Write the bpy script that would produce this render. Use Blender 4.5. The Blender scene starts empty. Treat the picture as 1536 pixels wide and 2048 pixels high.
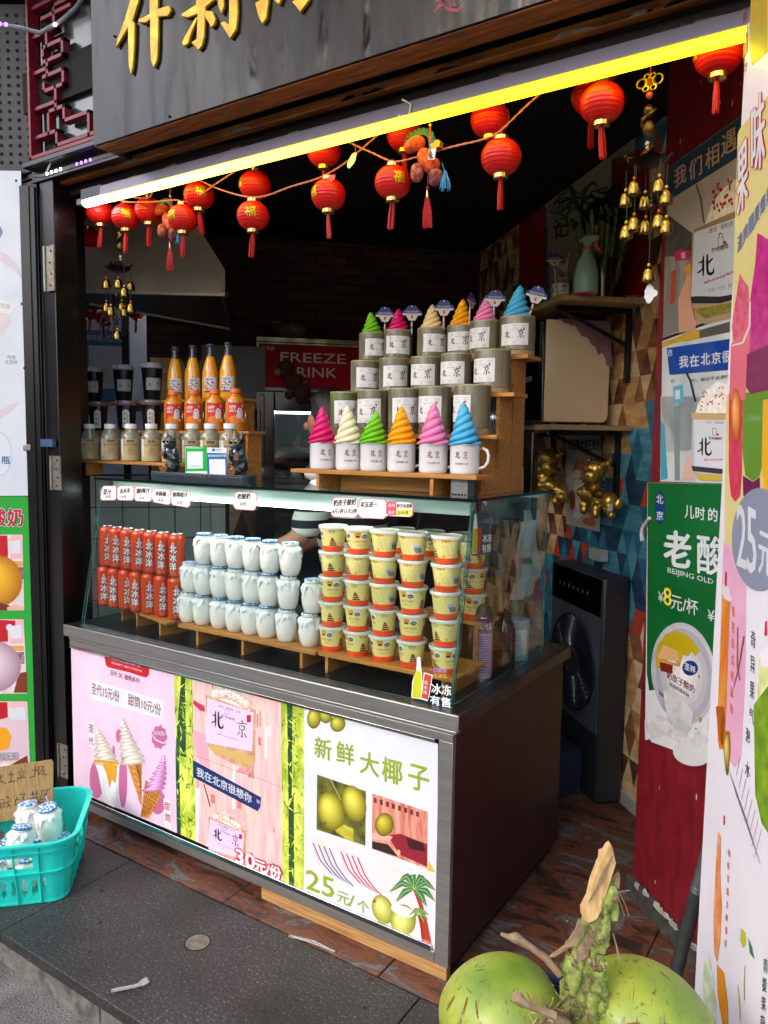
import bpy, bmesh, math, random
from mathutils import Vector, Matrix
from mathutils.geometry import tessellate_polygon
R = math.radians
rnd = random.Random(7)
sc = bpy.context.scene
C = sc.collection
V = Vector
# ------------------------------------------------------------------ camera, world, sun, exposure
CAMH, FPX = 1.50, 1516.0
YAW, PIT, ROL = R(33.127), R(5.173), R(.779)
fw = V((-math.sin(YAW)*math.cos(PIT), math.cos(YAW)*math.cos(PIT), -math.sin(PIT)))
_r = V((math.cos(YAW), math.sin(YAW), 0)); _u = _r.cross(fw)
rt = _r*math.cos(ROL) + _u*math.sin(ROL); up = _u*math.cos(ROL) - _r*math.sin(ROL)
cd = bpy.data.cameras.new('camera'); cam = bpy.data.objects.new('camera', cd); C.objects.link(cam)
m3 = Matrix((rt, up, -fw)).transposed()
cam.matrix_world = Matrix.Translation((0, 0, CAMH)) @ m3.to_4x4()
cd.sensor_fit = 'VERTICAL'; cd.sensor_height = 36; cd.sensor_width = 27; cd.lens = FPX/2048*36
cd.clip_start = .05; cd.clip_end = 500
sc.camera = cam
w = bpy.data.worlds.new('World'); sc.world = w; w.use_nodes = True
nt = w.node_tree; bg = nt.nodes['Background']; sky = nt.nodes.new('ShaderNodeTexSky')
sky.sky_type = 'NISHITA'; sky.sun_disc = False; sky.sun_elevation = R(40); sky.sun_rotation = R(200)
sky.air_density = 1.0; sky.dust_density = 4; sky.ozone_density = 1.0
nt.links.new(sky.outputs[0], bg.inputs[0]); bg.inputs[1].default_value = .15
sd = bpy.data.lights.new('sun', 'SUN'); sun = bpy.data.objects.new('sun', sd); C.objects.link(sun)
sd.energy = .6; sd.angle = R(25); sd.color = (1, .96, .9)
sdir = V((math.sin(R(200))*math.cos(R(40)), math.cos(R(200))*math.cos(R(40)), math.sin(R(40))))
sun.rotation_euler = sdir.to_track_quat('Z', 'Y').to_euler()
sc.view_settings.view_transform = 'Standard'; sc.view_settings.look = 'None'
sc.view_settings.exposure = 1.8; sc.view_settings.gamma = 1
sc.cycles.transparent_max_bounces = 24; sc.cycles.max_bounces = 8

# ------------------------------------------------------------------ helpers
def ray(x, y): return fw + rt*((x-768)/FPX) - up*((y-1024)/FPX)
CO = V((0, 0, CAMH))
def onp(x, y, p0, n):
    d = ray(x, y); return CO + d*((p0-CO).dot(n)/d.dot(n))
def onY(x, y, Y): return onp(x, y, V((0, Y, 0)), V((0, 1, 0)))
def onZ(x, y, Z): return onp(x, y, V((0, 0, Z)), V((0, 0, 1)))
def atd(x, y, d): return CO + ray(x, y)*d
def lin(h, k=1.0):
    if not isinstance(h, str): return tuple(h)
    h = h.lstrip('#'); o = []
    for i in (0, 2, 4):
        c = int(h[i:i+2], 16)/255
        o.append(min(1, (c/12.92 if c <= .04045 else ((c+.055)/1.055)**2.4)*k))
    return tuple(o)
MATS = {}
def mat(name, col='#888888', rough=.5, metal=0, var=.0, scale=30, bump=0, coat=0, spec=.5, emit=0, ecol=None, sub=0, stretch=None, col2=None, lo=.35, hi=.65, alpha=1):
    if name in MATS: return MATS[name]
    m = bpy.data.materials.new(name); m.use_nodes = True; t = m.node_tree; b = t.nodes['Principled BSDF']
    c = lin(col)
    b.inputs['Base Color'].default_value = (*c, 1); b.inputs['Roughness'].default_value = rough
    b.inputs['Metallic'].default_value = metal; b.inputs['Specular IOR Level'].default_value = spec
    b.inputs['Coat Weight'].default_value = coat; b.inputs['Coat Roughness'].default_value = .08
    if sub: b.inputs['Subsurface Weight'].default_value = sub; b.inputs['Subsurface Radius'].default_value = (.02, .012, .008); b.inputs['Subsurface Scale'].default_value = .5
    if alpha < 1: b.inputs['Alpha'].default_value = alpha
    if emit: b.inputs['Emission Color'].default_value = (*lin(ecol or col), 1); b.inputs['Emission Strength'].default_value = emit
    if var or col2 or bump:
        tc = t.nodes.new('ShaderNodeTexCoord'); n = t.nodes.new('ShaderNodeTexNoise'); n.inputs['Scale'].default_value = scale
        n.inputs['Detail'].default_value = 6; n.inputs['Roughness'].default_value = .6
        mp = t.nodes.new('ShaderNodeMapping'); t.links.new(tc.outputs['Object'], mp.inputs[0]); t.links.new(mp.outputs[0], n.inputs['Vector'])
        if stretch: mp.inputs['Scale'].default_value = stretch
        if var or col2:
            rp = t.nodes.new('ShaderNodeValToRGB'); rp.color_ramp.elements[0].position = lo; rp.color_ramp.elements[1].position = hi
            a = tuple(x*(1-var) for x in c); d = lin(col2) if col2 else tuple(min(1, x*(1+var)) for x in c)
            rp.color_ramp.elements[0].color = (*a, 1); rp.color_ramp.elements[1].color = (*d, 1)
            t.links.new(n.outputs[0], rp.inputs[0]); t.links.new(rp.outputs[0], b.inputs['Base Color'])
        if bump:
            bp = t.nodes.new('ShaderNodeBump'); bp.inputs['Strength'].default_value = bump; bp.inputs['Distance'].default_value = .004
            t.links.new(n.outputs[0], bp.inputs['Height']); t.links.new(bp.outputs[0], b.inputs['Normal'])
    MATS[name] = m; return m
def clear(name, tint=(.93, .97, .95), fac=.0, rough=.0, gloss=(1, 1, 1), ior=1.45):
    if name in MATS: return MATS[name]
    m = bpy.data.materials.new(name); m.use_nodes = True; t = m.node_tree; t.nodes.clear()
    o = t.nodes.new('ShaderNodeOutputMaterial'); mx = t.nodes.new('ShaderNodeMixShader'); tr = t.nodes.new('ShaderNodeBsdfTransparent')
    g = t.nodes.new('ShaderNodeBsdfGlossy'); f = t.nodes.new('ShaderNodeFresnel'); ge = t.nodes.new('ShaderNodeNewGeometry'); mi_ = t.nodes.new('ShaderNodeMapRange'); mi_.inputs['To Min'].default_value = ior; mi_.inputs['To Max'].default_value = 1/ior; t.links.new(ge.outputs['Backfacing'], mi_.inputs['Value']); t.links.new(mi_.outputs[0], f.inputs[0])
    tr.inputs[0].default_value = (*tint, 1); g.inputs['Roughness'].default_value = rough; g.inputs[0].default_value = (*gloss, 1)
    t.links.new(f.outputs[0], mx.inputs[0]); t.links.new(tr.outputs[0], mx.inputs[1]); t.links.new(g.outputs[0], mx.inputs[2])
    t.links.new(mx.outputs[0], o.inputs[0]); MATS[name] = m; return m
class MB:
    def __init__(s, M=None): s.v = []; s.f = []; s.m = []; s.ms = []; s.M = M
    def mi(s, m):
        if m not in s.ms: s.ms.append(m)
        return s.ms.index(m)
    def add(s, vs, fs, m):
        k = len(s.v); i = s.mi(m)
        for p in vs:
            p = V(p); s.v.append(s.M @ p if s.M else p)
        for f in fs: s.f.append([k+j for j in f]); s.m.append(i)
    def poly(s, pts, m): s.add(pts, [list(range(len(pts)))], m)
    def box(s, a, b, m):
        x0, y0, z0 = a; x1, y1, z1 = b
        s.add([(x0, y0, z0), (x1, y0, z0), (x1, y1, z0), (x0, y1, z0), (x0, y0, z1), (x1, y0, z1), (x1, y1, z1), (x0, y1, z1)],
              [(0, 3, 2, 1), (4, 5, 6, 7), (0, 1, 5, 4), (1, 2, 6, 5), (2, 3, 7, 6), (3, 0, 4, 7)], m)
    def hexa(s, p, m):   # 8 points, bottom four then top four
        s.add(p, [(0, 3, 2, 1), (4, 5, 6, 7), (0, 1, 5, 4), (1, 2, 6, 5), (2, 3, 7, 6), (3, 0, 4, 7)], m)
    def slab(s, pts, d, m):   # polygon extruded by vector d
        n = len(pts); d = V(d); P = [V(p) for p in pts]
        s.add(P + [p+d for p in P], [list(range(n))[::-1], list(range(n, 2*n))] + [(i, (i+1) % n, n+(i+1) % n, n+i) for i in range(n)], m)
    def grid(s, fn, nu, nv, m, cu=False):
        vs = [fn(i/nu, j/nv) for j in range(nv+1) for i in range(nu+1)]
        fs = [(j*(nu+1)+i, j*(nu+1)+i+1, (j+1)*(nu+1)+i+1, (j+1)*(nu+1)+i) for j in range(nv) for i in range(nu)]
        if callable(m):
            k = len(s.v)
            s.add(vs, [], s.ms[0] if s.ms else m(0, 0))
            for q, f in enumerate(fs):
                i, j = q % nu, q//nu; s.f.append([k+z for z in f]); s.m.append(s.mi(m((i+.5)/nu, (j+.5)/nv)))
        else: s.add(vs, fs, m)
    def lathe(s, prof, m, n=24, c=(0, 0, 0), wob=None, ms=None, capt=False):
        k = len(prof); vs = []
        for (r, z) in prof:
            for i in range(n):
                a = 2*math.pi*i/n; rr = r*(wob(a, z) if wob else 1)
                vs.append((c[0]+rr*math.cos(a), c[1]+rr*math.sin(a), c[2]+z))
        for j in range(k-1):
            fs = [(j*n+i, j*n+(i+1) % n, (j+1)*n+(i+1) % n, (j+1)*n+i) for i in range(n)]
            if j == 0: base = len(s.v); s.add(vs, fs, ms[j] if ms else m)
            else:
                mi = s.mi(ms[j] if ms else m)
                for f in fs: s.f.append([base+z for z in f]); s.m.append(mi)
        if prof[0][0] > 1e-5: s.f.append([base+i for i in range(n)][::-1]); s.m.append(s.mi(ms[0] if ms else m))
        if prof[-1][0] > 1e-5: s.f.append([base+(k-1)*n+i for i in range(n)]); s.m.append(s.mi(ms[-1] if ms else m))
    def tube(s, pts, r, m, n=8):
        P = [V(p) for p in pts]; k = len(P); vs = []
        rr = r if isinstance(r, (list, tuple)) else [r]*k
        ref = V((0, 0, 1)) if abs((P[-1]-P[0]).normalized().z) < .9 else V((1, 0, 0))
        for i in range(k):
            t = (P[min(i+1, k-1)]-P[max(i-1, 0)]).normalized()
            a = t.cross(ref).normalized(); b = t.cross(a)
            for j in range(n):
                q = 2*math.pi*j/n; vs.append(P[i]+(a*math.cos(q)+b*math.sin(q))*rr[i])
        fs = [(i*n+j, i*n+(j+1) % n, (i+1)*n+(j+1) % n, (i+1)*n+j) for i in range(k-1) for j in range(n)]
        s.add(vs, fs+[list(range(n))[::-1], [(k-1)*n+j for j in range(n)]], m)
    def ball(s, c, r, m, n=14, sc_=(1, 1, 1), fn=None):
        c = V(c); vs = []; h = n//2
        for j in range(h+1):
            a = math.pi*j/h
            for i in range(n):
                b = 2*math.pi*i/n; d = V((math.sin(a)*math.cos(b)*sc_[0], math.sin(a)*math.sin(b)*sc_[1], math.cos(a)*sc_[2]))
                vs.append(c+d*(r*(fn(d) if fn else 1)))
        s.add(vs, [(j*n+i, (j+1)*n+i, (j+1)*n+(i+1) % n, j*n+(i+1) % n) for j in range(h) for i in range(n)], m)
    def build(s, name, parent=None, origin=True, bevel=0, smooth=45, merge=False):
        me = bpy.data.meshes.new(name)
        off = V((0, 0, 0)); loc = V((0, 0, 0))
        if parent is not None:
            q = parent
            while q: off += q.location; q = q.parent
        elif origin and s.v:
            xs = [p.x for p in s.v]; ys = [p.y for p in s.v]; zs = [p.z for p in s.v]
            loc = V(((min(xs)+max(xs))/2, (min(ys)+max(ys))/2, min(zs))); off = loc
        me.from_pydata([p-off for p in s.v], [], s.f)
        for m in s.ms: me.materials.append(m)
        me.polygons.foreach_set('material_index', s.m)
        me.polygons.foreach_set('use_smooth', [True]*len(s.f))
        me.update()
        if merge or smooth:
            bm = bmesh.new(); bm.from_mesh(me)
            if merge: bmesh.ops.remove_doubles(bm, verts=bm.verts, dist=1e-5)
            bm.to_mesh(me); bm.free()
        me.set_sharp_from_angle(angle=R(smooth))
        o = bpy.data.objects.new(name, me); C.objects.link(o); o.location = loc
        if parent is not None: o.parent = parent
        if bevel:
            b = o.modifiers.new('bevel', 'BEVEL'); b.width = bevel; b.segments = 2; b.limit_method = 'ANGLE'; b.harden_normals = False
        return o
def tag(o, label=None, cat=None, group=None, kind=None):
    if label: o['label'] = label
    if cat: o['category'] = cat
    if group: o['group'] = group
    if kind: o['kind'] = kind
    return o
def thing(name, label, cat, loc=(0, 0, 0), group=None):
    o = bpy.data.objects.new(name, None); C.objects.link(o); o.location = loc; o.empty_display_size = .05
    return tag(o, label, cat, group)
SC_ = .953
def settle(objs):   # everything in and on the glass case was laid out on a first, slightly too deep footprint: bring it to the real one
    for o in objs:
        o.location = (o.location.x*SC_, o.location.y*SC_, 1.5-(1.5-o.location.z)*SC_+.0004); o.scale = tuple(k*SC_ for k in o.scale)
def dup(root, loc=None, rz=None, label=None, parent=None):
    o = root.copy(); C.objects.link(o); o.parent = parent
    if loc is not None: o.location = loc
    if rz is not None: o.rotation_euler = (0, 0, rz)
    if label: o['label'] = label
    for ch in list(root.children): dup(ch, parent=o)
    return o
ORD = ['first', 'second', 'third', 'fourth', 'fifth', 'sixth', 'seventh', 'eighth', 'ninth', 'tenth']
# text ---------------------------------------------------------------
TC = {}
def glyphs(txt, bold=0.0, res=2):
    k = (txt, bold, res)
    if k in TC: return TC[k]
    cu = bpy.data.curves.new('t', 'FONT'); cu.body = txt; cu.size = 1; cu.offset = bold; cu.resolution_u = res
    ob = bpy.data.objects.new('t', cu); C.objects.link(ob)
    bpy.context.view_layer.update()
    me = bpy.data.meshes.new_from_object(ob.evaluated_get(bpy.context.evaluated_depsgraph_get()))
    vs = [(v.co.x, v.co.y) for v in me.vertices]; fs = [list(p.vertices) for p in me.polygons]
    bpy.data.objects.remove(ob); bpy.data.curves.remove(cu); bpy.data.meshes.remove(me)
    x0 = min(v[0] for v in vs); x1 = max(v[0] for v in vs); y0 = min(v[1] for v in vs); y1 = max(v[1] for v in vs)
    TC[k] = ([((x-x0)/(x1-x0), (y-y0)/(y1-y0)) for x, y in vs], fs); return TC[k]
# brush-written characters, strokes of (x, y, half width), y up, unit square
BEI = [[(.12, .68, .02), (.25, .70, .035), (.36, .74, .03)], [(.38, .96, .02), (.36, .7, .05), (.37, .4, .045), (.36, .1, .02)],
       [(.05, .28, .035), (.2, .33, .04), (.36, .45, .02)], [(.9, .78, .03), (.75, .68, .04), (.62, .58, .02)],
       [(.6, .98, .03), (.6, .7, .05), (.6, .35, .05), (.66, .18, .06), (.8, .14, .06), (.93, .2, .045), (.96, .38, .01)]]
JING = [[(.46, .98, .03), (.52, .9, .05), (.55, .84, .02)], [(.08, .74, .03), (.3, .76, .035), (.6, .81, .04), (.95, .84, .02)],
        [(.3, .66, .02), (.3, .55, .035), (.31, .42, .02)], [(.3, .64, .025), (.55, .67, .03), (.7, .66, .045), (.68, .5, .03), (.65, .43, .02)], [(.32, .45, .02), (.5, .47, .025), (.66, .47, .02)],
        [(.5, .44, .035), (.51, .25, .04), (.5, .06, .045), (.4, .1, .015)], [(.32, .34, .025), (.22, .2, .035), (.1, .08, .01)], [(.66, .32, .02), (.78, .2, .045), (.88, .1, .03)]]
def _clip(P, a, sgn):   # keep the part of a convex polygon with sgn*(x-a) >= 0
    o = []
    for i in range(len(P)):
        p, q = P[i], P[(i+1) % len(P)]; dp, dq = sgn*(p[0]-a), sgn*(q[0]-a)
        if dp >= 0: o.append(p)
        if (dp > 0 and dq < 0) or (dp < 0 and dq > 0): t = dp/(dp-dq); o.append((p[0]+(q[0]-p[0])*t, p[1]+(q[1]-p[1])*t))
    return o
class Dec:
    """draws flat marks on a surface given by fn(u, v, layer); ud = +1 when v grows upward, -1 for photo-like coordinates; strip = width of the facets on a curved surface"""
    def __init__(s, mb, fn, ud=1, strip=0): s.mb = mb; s.fn = fn; s.ud = ud; s.strip = strip
    def put(s, pts, faces, m, l):
        if not s.strip: s.mb.add([s.fn(x, y, l) for x, y in pts], faces, m); return
        vs = []; fs = []; w_ = s.strip
        for f in faces:
            P = [pts[i] for i in f]
            T = [P] if len(P) == 3 else [[P[i] for i in t] for t in tessellate_polygon([[V((x, y, 0)) for x, y in P]])]
            for t in T:
                if (t[1][0]-t[0][0])*(t[2][1]-t[0][1])-(t[2][0]-t[0][0])*(t[1][1]-t[0][1]) < 0: t = t[::-1]
                k0 = math.floor(min(q[0] for q in t)/w_); k1 = math.floor(max(q[0] for q in t)/w_)
                for k in range(k0, k1+1):
                    Q = _clip(_clip(t, k*w_, 1), (k+1)*w_, -1)
                    if len(Q) >= 3: b = len(vs); vs += [s.fn(x, y, l) for x, y in Q]; fs.append(list(range(b, b+len(Q))))
        if fs: s.mb.add(vs, fs, m)
    def poly(s, pts, m, l=1): s.put(list(pts), [list(range(len(pts)))], m, l)
    def rect(s, x0, y0, x1, y1, m, l=1, nu=1, nv=1):
        s.mb.grid(lambda a, b: s.fn(x0+(x1-x0)*a, y0+(y1-y0)*b, l), nu, nv, m)
    def ell(s, cx, cy, rx, ry, m, l=1, n=22, rot=0, a0=0, a1=360):
        P = []
        for i in range(n):
            a = R(a0+(a1-a0)*i/(n if a1-a0 == 360 else n-1)); x = rx*math.cos(a); y = ry*math.sin(a)
            P.append((cx+x*math.cos(rot)-y*math.sin(rot), cy+x*math.sin(rot)+y*math.cos(rot)))
        s.poly(P, m, l)
    def text(s, t, A, B, h, m, l=2, bold=.0, hx=0, res=2):
        vs, fs = glyphs(t, 0, res); d = bold*min(h, 1.3*math.hypot(B[0]-A[0], B[1]-A[1])/len(t))*.55
        for i, (dx, dy) in enumerate(((0, 0), (d, 0), (-d, 0), (0, d), (0, -d)) if bold else ((0, 0),)):
            s.put([(A[0]+(B[0]-A[0])*x+hx*y+dx, A[1]+(B[1]-A[1])*x+s.ud*h*y+dy) for x, y in vs], fs, m, l+.04*i)
    def outline(s, t, A, B, h, m, d, l=2, bold=.02, hx=0):   # a rim of width d round the letters
        for i in range(8):
            a = i*math.pi/4; dx, dy = d*math.cos(a), d*math.sin(a); s.text(t, (A[0]+dx, A[1]+dy), (B[0]+dx, B[1]+dy), h, m, l+.05*i, 0, hx, 1)
    def stroke(s, pts, m, l=2):   # variable-width stroke through (x, y, w)
        Pc = [(V((p[0], p[1])), p[2]) for p in pts]
        Q = []
        for i in range(len(Pc)-1):
            for k in range(4):
                t = k/4; Q.append((Pc[i][0].lerp(Pc[i+1][0], t), Pc[i][1]*(1-t)+Pc[i+1][1]*t))
        Q.append(Pc[-1]); L = []; Rr = []
        for i, (p, ww) in enumerate(Q):
            t = (Q[min(i+1, len(Q)-1)][0]-Q[max(i-1, 0)][0]).normalized(); n = V((-t.y, t.x))
            L.append(p+n*ww); Rr.append(p-n*ww)
        n = len(Q); s.put([(a.x, a.y) for a in L]+[(a.x, a.y) for a in Rr], [(i, i+1, n+i+1, n+i) for i in range(n-1)], m, l)
    def line(s, pts, wd, m, l=2): s.stroke([(p[0], p[1], wd/2) for p in pts], m, l)
    def char(s, strokes, A, B, h, m, l=2, fat=1.0):
        W = math.hypot(B[0]-A[0], B[1]-A[1])
        for i, st in enumerate(strokes):
            s.stroke([(A[0]+(B[0]-A[0])*x, A[1]+(B[1]-A[1])*x+s.ud*h*y, wd*W*fat) for x, y, wd in st], m, l+i*.15)
    def ball(s, cx, cy, rx, ry, c0, c1, l=1, rot=0, n=8, ox=-.28, oy=-.3):   # printed picture of a round thing: rings from rim colour c0 to lit colour c1
        a, b = lin(c0), lin(c1)
        for i in range(n):
            t = i/(n-1); nm = 'ring_%s_%s_%d' % (c0.strip('#'), c1.strip('#'), i); m = MATS.get(nm) or mat(nm, tuple(a[k]*(1-t)+b[k]*t for k in range(3)), .35, coat=.25)
            f = 1-t*.86; s.ell(cx+rx*ox*t, cy+ry*oy*t, rx*f, ry*f, m, l+.07*i, rot=rot)
    def star(s, cx, cy, r0, r1, k, m, l=2, sy=1):
        s.poly([(cx+(r1 if i % 2 else r0)*math.cos(math.pi*i/k), cy+sy*(r1 if i % 2 else r0)*math.sin(math.pi*i/k)) for i in range(2*k)], m, l)
def pxdec(mb, p0, n, ox=0, oy=0, k=1.0, step=.0004):
    """marks given in the photo's own pixels, carried onto the real plane (p0, n facing out)"""
    p0 = V(p0); n = V(n).normalized()
    return Dec(mb, lambda x, y, l: onp(ox+x*k, oy+y*k, p0, n)+n*(step*l), -1)
# ------------------------------------------------------------------ the room's own axes
E1 = V((.70711, -.70711, 0)); E2 = V((.70711, .70711, 0)); Z = V((0, 0, 1))
def RM(a, b, z): return E1*a + E2*b + Z*z            # a along the side wall towards the street, b across
RMM = Matrix(((E1.x, E2.x, 0, 0), (E1.y, E2.y, 0, 0), (0, 0, 1, 0), (0, 0, 0, 1)))
# ------------------------------------------------------------------ ground
def node_mat(name, build):
    m = bpy.data.materials.new(name); m.use_nodes = True; t = m.node_tree; build(t, t.nodes['Principled BSDF'], t.nodes.new, t.links.new); MATS[name] = m; return m
def _granite(t, b, N, L):
    tc = N('ShaderNodeTexCoord'); v = N('ShaderNodeTexNoise'); v.inputs['Scale'].default_value = 130; v.inputs['Detail'].default_value = 4; v.inputs['Roughness'].default_value = .75
    r = N('ShaderNodeValToRGB'); e = r.color_ramp.elements; e[0].position = .3; e[0].color = (.006, .006, .007, 1); e[1].position = .68; e[1].color = (.24, .24, .235, 1)
    x = e.new(.51); x.color = (.018, .018, .019, 1); x = e.new(.6); x.color = (.045, .045, .045, 1)
    n2 = N('ShaderNodeTexNoise'); n2.inputs['Scale'].default_value = 3; n2.inputs['Detail'].default_value = 8
    r2 = N('ShaderNodeValToRGB'); r2.color_ramp.elements[0].color = (.4, .4, .4, 1); r2.color_ramp.elements[1].color = (1.9, 1.85, 1.8, 1); r2.color_ramp.elements[0].position = .35; r2.color_ramp.elements[1].position = .7
    mx = N('ShaderNodeMix'); mx.data_type = 'RGBA'; mx.blend_type = 'MULTIPLY'; mx.inputs[0].default_value = 1
    L(tc.outputs['Object'], v.inputs['Vector']); L(tc.outputs['Object'], n2.inputs['Vector']); L(v.outputs[0], r.inputs[0]); L(n2.outputs[0], r2.inputs[0])
    L(r.outputs[0], mx.inputs['A']); L(r2.outputs[0], mx.inputs['B']); L(mx.outputs['Result'], b.inputs['Base Color'])
    b.inputs['Roughness'].default_value = .5
    bp = N('ShaderNodeBump'); bp.inputs['Strength'].default_value = .35; bp.inputs['Distance'].default_value = .002; L(v.outputs[0], bp.inputs['Height']); L(bp.outputs[0], b.inputs['Normal'])
GRAN = node_mat('granite', _granite)
def _slate(t, b, N, L):
    tc = N('ShaderNodeTexCoord'); mp = N('ShaderNodeMapping'); mp.inputs['Rotation'].default_value = (0, 0, R(-25)); mp.inputs['Scale'].default_value = (3, 8, 3)
    n = N('ShaderNodeTexNoise'); n.inputs['Scale'].default_value = 1.7; n.inputs['Detail'].default_value = 9; n.inputs['Roughness'].default_value = .68; n.inputs['Distortion'].default_value = .6
    r = N('ShaderNodeValToRGB'); e = r.color_ramp.elements; e[0].position = .3; e[0].color = (.018, .014, .012, 1); e[1].position = .74; e[1].color = (.2, .18, .17, 1)
    for p, c in ((.42, (.035, .02, .016, 1)), (.49, (.16, .05, .022, 1)), (.54, (.05, .03, .025, 1)), (.60, (.14, .12, .115, 1)), (.66, (.05, .042, .04, 1))): x = e.new(p); x.color = c
    L(tc.outputs['Object'], mp.inputs[0]); L(mp.outputs[0], n.inputs['Vector']); L(n.outputs[0], r.inputs[0]); L(r.outputs[0], b.inputs['Base Color'])
    b.inputs['Roughness'].default_value = .48
    bp = N('ShaderNodeBump'); bp.inputs['Strength'].default_value = .5; bp.inputs['Distance'].default_value = .006; L(n.outputs[0], bp.inputs['Height']); L(bp.outputs[0], b.inputs['Normal'])
SLATE = node_mat('slate', _slate)
def _asph(t, b, N, L):
    tc = N('ShaderNodeTexCoord'); n = N('ShaderNodeTexNoise'); n.inputs['Scale'].default_value = 160; n.inputs['Detail'].default_value = 5
    n2 = N('ShaderNodeTexNoise'); n2.inputs['Scale'].default_value = 6; n2.inputs['Detail'].default_value = 6; ad = N('ShaderNodeMath'); ad.operation = 'ADD'
    r = N('ShaderNodeValToRGB'); r.color_ramp.elements[0].position = .75; r.color_ramp.elements[0].color = (.05, .048, .046, 1); r.color_ramp.elements[1].position = 1.35; r.color_ramp.elements[1].color = (.22, .215, .2, 1)
    L(tc.outputs['Object'], n.inputs['Vector']); L(tc.outputs['Object'], n2.inputs['Vector']); L(n.outputs[0], ad.inputs[0]); L(n2.outputs[0], ad.inputs[1]); 
    h = N('ShaderNodeMath'); h.operation = 'MULTIPLY'; h.inputs[1].default_value = .5; L(ad.outputs[0], h.inputs[0]); r.color_ramp.elements[0].position = .38; r.color_ramp.elements[1].position = .66
    L(h.outputs[0], r.inputs[0]); L(r.outputs[0], b.inputs['Base Color']); b.inputs['Roughness'].default_value = .85
    bp = N('ShaderNodeBump'); bp.inputs['Strength'].default_value = .8; bp.inputs['Distance'].default_value = .006; L(n.outputs[0], bp.inputs['Height']); L(bp.outputs[0], b.inputs['Normal'])
ASPH = node_mat('asphalt', _asph)
CONC = mat('kerb_stone', '#5a5a56', .8, var=.5, scale=22, bump=.6)
GAP = mat('joint', '#14100e', .9)
mb = MB(); mb.poly([(-60, -60, -.125), (60, -60, -.125), (60, 60, -.125), (-60, 60, -.125)], ASPH)
tag(mb.build('road', origin=False), kind='structure')
mb = MB()   # granite edge slabs with joints, kerb face below
xs = [-9, -7.2, -5.4, -3.9, -2.16, -.96, .25, 1.5, 3.2, 6]
for a, b in zip(xs[:-1], xs[1:]):
    mb.box((a+.0015, 1.2, -.035), (b-.0015, 1.683, 0), GRAN)
for a, b in zip(xs[:-1], xs[1:]): mb.box((a+.45, 1.222, -.3), (b+.445, 1.6, -.036), CONC)
mb.box((-9, 1.23, -.3), (6, 1.68, -.045), GAP)
pv = tag(mb.build('pavement', origin=False, bevel=.002), kind='structure')
for i in range(26):   # trodden gum and drips
    x, y, q_ = rnd.uniform(-2.6, -.3), rnd.uniform(1.23, 1.67), rnd.uniform(.003, .008); mb = MB(); mb.poly([(x+q_*math.cos(k*.7)*(1+.3*math.sin(k*2.1+i)), y+q_*math.sin(k*.7), .0012) for k in range(9)], mat('gum_dark', '#0e0d0c', .7) if i % 3 else mat('gum_pale', '#242321', .7)); mb.build('gum_spot', pv)
mb = MB()
for i in range(-6, 12):
    for j in range(0, 10):
        x0 = -2.93+.61*i+(0 if j % 2 else 0); y0 = 1.688+.40*j+(0 if j else 0)
        mb.box((x0+.002, y0+.002, -.03), (x0+.608, y0+.398, 0.0005*((i*7+j*3) % 3)), SLATE)
mb.box((-7, 1.69, -.2), (4.4, 6, -.012), GAP)
tag(mb.build('floor', origin=False, bevel=.0015), kind='structure')
# ------------------------------------------------------------------ shop shell
BLK = mat('black_paint', '#0d0c0c', .28, var=.35, scale=14, bump=.08)
BLKW = mat('dark_wood', '#1a1310', .45, var=.5, scale=8, bump=.2, stretch=(1, 12, 12))
DARK = mat('recess_shade', '#0a0908', .9)  # near-black standing in for shade inside holes, bell mouths and recesses
CEIL = mat('ceiling_dark', '#100e0d', .85, var=.4, scale=5)
def _brick(t, b, N, L):
    tc = N('ShaderNodeTexCoord'); mp = N('ShaderNodeMapping'); mp.inputs['Rotation'].default_value = (R(90), 0, R(0))
    sx = N('ShaderNodeSeparateXYZ'); L(tc.outputs['Object'], sx.inputs[0]); a = N('ShaderNodeMath'); a.operation = 'ADD'; L(sx.outputs[0], a.inputs[0]); L(sx.outputs[1], a.inputs[1])
    mu = N('ShaderNodeMath'); mu.operation = 'MULTIPLY'; mu.inputs[1].default_value = .7071; L(a.outputs[0], mu.inputs[0]); cx = N('ShaderNodeCombineXYZ'); L(mu.outputs[0], cx.inputs[0]); L(sx.outputs[2], cx.inputs[1])
    k = N('ShaderNodeTexBrick'); k.inputs['Scale'].default_value = 1; k.inputs['Brick Width'].default_value = .19; k.inputs['Row Height'].default_value = .058; k.inputs['Mortar Size'].default_value = .004
    k.inputs['Color1'].default_value = (.11, .04, .024, 1); k.inputs['Color2'].default_value = (.04, .02, .016, 1); k.inputs['Mortar'].default_value = (.008, .007, .006, 1)
    L(cx.outputs[0], k.inputs['Vector']); L(k.outputs[0], b.inputs['Base Color']); b.inputs['Roughness'].default_value = .75
    bp = N('ShaderNodeBump'); bp.inputs['Strength'].default_value = .6; bp.inputs['Distance'].default_value = .01; L(k.outputs[0], bp.inputs['Height']); L(bp.outputs[0], b.inputs['Normal'])
BRICK = node_mat('brick_paper', _brick)
AW = -4.85   # back wall plane (room coordinate a)
mb = MB(RMM); mb.box((AW-.2, -.46, 0), (AW, 1.64, 2.9), BRICK); mb.box((AW-.2, -1.6, 0), (AW, -.46, 1.2), BRICK); mb.box((AW-.2, -1.6, 2.3), (AW, -.46, 2.9), BRICK)
tag(mb.build('back_wall', origin=False), 'dark back wall of the shop papered with brown brick', 'wall')
mb = MB(RMM); mb.box((-4.85, -1.6, 0), (-4.0, -1.5, 2.9), BLKW); tag(mb.build('side_wall', origin=False), 'dark timber wall at the far left of the shop', 'wall')
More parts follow.
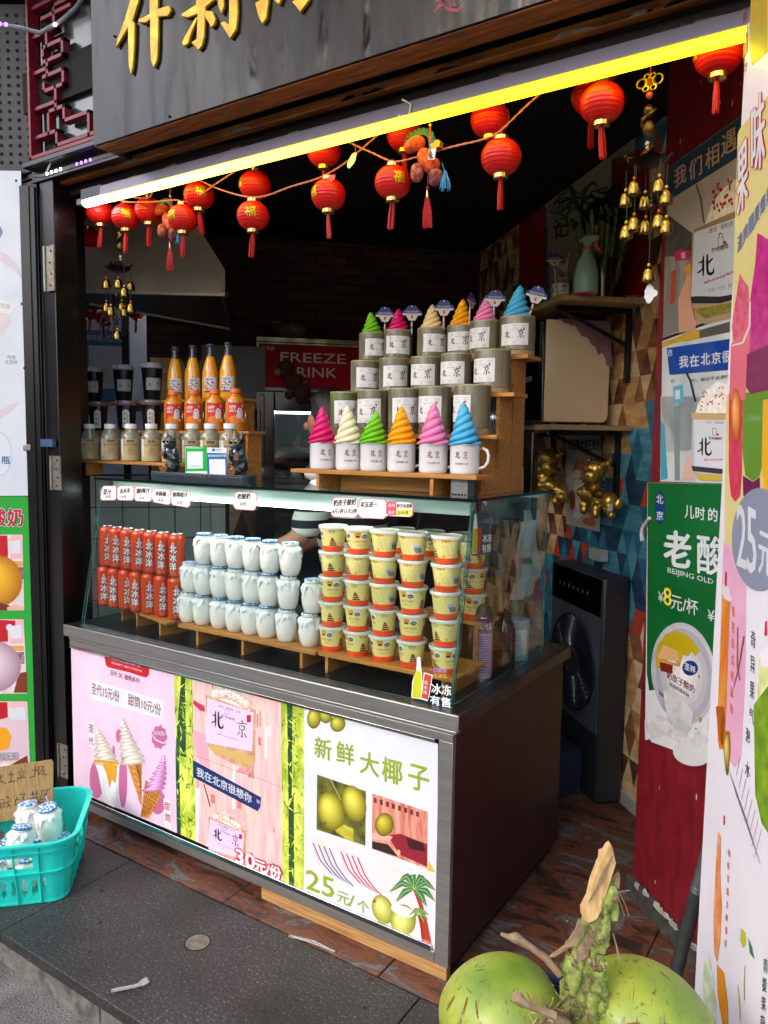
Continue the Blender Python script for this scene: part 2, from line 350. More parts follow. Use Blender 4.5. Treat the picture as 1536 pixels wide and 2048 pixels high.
mb = MB(); mb.box((-3.4, 1.97, 0), (-2.86, 2.05, 2.9), BLKW); tag(mb.build('front_wall'), 'narrow dark front wall behind the black door post', 'wall')
mb = MB(); mb.slab([(-4.75, 1.79, 2.75), (1.5, 1.79, 2.75), (1.5, 5.6, 2.75), (-2.2, 4.95, 2.75), (-4.75, 2.42, 2.75)], (0, 0, .15), CEIL); mb.box((-6, 1.5, 3.25), (-2.2, 1.9, 3.3), CEIL)
tag(mb.build('ceiling', origin=False), kind='structure')
# wallpaper of triangles on the side wall
PAL = [mat('tri_'+n, c, .45, col2=c2, scale=9, stretch=(1, 1, 3)) for n, c, c2 in (
    ('teal', '#3a8098', '#6ab0c4'), ('navy', '#1a3850', '#2c5672'), ('tan', '#d8b080', '#f0d8b0'), ('brown', '#7c4c2c', '#a87450'), ('choc', '#4a3024', '#7a5440'),
    ('red', '#b83c2c', '#d05444'), ('honey', '#b88450', '#e0b880'), ('blue', '#246080', '#3c84a8'))]
def triwall(mb, fn, W, H, tw, th, seed):
    r = random.Random(seed); nr = int(H/th)+1; nc = int(W/tw)+2
    for j in range(nr):
        for i in range(nc*2):
            z0 = j*th; z1 = min(H, z0+th); k = (i+j) % 2; xc = (i-1)*tw*.5
            if k: P = [(xc, z0), (xc+tw, z0), (xc+tw/2, z1)]
            else: P = [(xc, z1), (xc+tw/2, z0), (xc+tw, z1)]
            g = .0015; cx = xc+tw/2; P = [(min(W, max(0, x+(cx-x)*.02)), z) for x, z in P]
            if max(p[0] for p in P)-min(p[0] for p in P) < .004: continue
            band = math.sin(xc*2.6+j*.35)
            m = r.choice([2, 3, 6, 4, 2, 6]) if band > -.1 else r.choice([0, 1, 7, 0, 1, 5, 7])
            mb.poly([fn(x, z) for x, z in (P if k else [P[0], P[1], P[2]])], PAL[m])
mb = MB(); WB = 1.640
mb.M = RMM; mb.box((AW, WB+.003, 0), (-2.2, WB+.2, 2.9), mat('grout', '#1a1512', .7)); mb.M = None
triwall(mb, lambda x, z: RM(-2.35-x, WB, z), 2.5, 2.76, .085, .105, 3)
sw = tag(mb.build('papered_wall', origin=False), 'side wall papered with teal, brown and red wooden triangles', 'wall')
mb = MB(RMM); mb.box((-4.8, WB-.012, 0), (-2.4, WB, .055), mat('skirt_white', '#a8a8a2', .5)); mb.build('skirting', sw)
mb = MB(); triwall(mb, lambda x, z: RM(AW+.003, -.44+x, z+.9), .66, 1.1, .12, .16, 5)
tag(mb.build('wallpaper_panel', origin=False), 'strip of triangle wallpaper beside the drinks fridge', 'wallpaper')
mb = MB(RMM)
for i in range(9):
    for j in range(5):
        mb.box((-3.93, -1.12+.125*i, .55+.155*j), (-3.92, -1.12+.125*i+.12, .55+.155*j+.15), mat('white_tile', '#c9d2d0', .25))
mb.box((-3.97, -1.15, .4), (-3.931, 0.02, 1.33), mat('tile_joint', '#0c0c0c', .7))
tag(mb.build('tile_splashback', bevel=.001), 'white tiled splashback with black joints behind the drink cans', 'splashback')
# red side pier facing the street
REDW = mat('red_board', '#571018', .42, col2='#8c1f2e', scale=26, stretch=(1, 1, .35), bump=.35, lo=.25, hi=.8)
RW0 = V((-.61, 2.49, 0)); RWN = V((-.7071, -.7071, 0))
mb = MB(RMM); a0 = RW0.dot(E1); b0 = RW0.dot(E2)
mb.box((a0, b0, .05), (a0+1.5, b0+.31, 2.74), REDW)
rw = tag(mb.build('red_pier', origin=False), 'worn dark red side wall angled in from the street with posters on it', 'wall')
mb = MB(RMM); mb.box((a0-.02, b0-.012, 0), (a0+1.5, b0-.001, .07), mat('cement_skirt', '#3c3d3c', .8, var=.5, scale=30, bump=.6))
for i in range(60):   # flaked white edge along the skirting
    x = a0+.02+rnd.random()*.9; hh = rnd.uniform(.002, .016)
    mb.slab([(x, b0-.0125, .06), (x+rnd.uniform(.012, .04), b0-.0125, .06+rnd.uniform(-.005, .01)), (x+.02+rnd.uniform(-.01, .01), b0-.0125, .07+hh), (x+.005, b0-.0125, .07+hh*.6)], (0, -.003, 0), mat('flake', '#b5b3ad', .8, var=.2, scale=60))
mb.build('skirting', rw)
for i in range(9):   # bare patches where paint is gone
    mb = MB(RMM); x = a0+.01+rnd.random()*.34; z = rnd.choice([rnd.uniform(.1, .5), rnd.uniform(2.4, 2.6)]); l = rnd.uniform(.004, .012)
    mb.poly([(x, b0-.0004, z), (x+l*.5, b0-.0004, z-l*.3), (x+l*.6, b0-.0004, z+l), (x+l*.2, b0-.0004, z+l*1.3)], mat('chip', '#c9a9a0', .7)); mb.build('paint_chip', rw)
# ------------------------------------------------------------------ front timber: post, beam, sign, lattice
mb = MB()
prof = [(-3.05, 1.80), (-2.93, 1.80), (-2.93, 1.815), (-2.905, 1.815), (-2.905, 1.795), (-2.80, 1.795), (-2.80, 1.81), (-2.785, 1.81), (-2.785, 1.80), (-2.70, 1.80), (-2.70, 1.90), (-3.05, 1.90)]
mb.slab([(x, y, 0) for x, y in prof], (0, 0, 2.5), BLK)
post = tag(mb.build('door_post', bevel=.003), 'glossy black moulded timber post with steel hinges left of the counter', 'post')
mb = MB()
for z0 in (2.49, 2.3, 1.33):
    for k in range(3):
        x = -2.9+rnd.random()*.07; mb.poly([(x, 1.7945, z0), (x+.018, 1.7945, z0), (x+.012, 1.7945, z0-.05-rnd.random()*.06), (x+.004, 1.7945, z0-.03)][::-1], mat('bare_wood', '#8a5c38', .7, var=.3, scale=40))
mb.build('chipped_paint', post)
STEEL = mat('hinge_steel', '#9a948a', .4, metal=.85, var=.2, scale=60)
for zt, zb, xx in ((491, 582, 100), (912, 980, 113), (1490, 1555, 128)):
    a = onY(xx, zt, 1.79); b = onY(xx, zb, 1.79); mb = MB(); x = a.x
    mb.box((x-.028, 1.789, b.z), (x+.022, 1.7945, a.z), STEEL); mb.lathe([(.006, 0), (.006, a.z-b.z)], STEEL, 10, (x-.034, 1.787, b.z))
    for i in range(4): mb.ball((x-.002+.008*(i % 2), 1.7885, b.z+(a.z-b.z)*(i+.5)/4), .004, mat('screw', '#2a241e', .5, metal=.6), 8)
    mb.build('hinge', post)
mb = MB(); p = onY(95, 878, 1.78); mb.box((p.x-.04, 1.775, p.z-.03), (p.x+.04, 1.789, p.z), mat('blue_tape', '#2c4a6e', .5)); mb.build('tape', post)
# beam, ledge
OR = mat('amber_wood', '#5a3310', .5, col2='#a8641c', scale=7, stretch=(1, 10, 10), bump=.2)
mb = MB()
mb.box((-3.0, 1.845, 2.50), (.6, 1.97, 2.75), BLKW); mb.box((-3.0, 1.80, 2.508), (.6, 1.85, 2.53), BLK); mb.box((-3.0, 1.83, 2.475), (.6, 1.86, 2.5), OR)
mb.box((-3.0, 1.875, 2.44), (.6, 1.95, 2.474), BLKW); mb.box((-3.0, 1.79, 2.53), (.6, 1.80, 2.545), BLK)
beam = tag(mb.build('lintel_beam', bevel=.003), 'dark timber lintel with peeling edges above the shop opening', 'beam')
mb = MB()
for i in range(60):
    x = -2.5+2.6*rnd.random(); L_ = rnd.uniform(.03, .14); z = rnd.choice([2.476, 2.508, 2.441]); y = {2.476: 1.8285, 2.508: 1.7985, 2.441: 1.8735}[z]
    mb.slab([(x, y, z), (x+L_, y, z+rnd.uniform(0, .004)), (x+L_*.8, y, z+.006+rnd.random()*.008), (x+L_*.2, y, z+.008+rnd.random()*.006)], (0, -.0025, rnd.uniform(-.004, 0)), rnd.choice([OR, mat('peel', '#8d8476', .8, var=.3, scale=50), BLKW]))
mb.build('peeling_paint', beam)
# sign board
def _gloss(t, b, N, L):
    b.inputs['Base Color'].default_value = (.006, .007, .009, 1); b.inputs['Roughness'].default_value = .2; b.inputs['Specular IOR Level'].default_value = .22; b.inputs['Coat Weight'].default_value = .1; b.inputs['Coat Roughness'].default_value = .1
    tc = N('ShaderNodeTexCoord'); n = N('ShaderNodeTexNoise'); n.inputs['Scale'].default_value = 2.2; n.inputs['Detail'].default_value = 3; mp = N('ShaderNodeMapping'); mp.inputs['Scale'].default_value = (1.6, 1, .8)
    n3 = N('ShaderNodeTexNoise'); n3.inputs['Scale'].default_value = 3; n3.inputs['Detail'].default_value = 5; m3_ = N('ShaderNodeMapping'); m3_.inputs['Scale'].default_value = (6, 1, .9); rr_ = N('ShaderNodeMapRange'); rr_.inputs['From Min'].default_value = .35; rr_.inputs['From Max'].default_value = .65; rr_.inputs['To Min'].default_value = .07; rr_.inputs['To Max'].default_value = .34
    L(tc.outputs['Object'], m3_.inputs[0]); L(m3_.outputs[0], n3.inputs['Vector']); L(n3.outputs[0], rr_.inputs['Value']); L(rr_.outputs[0], b.inputs['Roughness']); L(rr_.outputs[0], b.inputs['Coat Roughness'])
    bp = N('ShaderNodeBump'); bp.inputs['Strength'].default_value = .35; bp.inputs['Distance'].default_value = .03
    L(tc.outputs['Object'], mp.inputs[0]); L(mp.outputs[0], n.inputs['Vector']); L(n.outputs[0], bp.inputs['Height']); L(bp.outputs[0], b.inputs['Normal']); L(bp.outputs[0], b.inputs['Coat Normal'])
SIGN = node_mat('sign_lacquer', _gloss)
SY = 1.70; sb = onY(187, 292, SY); X0 = sb.x
mb = MB(); mb.box((X0, SY, sb.z), (.55, SY+.09, sb.z+.95), SIGN)
mb.box((X0+.004, SY+.006, sb.z-.004), (.55, SY+.088, sb.z-.0005), OR)
sign = tag(mb.build('sign_board', bevel=.002), 'black lacquered shop sign with raised gold characters above the opening', 'sign')
GOLD = mat('gold_leaf', '#c08a12', .35, metal=.35, col2='#e8b82a', scale=25, bump=.15)
k6 = .4557
def gold(name, polys, m=GOLD, th=.011, k=k6, ox=0, oy=0):
    mb = MB()
    for P in polys:
        W = [onY(ox+x*k, oy+y*k, SY-th) for x, y in P]
        ar = sum(W[i].x*W[(i+1) % len(W)].z-W[(i+1) % len(W)].x*W[i].z for i in range(len(W)))
        if ar < 0: W = W[::-1]
        mb.slab([(p.x, SY-th, p.z) for p in W][::-1], (0, th-.001, 0), m)
    return mb.build(name, sign, bevel=.002)
gold('character', [[(575, -120), (612, -110), (608, 0), (596, 40), (580, 90), (590, 100), (588, 200), (582, 290), (574, 328), (564, 290), (562, 200), (560, 120), (535, 165), (508, 210), (515, 170), (548, 80), (570, 0)],
    [(655, -110), (690, -110), (692, 38), (742, 22), (750, 45), (735, 70), (694, 74), (692, 200), (688, 260), (673, 298), (660, 262), (657, 150), (658, 84), (640, 100), (608, 98), (606, 84), (655, 60)]])
gold('character', [[(860, -120), (898, -120), (895, 0), (930, -12), (935, 2), (900, 30), (898, 90), (895, 160), (885, 200), (870, 220), (838, 185), (862, 170), (866, 60), (820, 78), (800, 72), (792, 62), (860, 18)],
    [(868, 72), (840, 140), (825, 190), (805, 203), (797, 185), (812, 155), (858, 75)], [(900, 45), (930, 48), (945, 80), (940, 108), (925, 122), (915, 100), (898, 75)],
    [(958, -60), (978, -60), (982, 30), (970, 62), (955, 20)], [(1005, -120), (1040, -120), (1042, 60), (1035, 130), (1008, 170), (965, 98), (985, 92), (1004, 105)]])
gold('character', [[(1150, -90), (1182, -90), (1178, 0), (1168, 80), (1150, 105), (1132, 70), (1118, 12), (1140, 0)], [(1190, -60), (1240, -60), (1232, 0), (1222, 20), (1205, 5)], [(1290, -60), (1360, -70), (1355, 0), (1340, 20), (1316, 55), (1300, 30), (1278, 5), (1320, -10)]])
mb = MB(); D = pxdec(mb, (0, SY, 0), (0, -1, 0), 768, 0, .5)
for st in ([(205, 8, 4), (225, 2, 6), (290, -6, 5)], [(200, 50, 3), (225, 22, 7), (245, 20, 4)], [(240, 20, 3), (262, 40, 8), (300, 42, 6), (305, 22, 2)], [(262, 10, 4), (270, 28, 5)], [(225, -20, 5), (240, 10, 6)], [(280, 14, 4), (290, 24, 5)]): D.stroke(st, mat('seal_red', '#8a1030', .5), 2)
mb.build('seal_mark', sign)
mb = MB()
for (x, y) in ((652, 113), (745, 512), (505, 160)):
    p = onY(x*k6, y*k6, SY); mb.ball((p.x, SY-.0015, p.z), .0045, DARK, 8)
mb.build('screw_hole', sign)
# small LED strip tube on the ledge
mb = MB(); pts = [onY(x, y, 1.79) for x, y in ((68, 352), (90, 351), (140, 335), (210, 313), (300, 285), (425, 243), (560, 200), (700, 160), (768, 141), (900, 100), (1000, 70), (1088, 40), (1210, 0), (1330, -40))]
mb.tube(pts, .0075, mat('strip_tube', '#8f8f96', .2, var=.3, scale=40, coat=.5), 8)
strip = tag(mb.build('led_strip'), 'thin clear LED rope running along the ledge under the sign', 'light strip')
mb = MB()
for (x, y, n, em) in ((400, 250, 4, 'v'), (312, 279, 4, 'w'), (235, 304, 4, 'w'), (158, 326, 4, 'v'), (98, 343, 4, 'w')):
    for i in range(n):
        px = x+i*9; q = min(range(len(pts)-1), key=lambda q: abs(px-((68, 90, 140, 210, 300, 425, 560, 700, 768, 900, 1000, 1088, 1210, 1330)[q]))); X = (68, 90, 140, 210, 300, 425, 560, 700, 768, 900, 1000, 1088, 1210, 1330)
        q = max(i_ for i_ in range(len(X)-1) if X[i_] <= px); t = (px-X[q])/(X[q+1]-X[q]); p = pts[q].lerp(pts[q+1], t)
        mb = MB(); mb.box((p.x-.004, p.y-.0095, p.z-.0045), (p.x+.004, p.y-.007, p.z+.0045), mat('led_v', '#8a3ae0', .3, emit=3, ecol='#9a4af0') if em == 'v' else mat('led_w', '#ffffff', .3, emit=4)); mb.build('diode', strip)
# lattice panel left of the sign
LY = 1.80; kz = .5
RL = mat('lattice_red', '#7c1426', .4, var=.3, scale=30)
def L_(x, y, Y=LY): return onY(x*kz, y*kz, Y)
pa, pb = L_(165, 650), L_(372, 570); x0 = pa.x; x1 = X0+.02; z0 = pb.z-.01; z1 = z0+.62
mb = MB(); t = .014
def bar(xa, za, xb, zb, d=.03): mb.box((min(xa, xb)-t/2, LY-d, min(za, zb)-t/2), (max(xa, xb)+t/2, LY, max(za, zb)+t/2), RL)
W_ = x1-x0; Hh = z1-z0
for s_ in ((0, 0, 1, 0), (0, 0, 0, 1), (0, 1, 1, 1)): bar(x0+s_[0]*W_, z0+s_[1]*Hh, x0+s_[2]*W_, z0+s_[3]*Hh, .045)
U = lambda x, y: (x0+(x/10)*W_*1.0, z0+(y/24)*Hh)
for a, b in (((0, 3), (3, 3)), ((3, 1), (3, 3)), ((3, 1), (8, 1)), ((8, 0), (8, 3)), ((2, 3), (2, 6)), ((2, 6), (4, 6)), ((4, 4), (4, 6)), ((4, 4), (7, 4)), ((7, 4), (7, 1)), ((0, 7), (3, 7)), ((3, 6), (3, 9)), ((1.5, 9), (4, 9)), ((4, 9), (4, 11)), ((1.5, 11), (4, 11)), ((1.5, 9), (1.5, 10)),
             ((0, 12), (2, 12)), ((2, 11), (2, 13)), ((1.5, 13), (4, 13)), ((4, 13), (4, 15)), ((1.5, 15), (4, 15)), ((1.5, 14), (1.5, 15)), ((2, 15), (2, 17)), ((0, 17), (3, 17)), ((3, 17), (3, 20)), ((1.5, 19), (5, 19)), ((3, 20), (6, 20)), ((6, 20), (6, 22)), ((6, 22), (9, 22)), ((9, 19), (9, 24)), ((9, 19), (10, 19)), ((3, 22), (3, 24)), ((0, 21), (3, 21)), ((9, 5), (9, 7)), ((9, 5), (10, 5))):
    bar(*U(*a), *U(*b), .03)
lat = tag(mb.build('lattice_screen', bevel=.001), 'dark red wooden lattice screen in a fretwork pattern beside the sign', 'lattice screen')
mb = MB(); mb.poly([(x0, LY+.01, z0), (x1, LY+.01, z0), (x1, LY+.01, z1), (x0, LY+.01, z1)], mat('dusty_glass', '#3c4342', .25, var=.5, scale=6, coat=.6)); mb.build('glass_pane', lat)
mb = MB(); mb.box((x0-.05, LY-.01, z0-.075), (x1+.02, LY+.03, z0-.012), BLK); mb.box((x0-.05, LY-.05, z0-.03), (x1+.0, LY, z0-.01), BLK)
tag(mb.build('transom_board', bevel=.003), 'black board below the red lattice screen', 'board')
mb = MB(); mb.tube([onY(x*.5, y*.5, 1.775) for x, y in ((185, 690), (200, 655), (225, 620), (262, 598), (300, 575), (330, 560), (366, 552))], .003, mat('cable', '#b5b8a8', .5)); tag(mb.build('cable'), 'thin pale cable drooping below the lattice screen', 'cable')
# perforated panel and soffit rope at the upper left, nearer the street
PN = -V((fw.x, fw.y, 0)).normalized(); PP = onY(78, 345, 1.82)
mb = MB(); PR = V((rt.x, rt.y, 0)).normalized()
mb.M = Matrix.Translation(PP) @ Matrix(((PR.x, -PN.x, 0, 0), (PR.y, -PN.y, 0, 0), (0, 0, 1, 0), (0, 0, 0, 1)))
mb.box((-.9, 0, 0), (0, .05, .62), mat('speaker_grey', '#3a3d40', .5, var=.15, scale=30)); mb.box((-.012, -.012, 0), (.004, 0, .62), mat('panel_edge', '#2c2e31', .4, metal=.5))
for i in range(22):
    for j in range(18):
        cx = -.035-i*.036; cz = .035+j*.032
        mb.add([(cx+.0075*math.cos(q*math.pi/4), -.0012, cz+.0075*math.sin(q*math.pi/4)) for q in range(8)], [list(range(8))], DARK)
tag(mb.build('perforated_panel'), 'grey perforated metal panel in the upper left corner', 'panel')
mb = MB(); pts = [atd(x, y, 2.7) for x, y in ((-40, 42), (0, 50), (40, 55), (80, 66), (120, 44), (150, 18), (170, -10))]
mb.tube(pts, .008, MATS['strip_tube'], 8); s2 = tag(mb.build('led_strip'), 'purple lit LED rope along the dark soffit in the upper left corner', 'light strip')
mb = MB()
for i in range(4): p = pts[0].lerp(pts[1], .55+i*.25) if i < 2 else pts[1].lerp(pts[2], (i-2)*.3+.05); mb.ball(p-fw*.008, .007, MATS['led_v'], 8)
mb.ball(atd(110, 49, 2.69), .006, MATS['led_w'], 8); mb.build('diode', s2)
# LED batten with yellow sleeve
A = onY(245, 372, 1.86); B = onY(1480, 48, 1.86); zc = A.z+.0
mb = MB(); ALU = mat('alu', '#6c6974', .4, metal=.3)
xs0, xs1 = onY(172, 400, 1.86).x, .1; BZ = 2.385
batten = thing('batten_light', 'long ceiling batten with a glowing yellow sleeve over its tube', 'lamp', ((xs0+xs1)/2, 1.86, BZ))
mb.slab([(xs0+.12, 1.835, BZ+.012), (xs0+.12, 1.885, BZ+.012), (xs0+.12, 1.878, BZ+.04), (xs0+.12, 1.842, BZ+.04)], (xs1-xs0-.12, 0, 0), ALU)
mb.slab([(xs0+.12, 1.829, BZ+.008), (xs0+.12, 1.834, BZ+.008), (xs0+.12, 1.841, BZ+.044), (xs0+.12, 1.836, BZ+.044)], (xs1-xs0-.12, 0, 0), mat('alu2', '#7c7886', .35, metal=.3)); mb.build('housing', batten)
def halft(x0_, x1_, r, m, nm):
    mb = MB(); n = 12; P = [(1.86-r*math.cos(i*math.pi/n), BZ+.01-r*math.sin(i*math.pi/n)*.95) for i in range(n+1)]
    mb.slab([(x0_, y, z) for y, z in P], (x1_-x0_, 0, 0), m); return mb.build(nm, batten)
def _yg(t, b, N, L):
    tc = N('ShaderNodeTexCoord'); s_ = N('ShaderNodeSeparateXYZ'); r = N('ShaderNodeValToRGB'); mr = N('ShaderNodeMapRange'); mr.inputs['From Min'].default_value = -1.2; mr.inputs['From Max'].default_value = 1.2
    e = r.color_ramp.elements; e[0].color = (1, .90, .16, 1); e[1].color = (1, .72, .004, 1); e[1].position = .6; x = e.new(.3); x.color = (1, .84, .06, 1)  # paler left end: overexposed look put into the emission colour
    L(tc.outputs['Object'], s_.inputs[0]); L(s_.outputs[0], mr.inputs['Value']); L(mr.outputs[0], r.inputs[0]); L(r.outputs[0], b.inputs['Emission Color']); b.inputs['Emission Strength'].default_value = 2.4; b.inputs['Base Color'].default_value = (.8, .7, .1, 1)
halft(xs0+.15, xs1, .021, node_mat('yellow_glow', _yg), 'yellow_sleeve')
halft(xs0, xs0+.1495, .019, mat('white_glow', '#ffffff', .4, emit=6), 'tube')
mb = MB(); mb.box((xs0-.03, 1.84, BZ+.0), (xs0-.001, 1.88, BZ+.02), mat('cap_grey', '#6a6e72', .4)); mb.box((xs0, 1.838, BZ+.0125), (xs0+.12, 1.884, BZ+.05), BLK); mb.build('end_cap', batten)
mb = MB(); mb.tube([(xs0+1.42, 1.828, BZ+.01), (xs0+1.45, 1.826, BZ-.02), (xs0+1.46, 1.826, BZ+.03), (xs0+1.43, 1.83, BZ+.05)], .003, mat('tape_clear', '#d8d0b0', .3)); mb.build('tape', batten)
# ------------------------------------------------------------------ counter
SS = mat('stainless', '#9c9c9a', .34, metal=.8, var=.10, scale=10, stretch=(.3, 8, 8), bump=.05)
SSD = mat('stainless_worn', '#4c4b4a', .28, metal=.85, var=.4, scale=8, bump=.05)
MAR = mat('maroon_laminate', '#2a1013', .4, var=.45, scale=6, stretch=(8, 8, 1))
PLY = mat('plywood', '#8a6238', .6, col2='#b88f58', scale=18, stretch=(.3, 6, 6), bump=.2)
OAK = mat('bamboo_board', '#9a6428', .42, col2='#c68a44', scale=14, stretch=(.25, 6, 6), bump=.08)
PY = 1.780
ctr = thing('display_counter', 'stainless and maroon display counter with printed drink posters along its front', 'counter', (-1.77, 1.778, 0))
mb = MB(); mb.box((-2.60, 1.80, .05), (-.946, 2.615, .72), MAR); mb.box((-.945, 1.785, .045), (-.921, 2.62, .72), MAR); mb.build('body', ctr, bevel=.002)
mb = MB(); mb.box((-2.65, 1.764, .730), (-.905, 1.772, .775), SS); mb.box((-2.65, 1.7725, .730), (-.913, 2.65, .7745), SSD); mb.box((-.9125, 1.7725, .730), (-.905, 2.65, .775), SSD); mb.box((-2.62, 1.767, .718), (-.912, 1.80, .7295), SS); mb.build('worktop', ctr, bevel=.003)
mb = MB(); q = onY(905, 1960, 1.772); 
mb.box((-2.62, 1.770, .694), (-.922, 1.786, .7175), SS); mb.box((-.966, 1.770, .045), (-.922, 1.786, .6935), SS); mb.box((-2.62, 1.770, .045), (-.9665, 1.786, .078), SS)
mb.slab([(-2.62, 1.766, .079), (-2.62, 1.772, .092), (-2.62, 1.779, .092), (-2.62, 1.779, .079)], (1.643, 0, 0), mat('chrome', '#c8c8c8', .12, metal=1)); mb.slab([(-2.62, 1.766, .6935), (-2.62, 1.779, .6935), (-2.62, 1.779, .684), (-2.62, 1.770, .684)], (1.643, 0, 0), MATS['chrome'])
mb.build('frame', ctr, bevel=.0015)
mb = MB(); mb.box((-1.62, 1.776, 0.002), (-.93, 1.80, .044), PLY); mb.box((-2.5, 1.85, 0.002), (-.94, 2.6, .044), DARK); mb.build('base_batten', ctr)
# --- poster art colours (flat print)
def ink(h, n=None, **k): return mat(n or 'ink_'+h.strip('#'), h, .35, coat=.25, **k)
LILAC = ink('#d6b6d0', 'print_lilac', col2='#e0c8dc', scale=5); WHT = ink('#d9dbe0', 'print_white', col2='#cbd3de', scale=3)
CRIM = ink('#b80f24'); DRED = ink('#7d1428'); NAVY = ink('#1a2a66'); INK = ink('#101012'); PINKB = ink('#cf7fa8'); MAG = ink('#b8628f')
BAMB = ink('#94b028', 'print_leafy', col2='#e2e868', scale=16, stretch=(1, 1, .6), lo=.4, hi=.6); STEM = ink('#16382a', 'print_stem', col2='#2c5a34', scale=30)
LEAFS = [ink(c) for c in ('#5c8a1c', '#9cbc2c', '#4c7420', '#d4e04c', '#e4ee6a')]
PHOTO = ink('#e0a0a4', 'print_photo', col2='#f4d0c8', scale=12, stretch=(3, 3, .5), lo=.3, hi=.7); PHOTO2 = ink('#b8604a', 'print_photo2', col2='#e8a898', scale=14, stretch=(4, 4, .4)); CREAM = ink('#f4ecdf', 'print_cream', col2='#ffffff', scale=40); WAFER = ink('#b8722e', 'print_wafer', col2='#d89a4c', scale=60)
def swirlart(D, ax, ay, bx, by, w_, m, m2, l, n=6, lean=0):   # soft-serve peak (ax, ay) over base centre (bx, by), lobes shaded like a photo
    c0, c1 = {'CREAM': ('#b8a898', '#fbf6ee')}.get(m2, (m2, m)) if isinstance(m, str) else ('#b4a89c', '#f8f2e8')
    for i in range(n*2, -1, -1):
        t = (i+.6)/(n*2); y = ay+(by-ay)*t; c = ax+(bx-ax)*t+lean*math.sin(t*3.1)+(4 if i % 2 else -4)*t; ww = w_*t**.8; hh = max(6, (by-ay)/n*.42*(.5+.5*t))
        D.ball(c, y, ww, hh, c0, c1, l+(n*2-i)*.07, rot=-.28 if i % 2 else -.12, n=5, ox=-.2, oy=-.35)
    D.stroke([(ax-w_*.10, ay+(by-ay)*.2, w_*.09), (ax, ay, .5)], mat('tip_'+c1.strip('#'), c1, .35), l+n*.15)
def gobletjar(D, x0, y0, x1, y1, l, sc_=1.0):   # jar with a paper label held up in a hand (the drink photo)
    pass
mb = MB()
DA = pxdec(mb, (0, PY, 0), (0, -1, 0), 160, 1280, .2995); DB = pxdec(mb, (0, PY, 0), (0, -1, 0), 540, 1340, .30285)
def toB(x, y): return ((160+x*.2995-540)/.30285, (1280+y*.2995-1340)/.30285)
DA.poly([(-60, 45), (628, 228), (648, 1290), (-40, 1000)], LILAC, 0)
DA.poly([(750, 262), (1342, 416), (1352, 1613), (775, 1345)], PHOTO, 0)
for q in ([(628, 228), (750, 262), (775, 1345), (648, 1290)], [(1342, 416), (1497, 458), (1497, 1690), (1352, 1613)]):
    DA.poly(q, BAMB, 0)
    r = random.Random(int(q[0][0])); bl = lambda u, v: ((q[0][0]+(q[1][0]-q[0][0])*u)*(1-v)+(q[3][0]+(q[2][0]-q[3][0])*u)*v, (q[0][1]+(q[1][1]-q[0][1])*u)*(1-v)+(q[3][1]+(q[2][1]-q[3][1])*u)*v)
    c = .5 if q[0][0] < 700 else .38
    ww = .11 if q[0][0] < 700 else .12
    c2 = .08 if q[0][0] < 700 else .42
    DA.poly([bl(c-ww, 0), bl(c+ww, 0.0), bl(c+ww*.6, .5), bl(c2+ww, .5), bl(c2+ww*1.1, 1), bl(max(0, c2-ww), 1), bl(max(0, c2-ww), .5)], STEM, 1)
    for v in (.12, .33, .52, .72, .9): a = bl(max(0, (c if v < .4 else c2)-ww), v); b = bl((c if v < .4 else c2)+ww, v+.004); DA.line([a, b], 5, ink('#8a9a50'), 2)
    for i in range(110):
        u = r.uniform(.06, .94); v = r.uniform(.03, .97); p = bl(u, v); an = r.uniform(-.9, .9)+(math.pi/2 if r.random() < .7 else 0); L_ = r.uniform(24, 80)
        dx = math.cos(an)*L_; dy = math.sin(an)*L_; xa = bl(0, v)[0]; xb = bl(1, v)[0]
        dx = max(xa-p[0]+2, min(xb-p[0]-2, dx)); nx, ny = -dy/L_*4.4, dx/L_*4.4
        DA.poly([p, (p[0]+dx*.4+nx, p[1]+dy*.4+ny), (p[0]+dx, p[1]+dy), (p[0]+dx*.4-nx, p[1]+dy*.4-ny)], r.choice(LEAFS), 2.2+i*.004)
# lilac poster
DA.poly([(163, 103), (463, 180), (461, 232), (446, 250), (420, 246), (330, 216), (190, 182), (172, 168)], CRIM, 1)
DA.text('甜甜加油站', (212, 128), (405, 182), 44, WHT, 2, .02, res=1)
DA.text('DESSERT GAS STATION', (214, 158), (412, 215), 15, WHT, 2, .0, res=1)
DA.text('圣代', (202, 232), (248, 246), 34, DRED, 2, .015); DA.text('甜筒系列', (298, 262), (397, 290), 34, DRED, 2, .015)
DA.line([(260, 220), (283, 255)], 8, MAG, 2); DA.line([(283, 224), (260, 250)], 8, MAG, 2.2)
DA.poly([(70, 265), (548, 402), (560, 412), (554, 520), (545, 530), (76, 392), (68, 380)], WHT, 1)
DA.text('圣代15元/份', (78, 358), (264, 418), 76, DRED, 2, .02); DA.text('甜筒10元/份', (322, 432), (541, 506), 76, DRED, 2, .02)
DA.poly([(58, 540), (96, 552), (98, 728), (60, 712)], WHT, 1.5); DA.text('圣', (60, 610), (92, 620), 50, DRED, 2.5, .02); DA.text('代', (60, 695), (92, 705), 50, DRED, 2.5, .02)
DA.star(530, 648, 56, 47, 9, MAG, 1.2, sy=1.5); DA.text('GOOD', (492, 630), (566, 640), 26, WHT, 2, .02); DA.stroke([(482, 630, 2), (510, 668, 4), (560, 690, 4), (578, 672, 2)], WHT, 2)
for (x, y, a, b) in ((112, 930, 48, 130), (288, 950, 28, 170), (520, 1080, 50, 85), (258, 640, 18, 46), (225, 760, 10, 60)): DA.ell(x, y, a, b, MAG, 1)
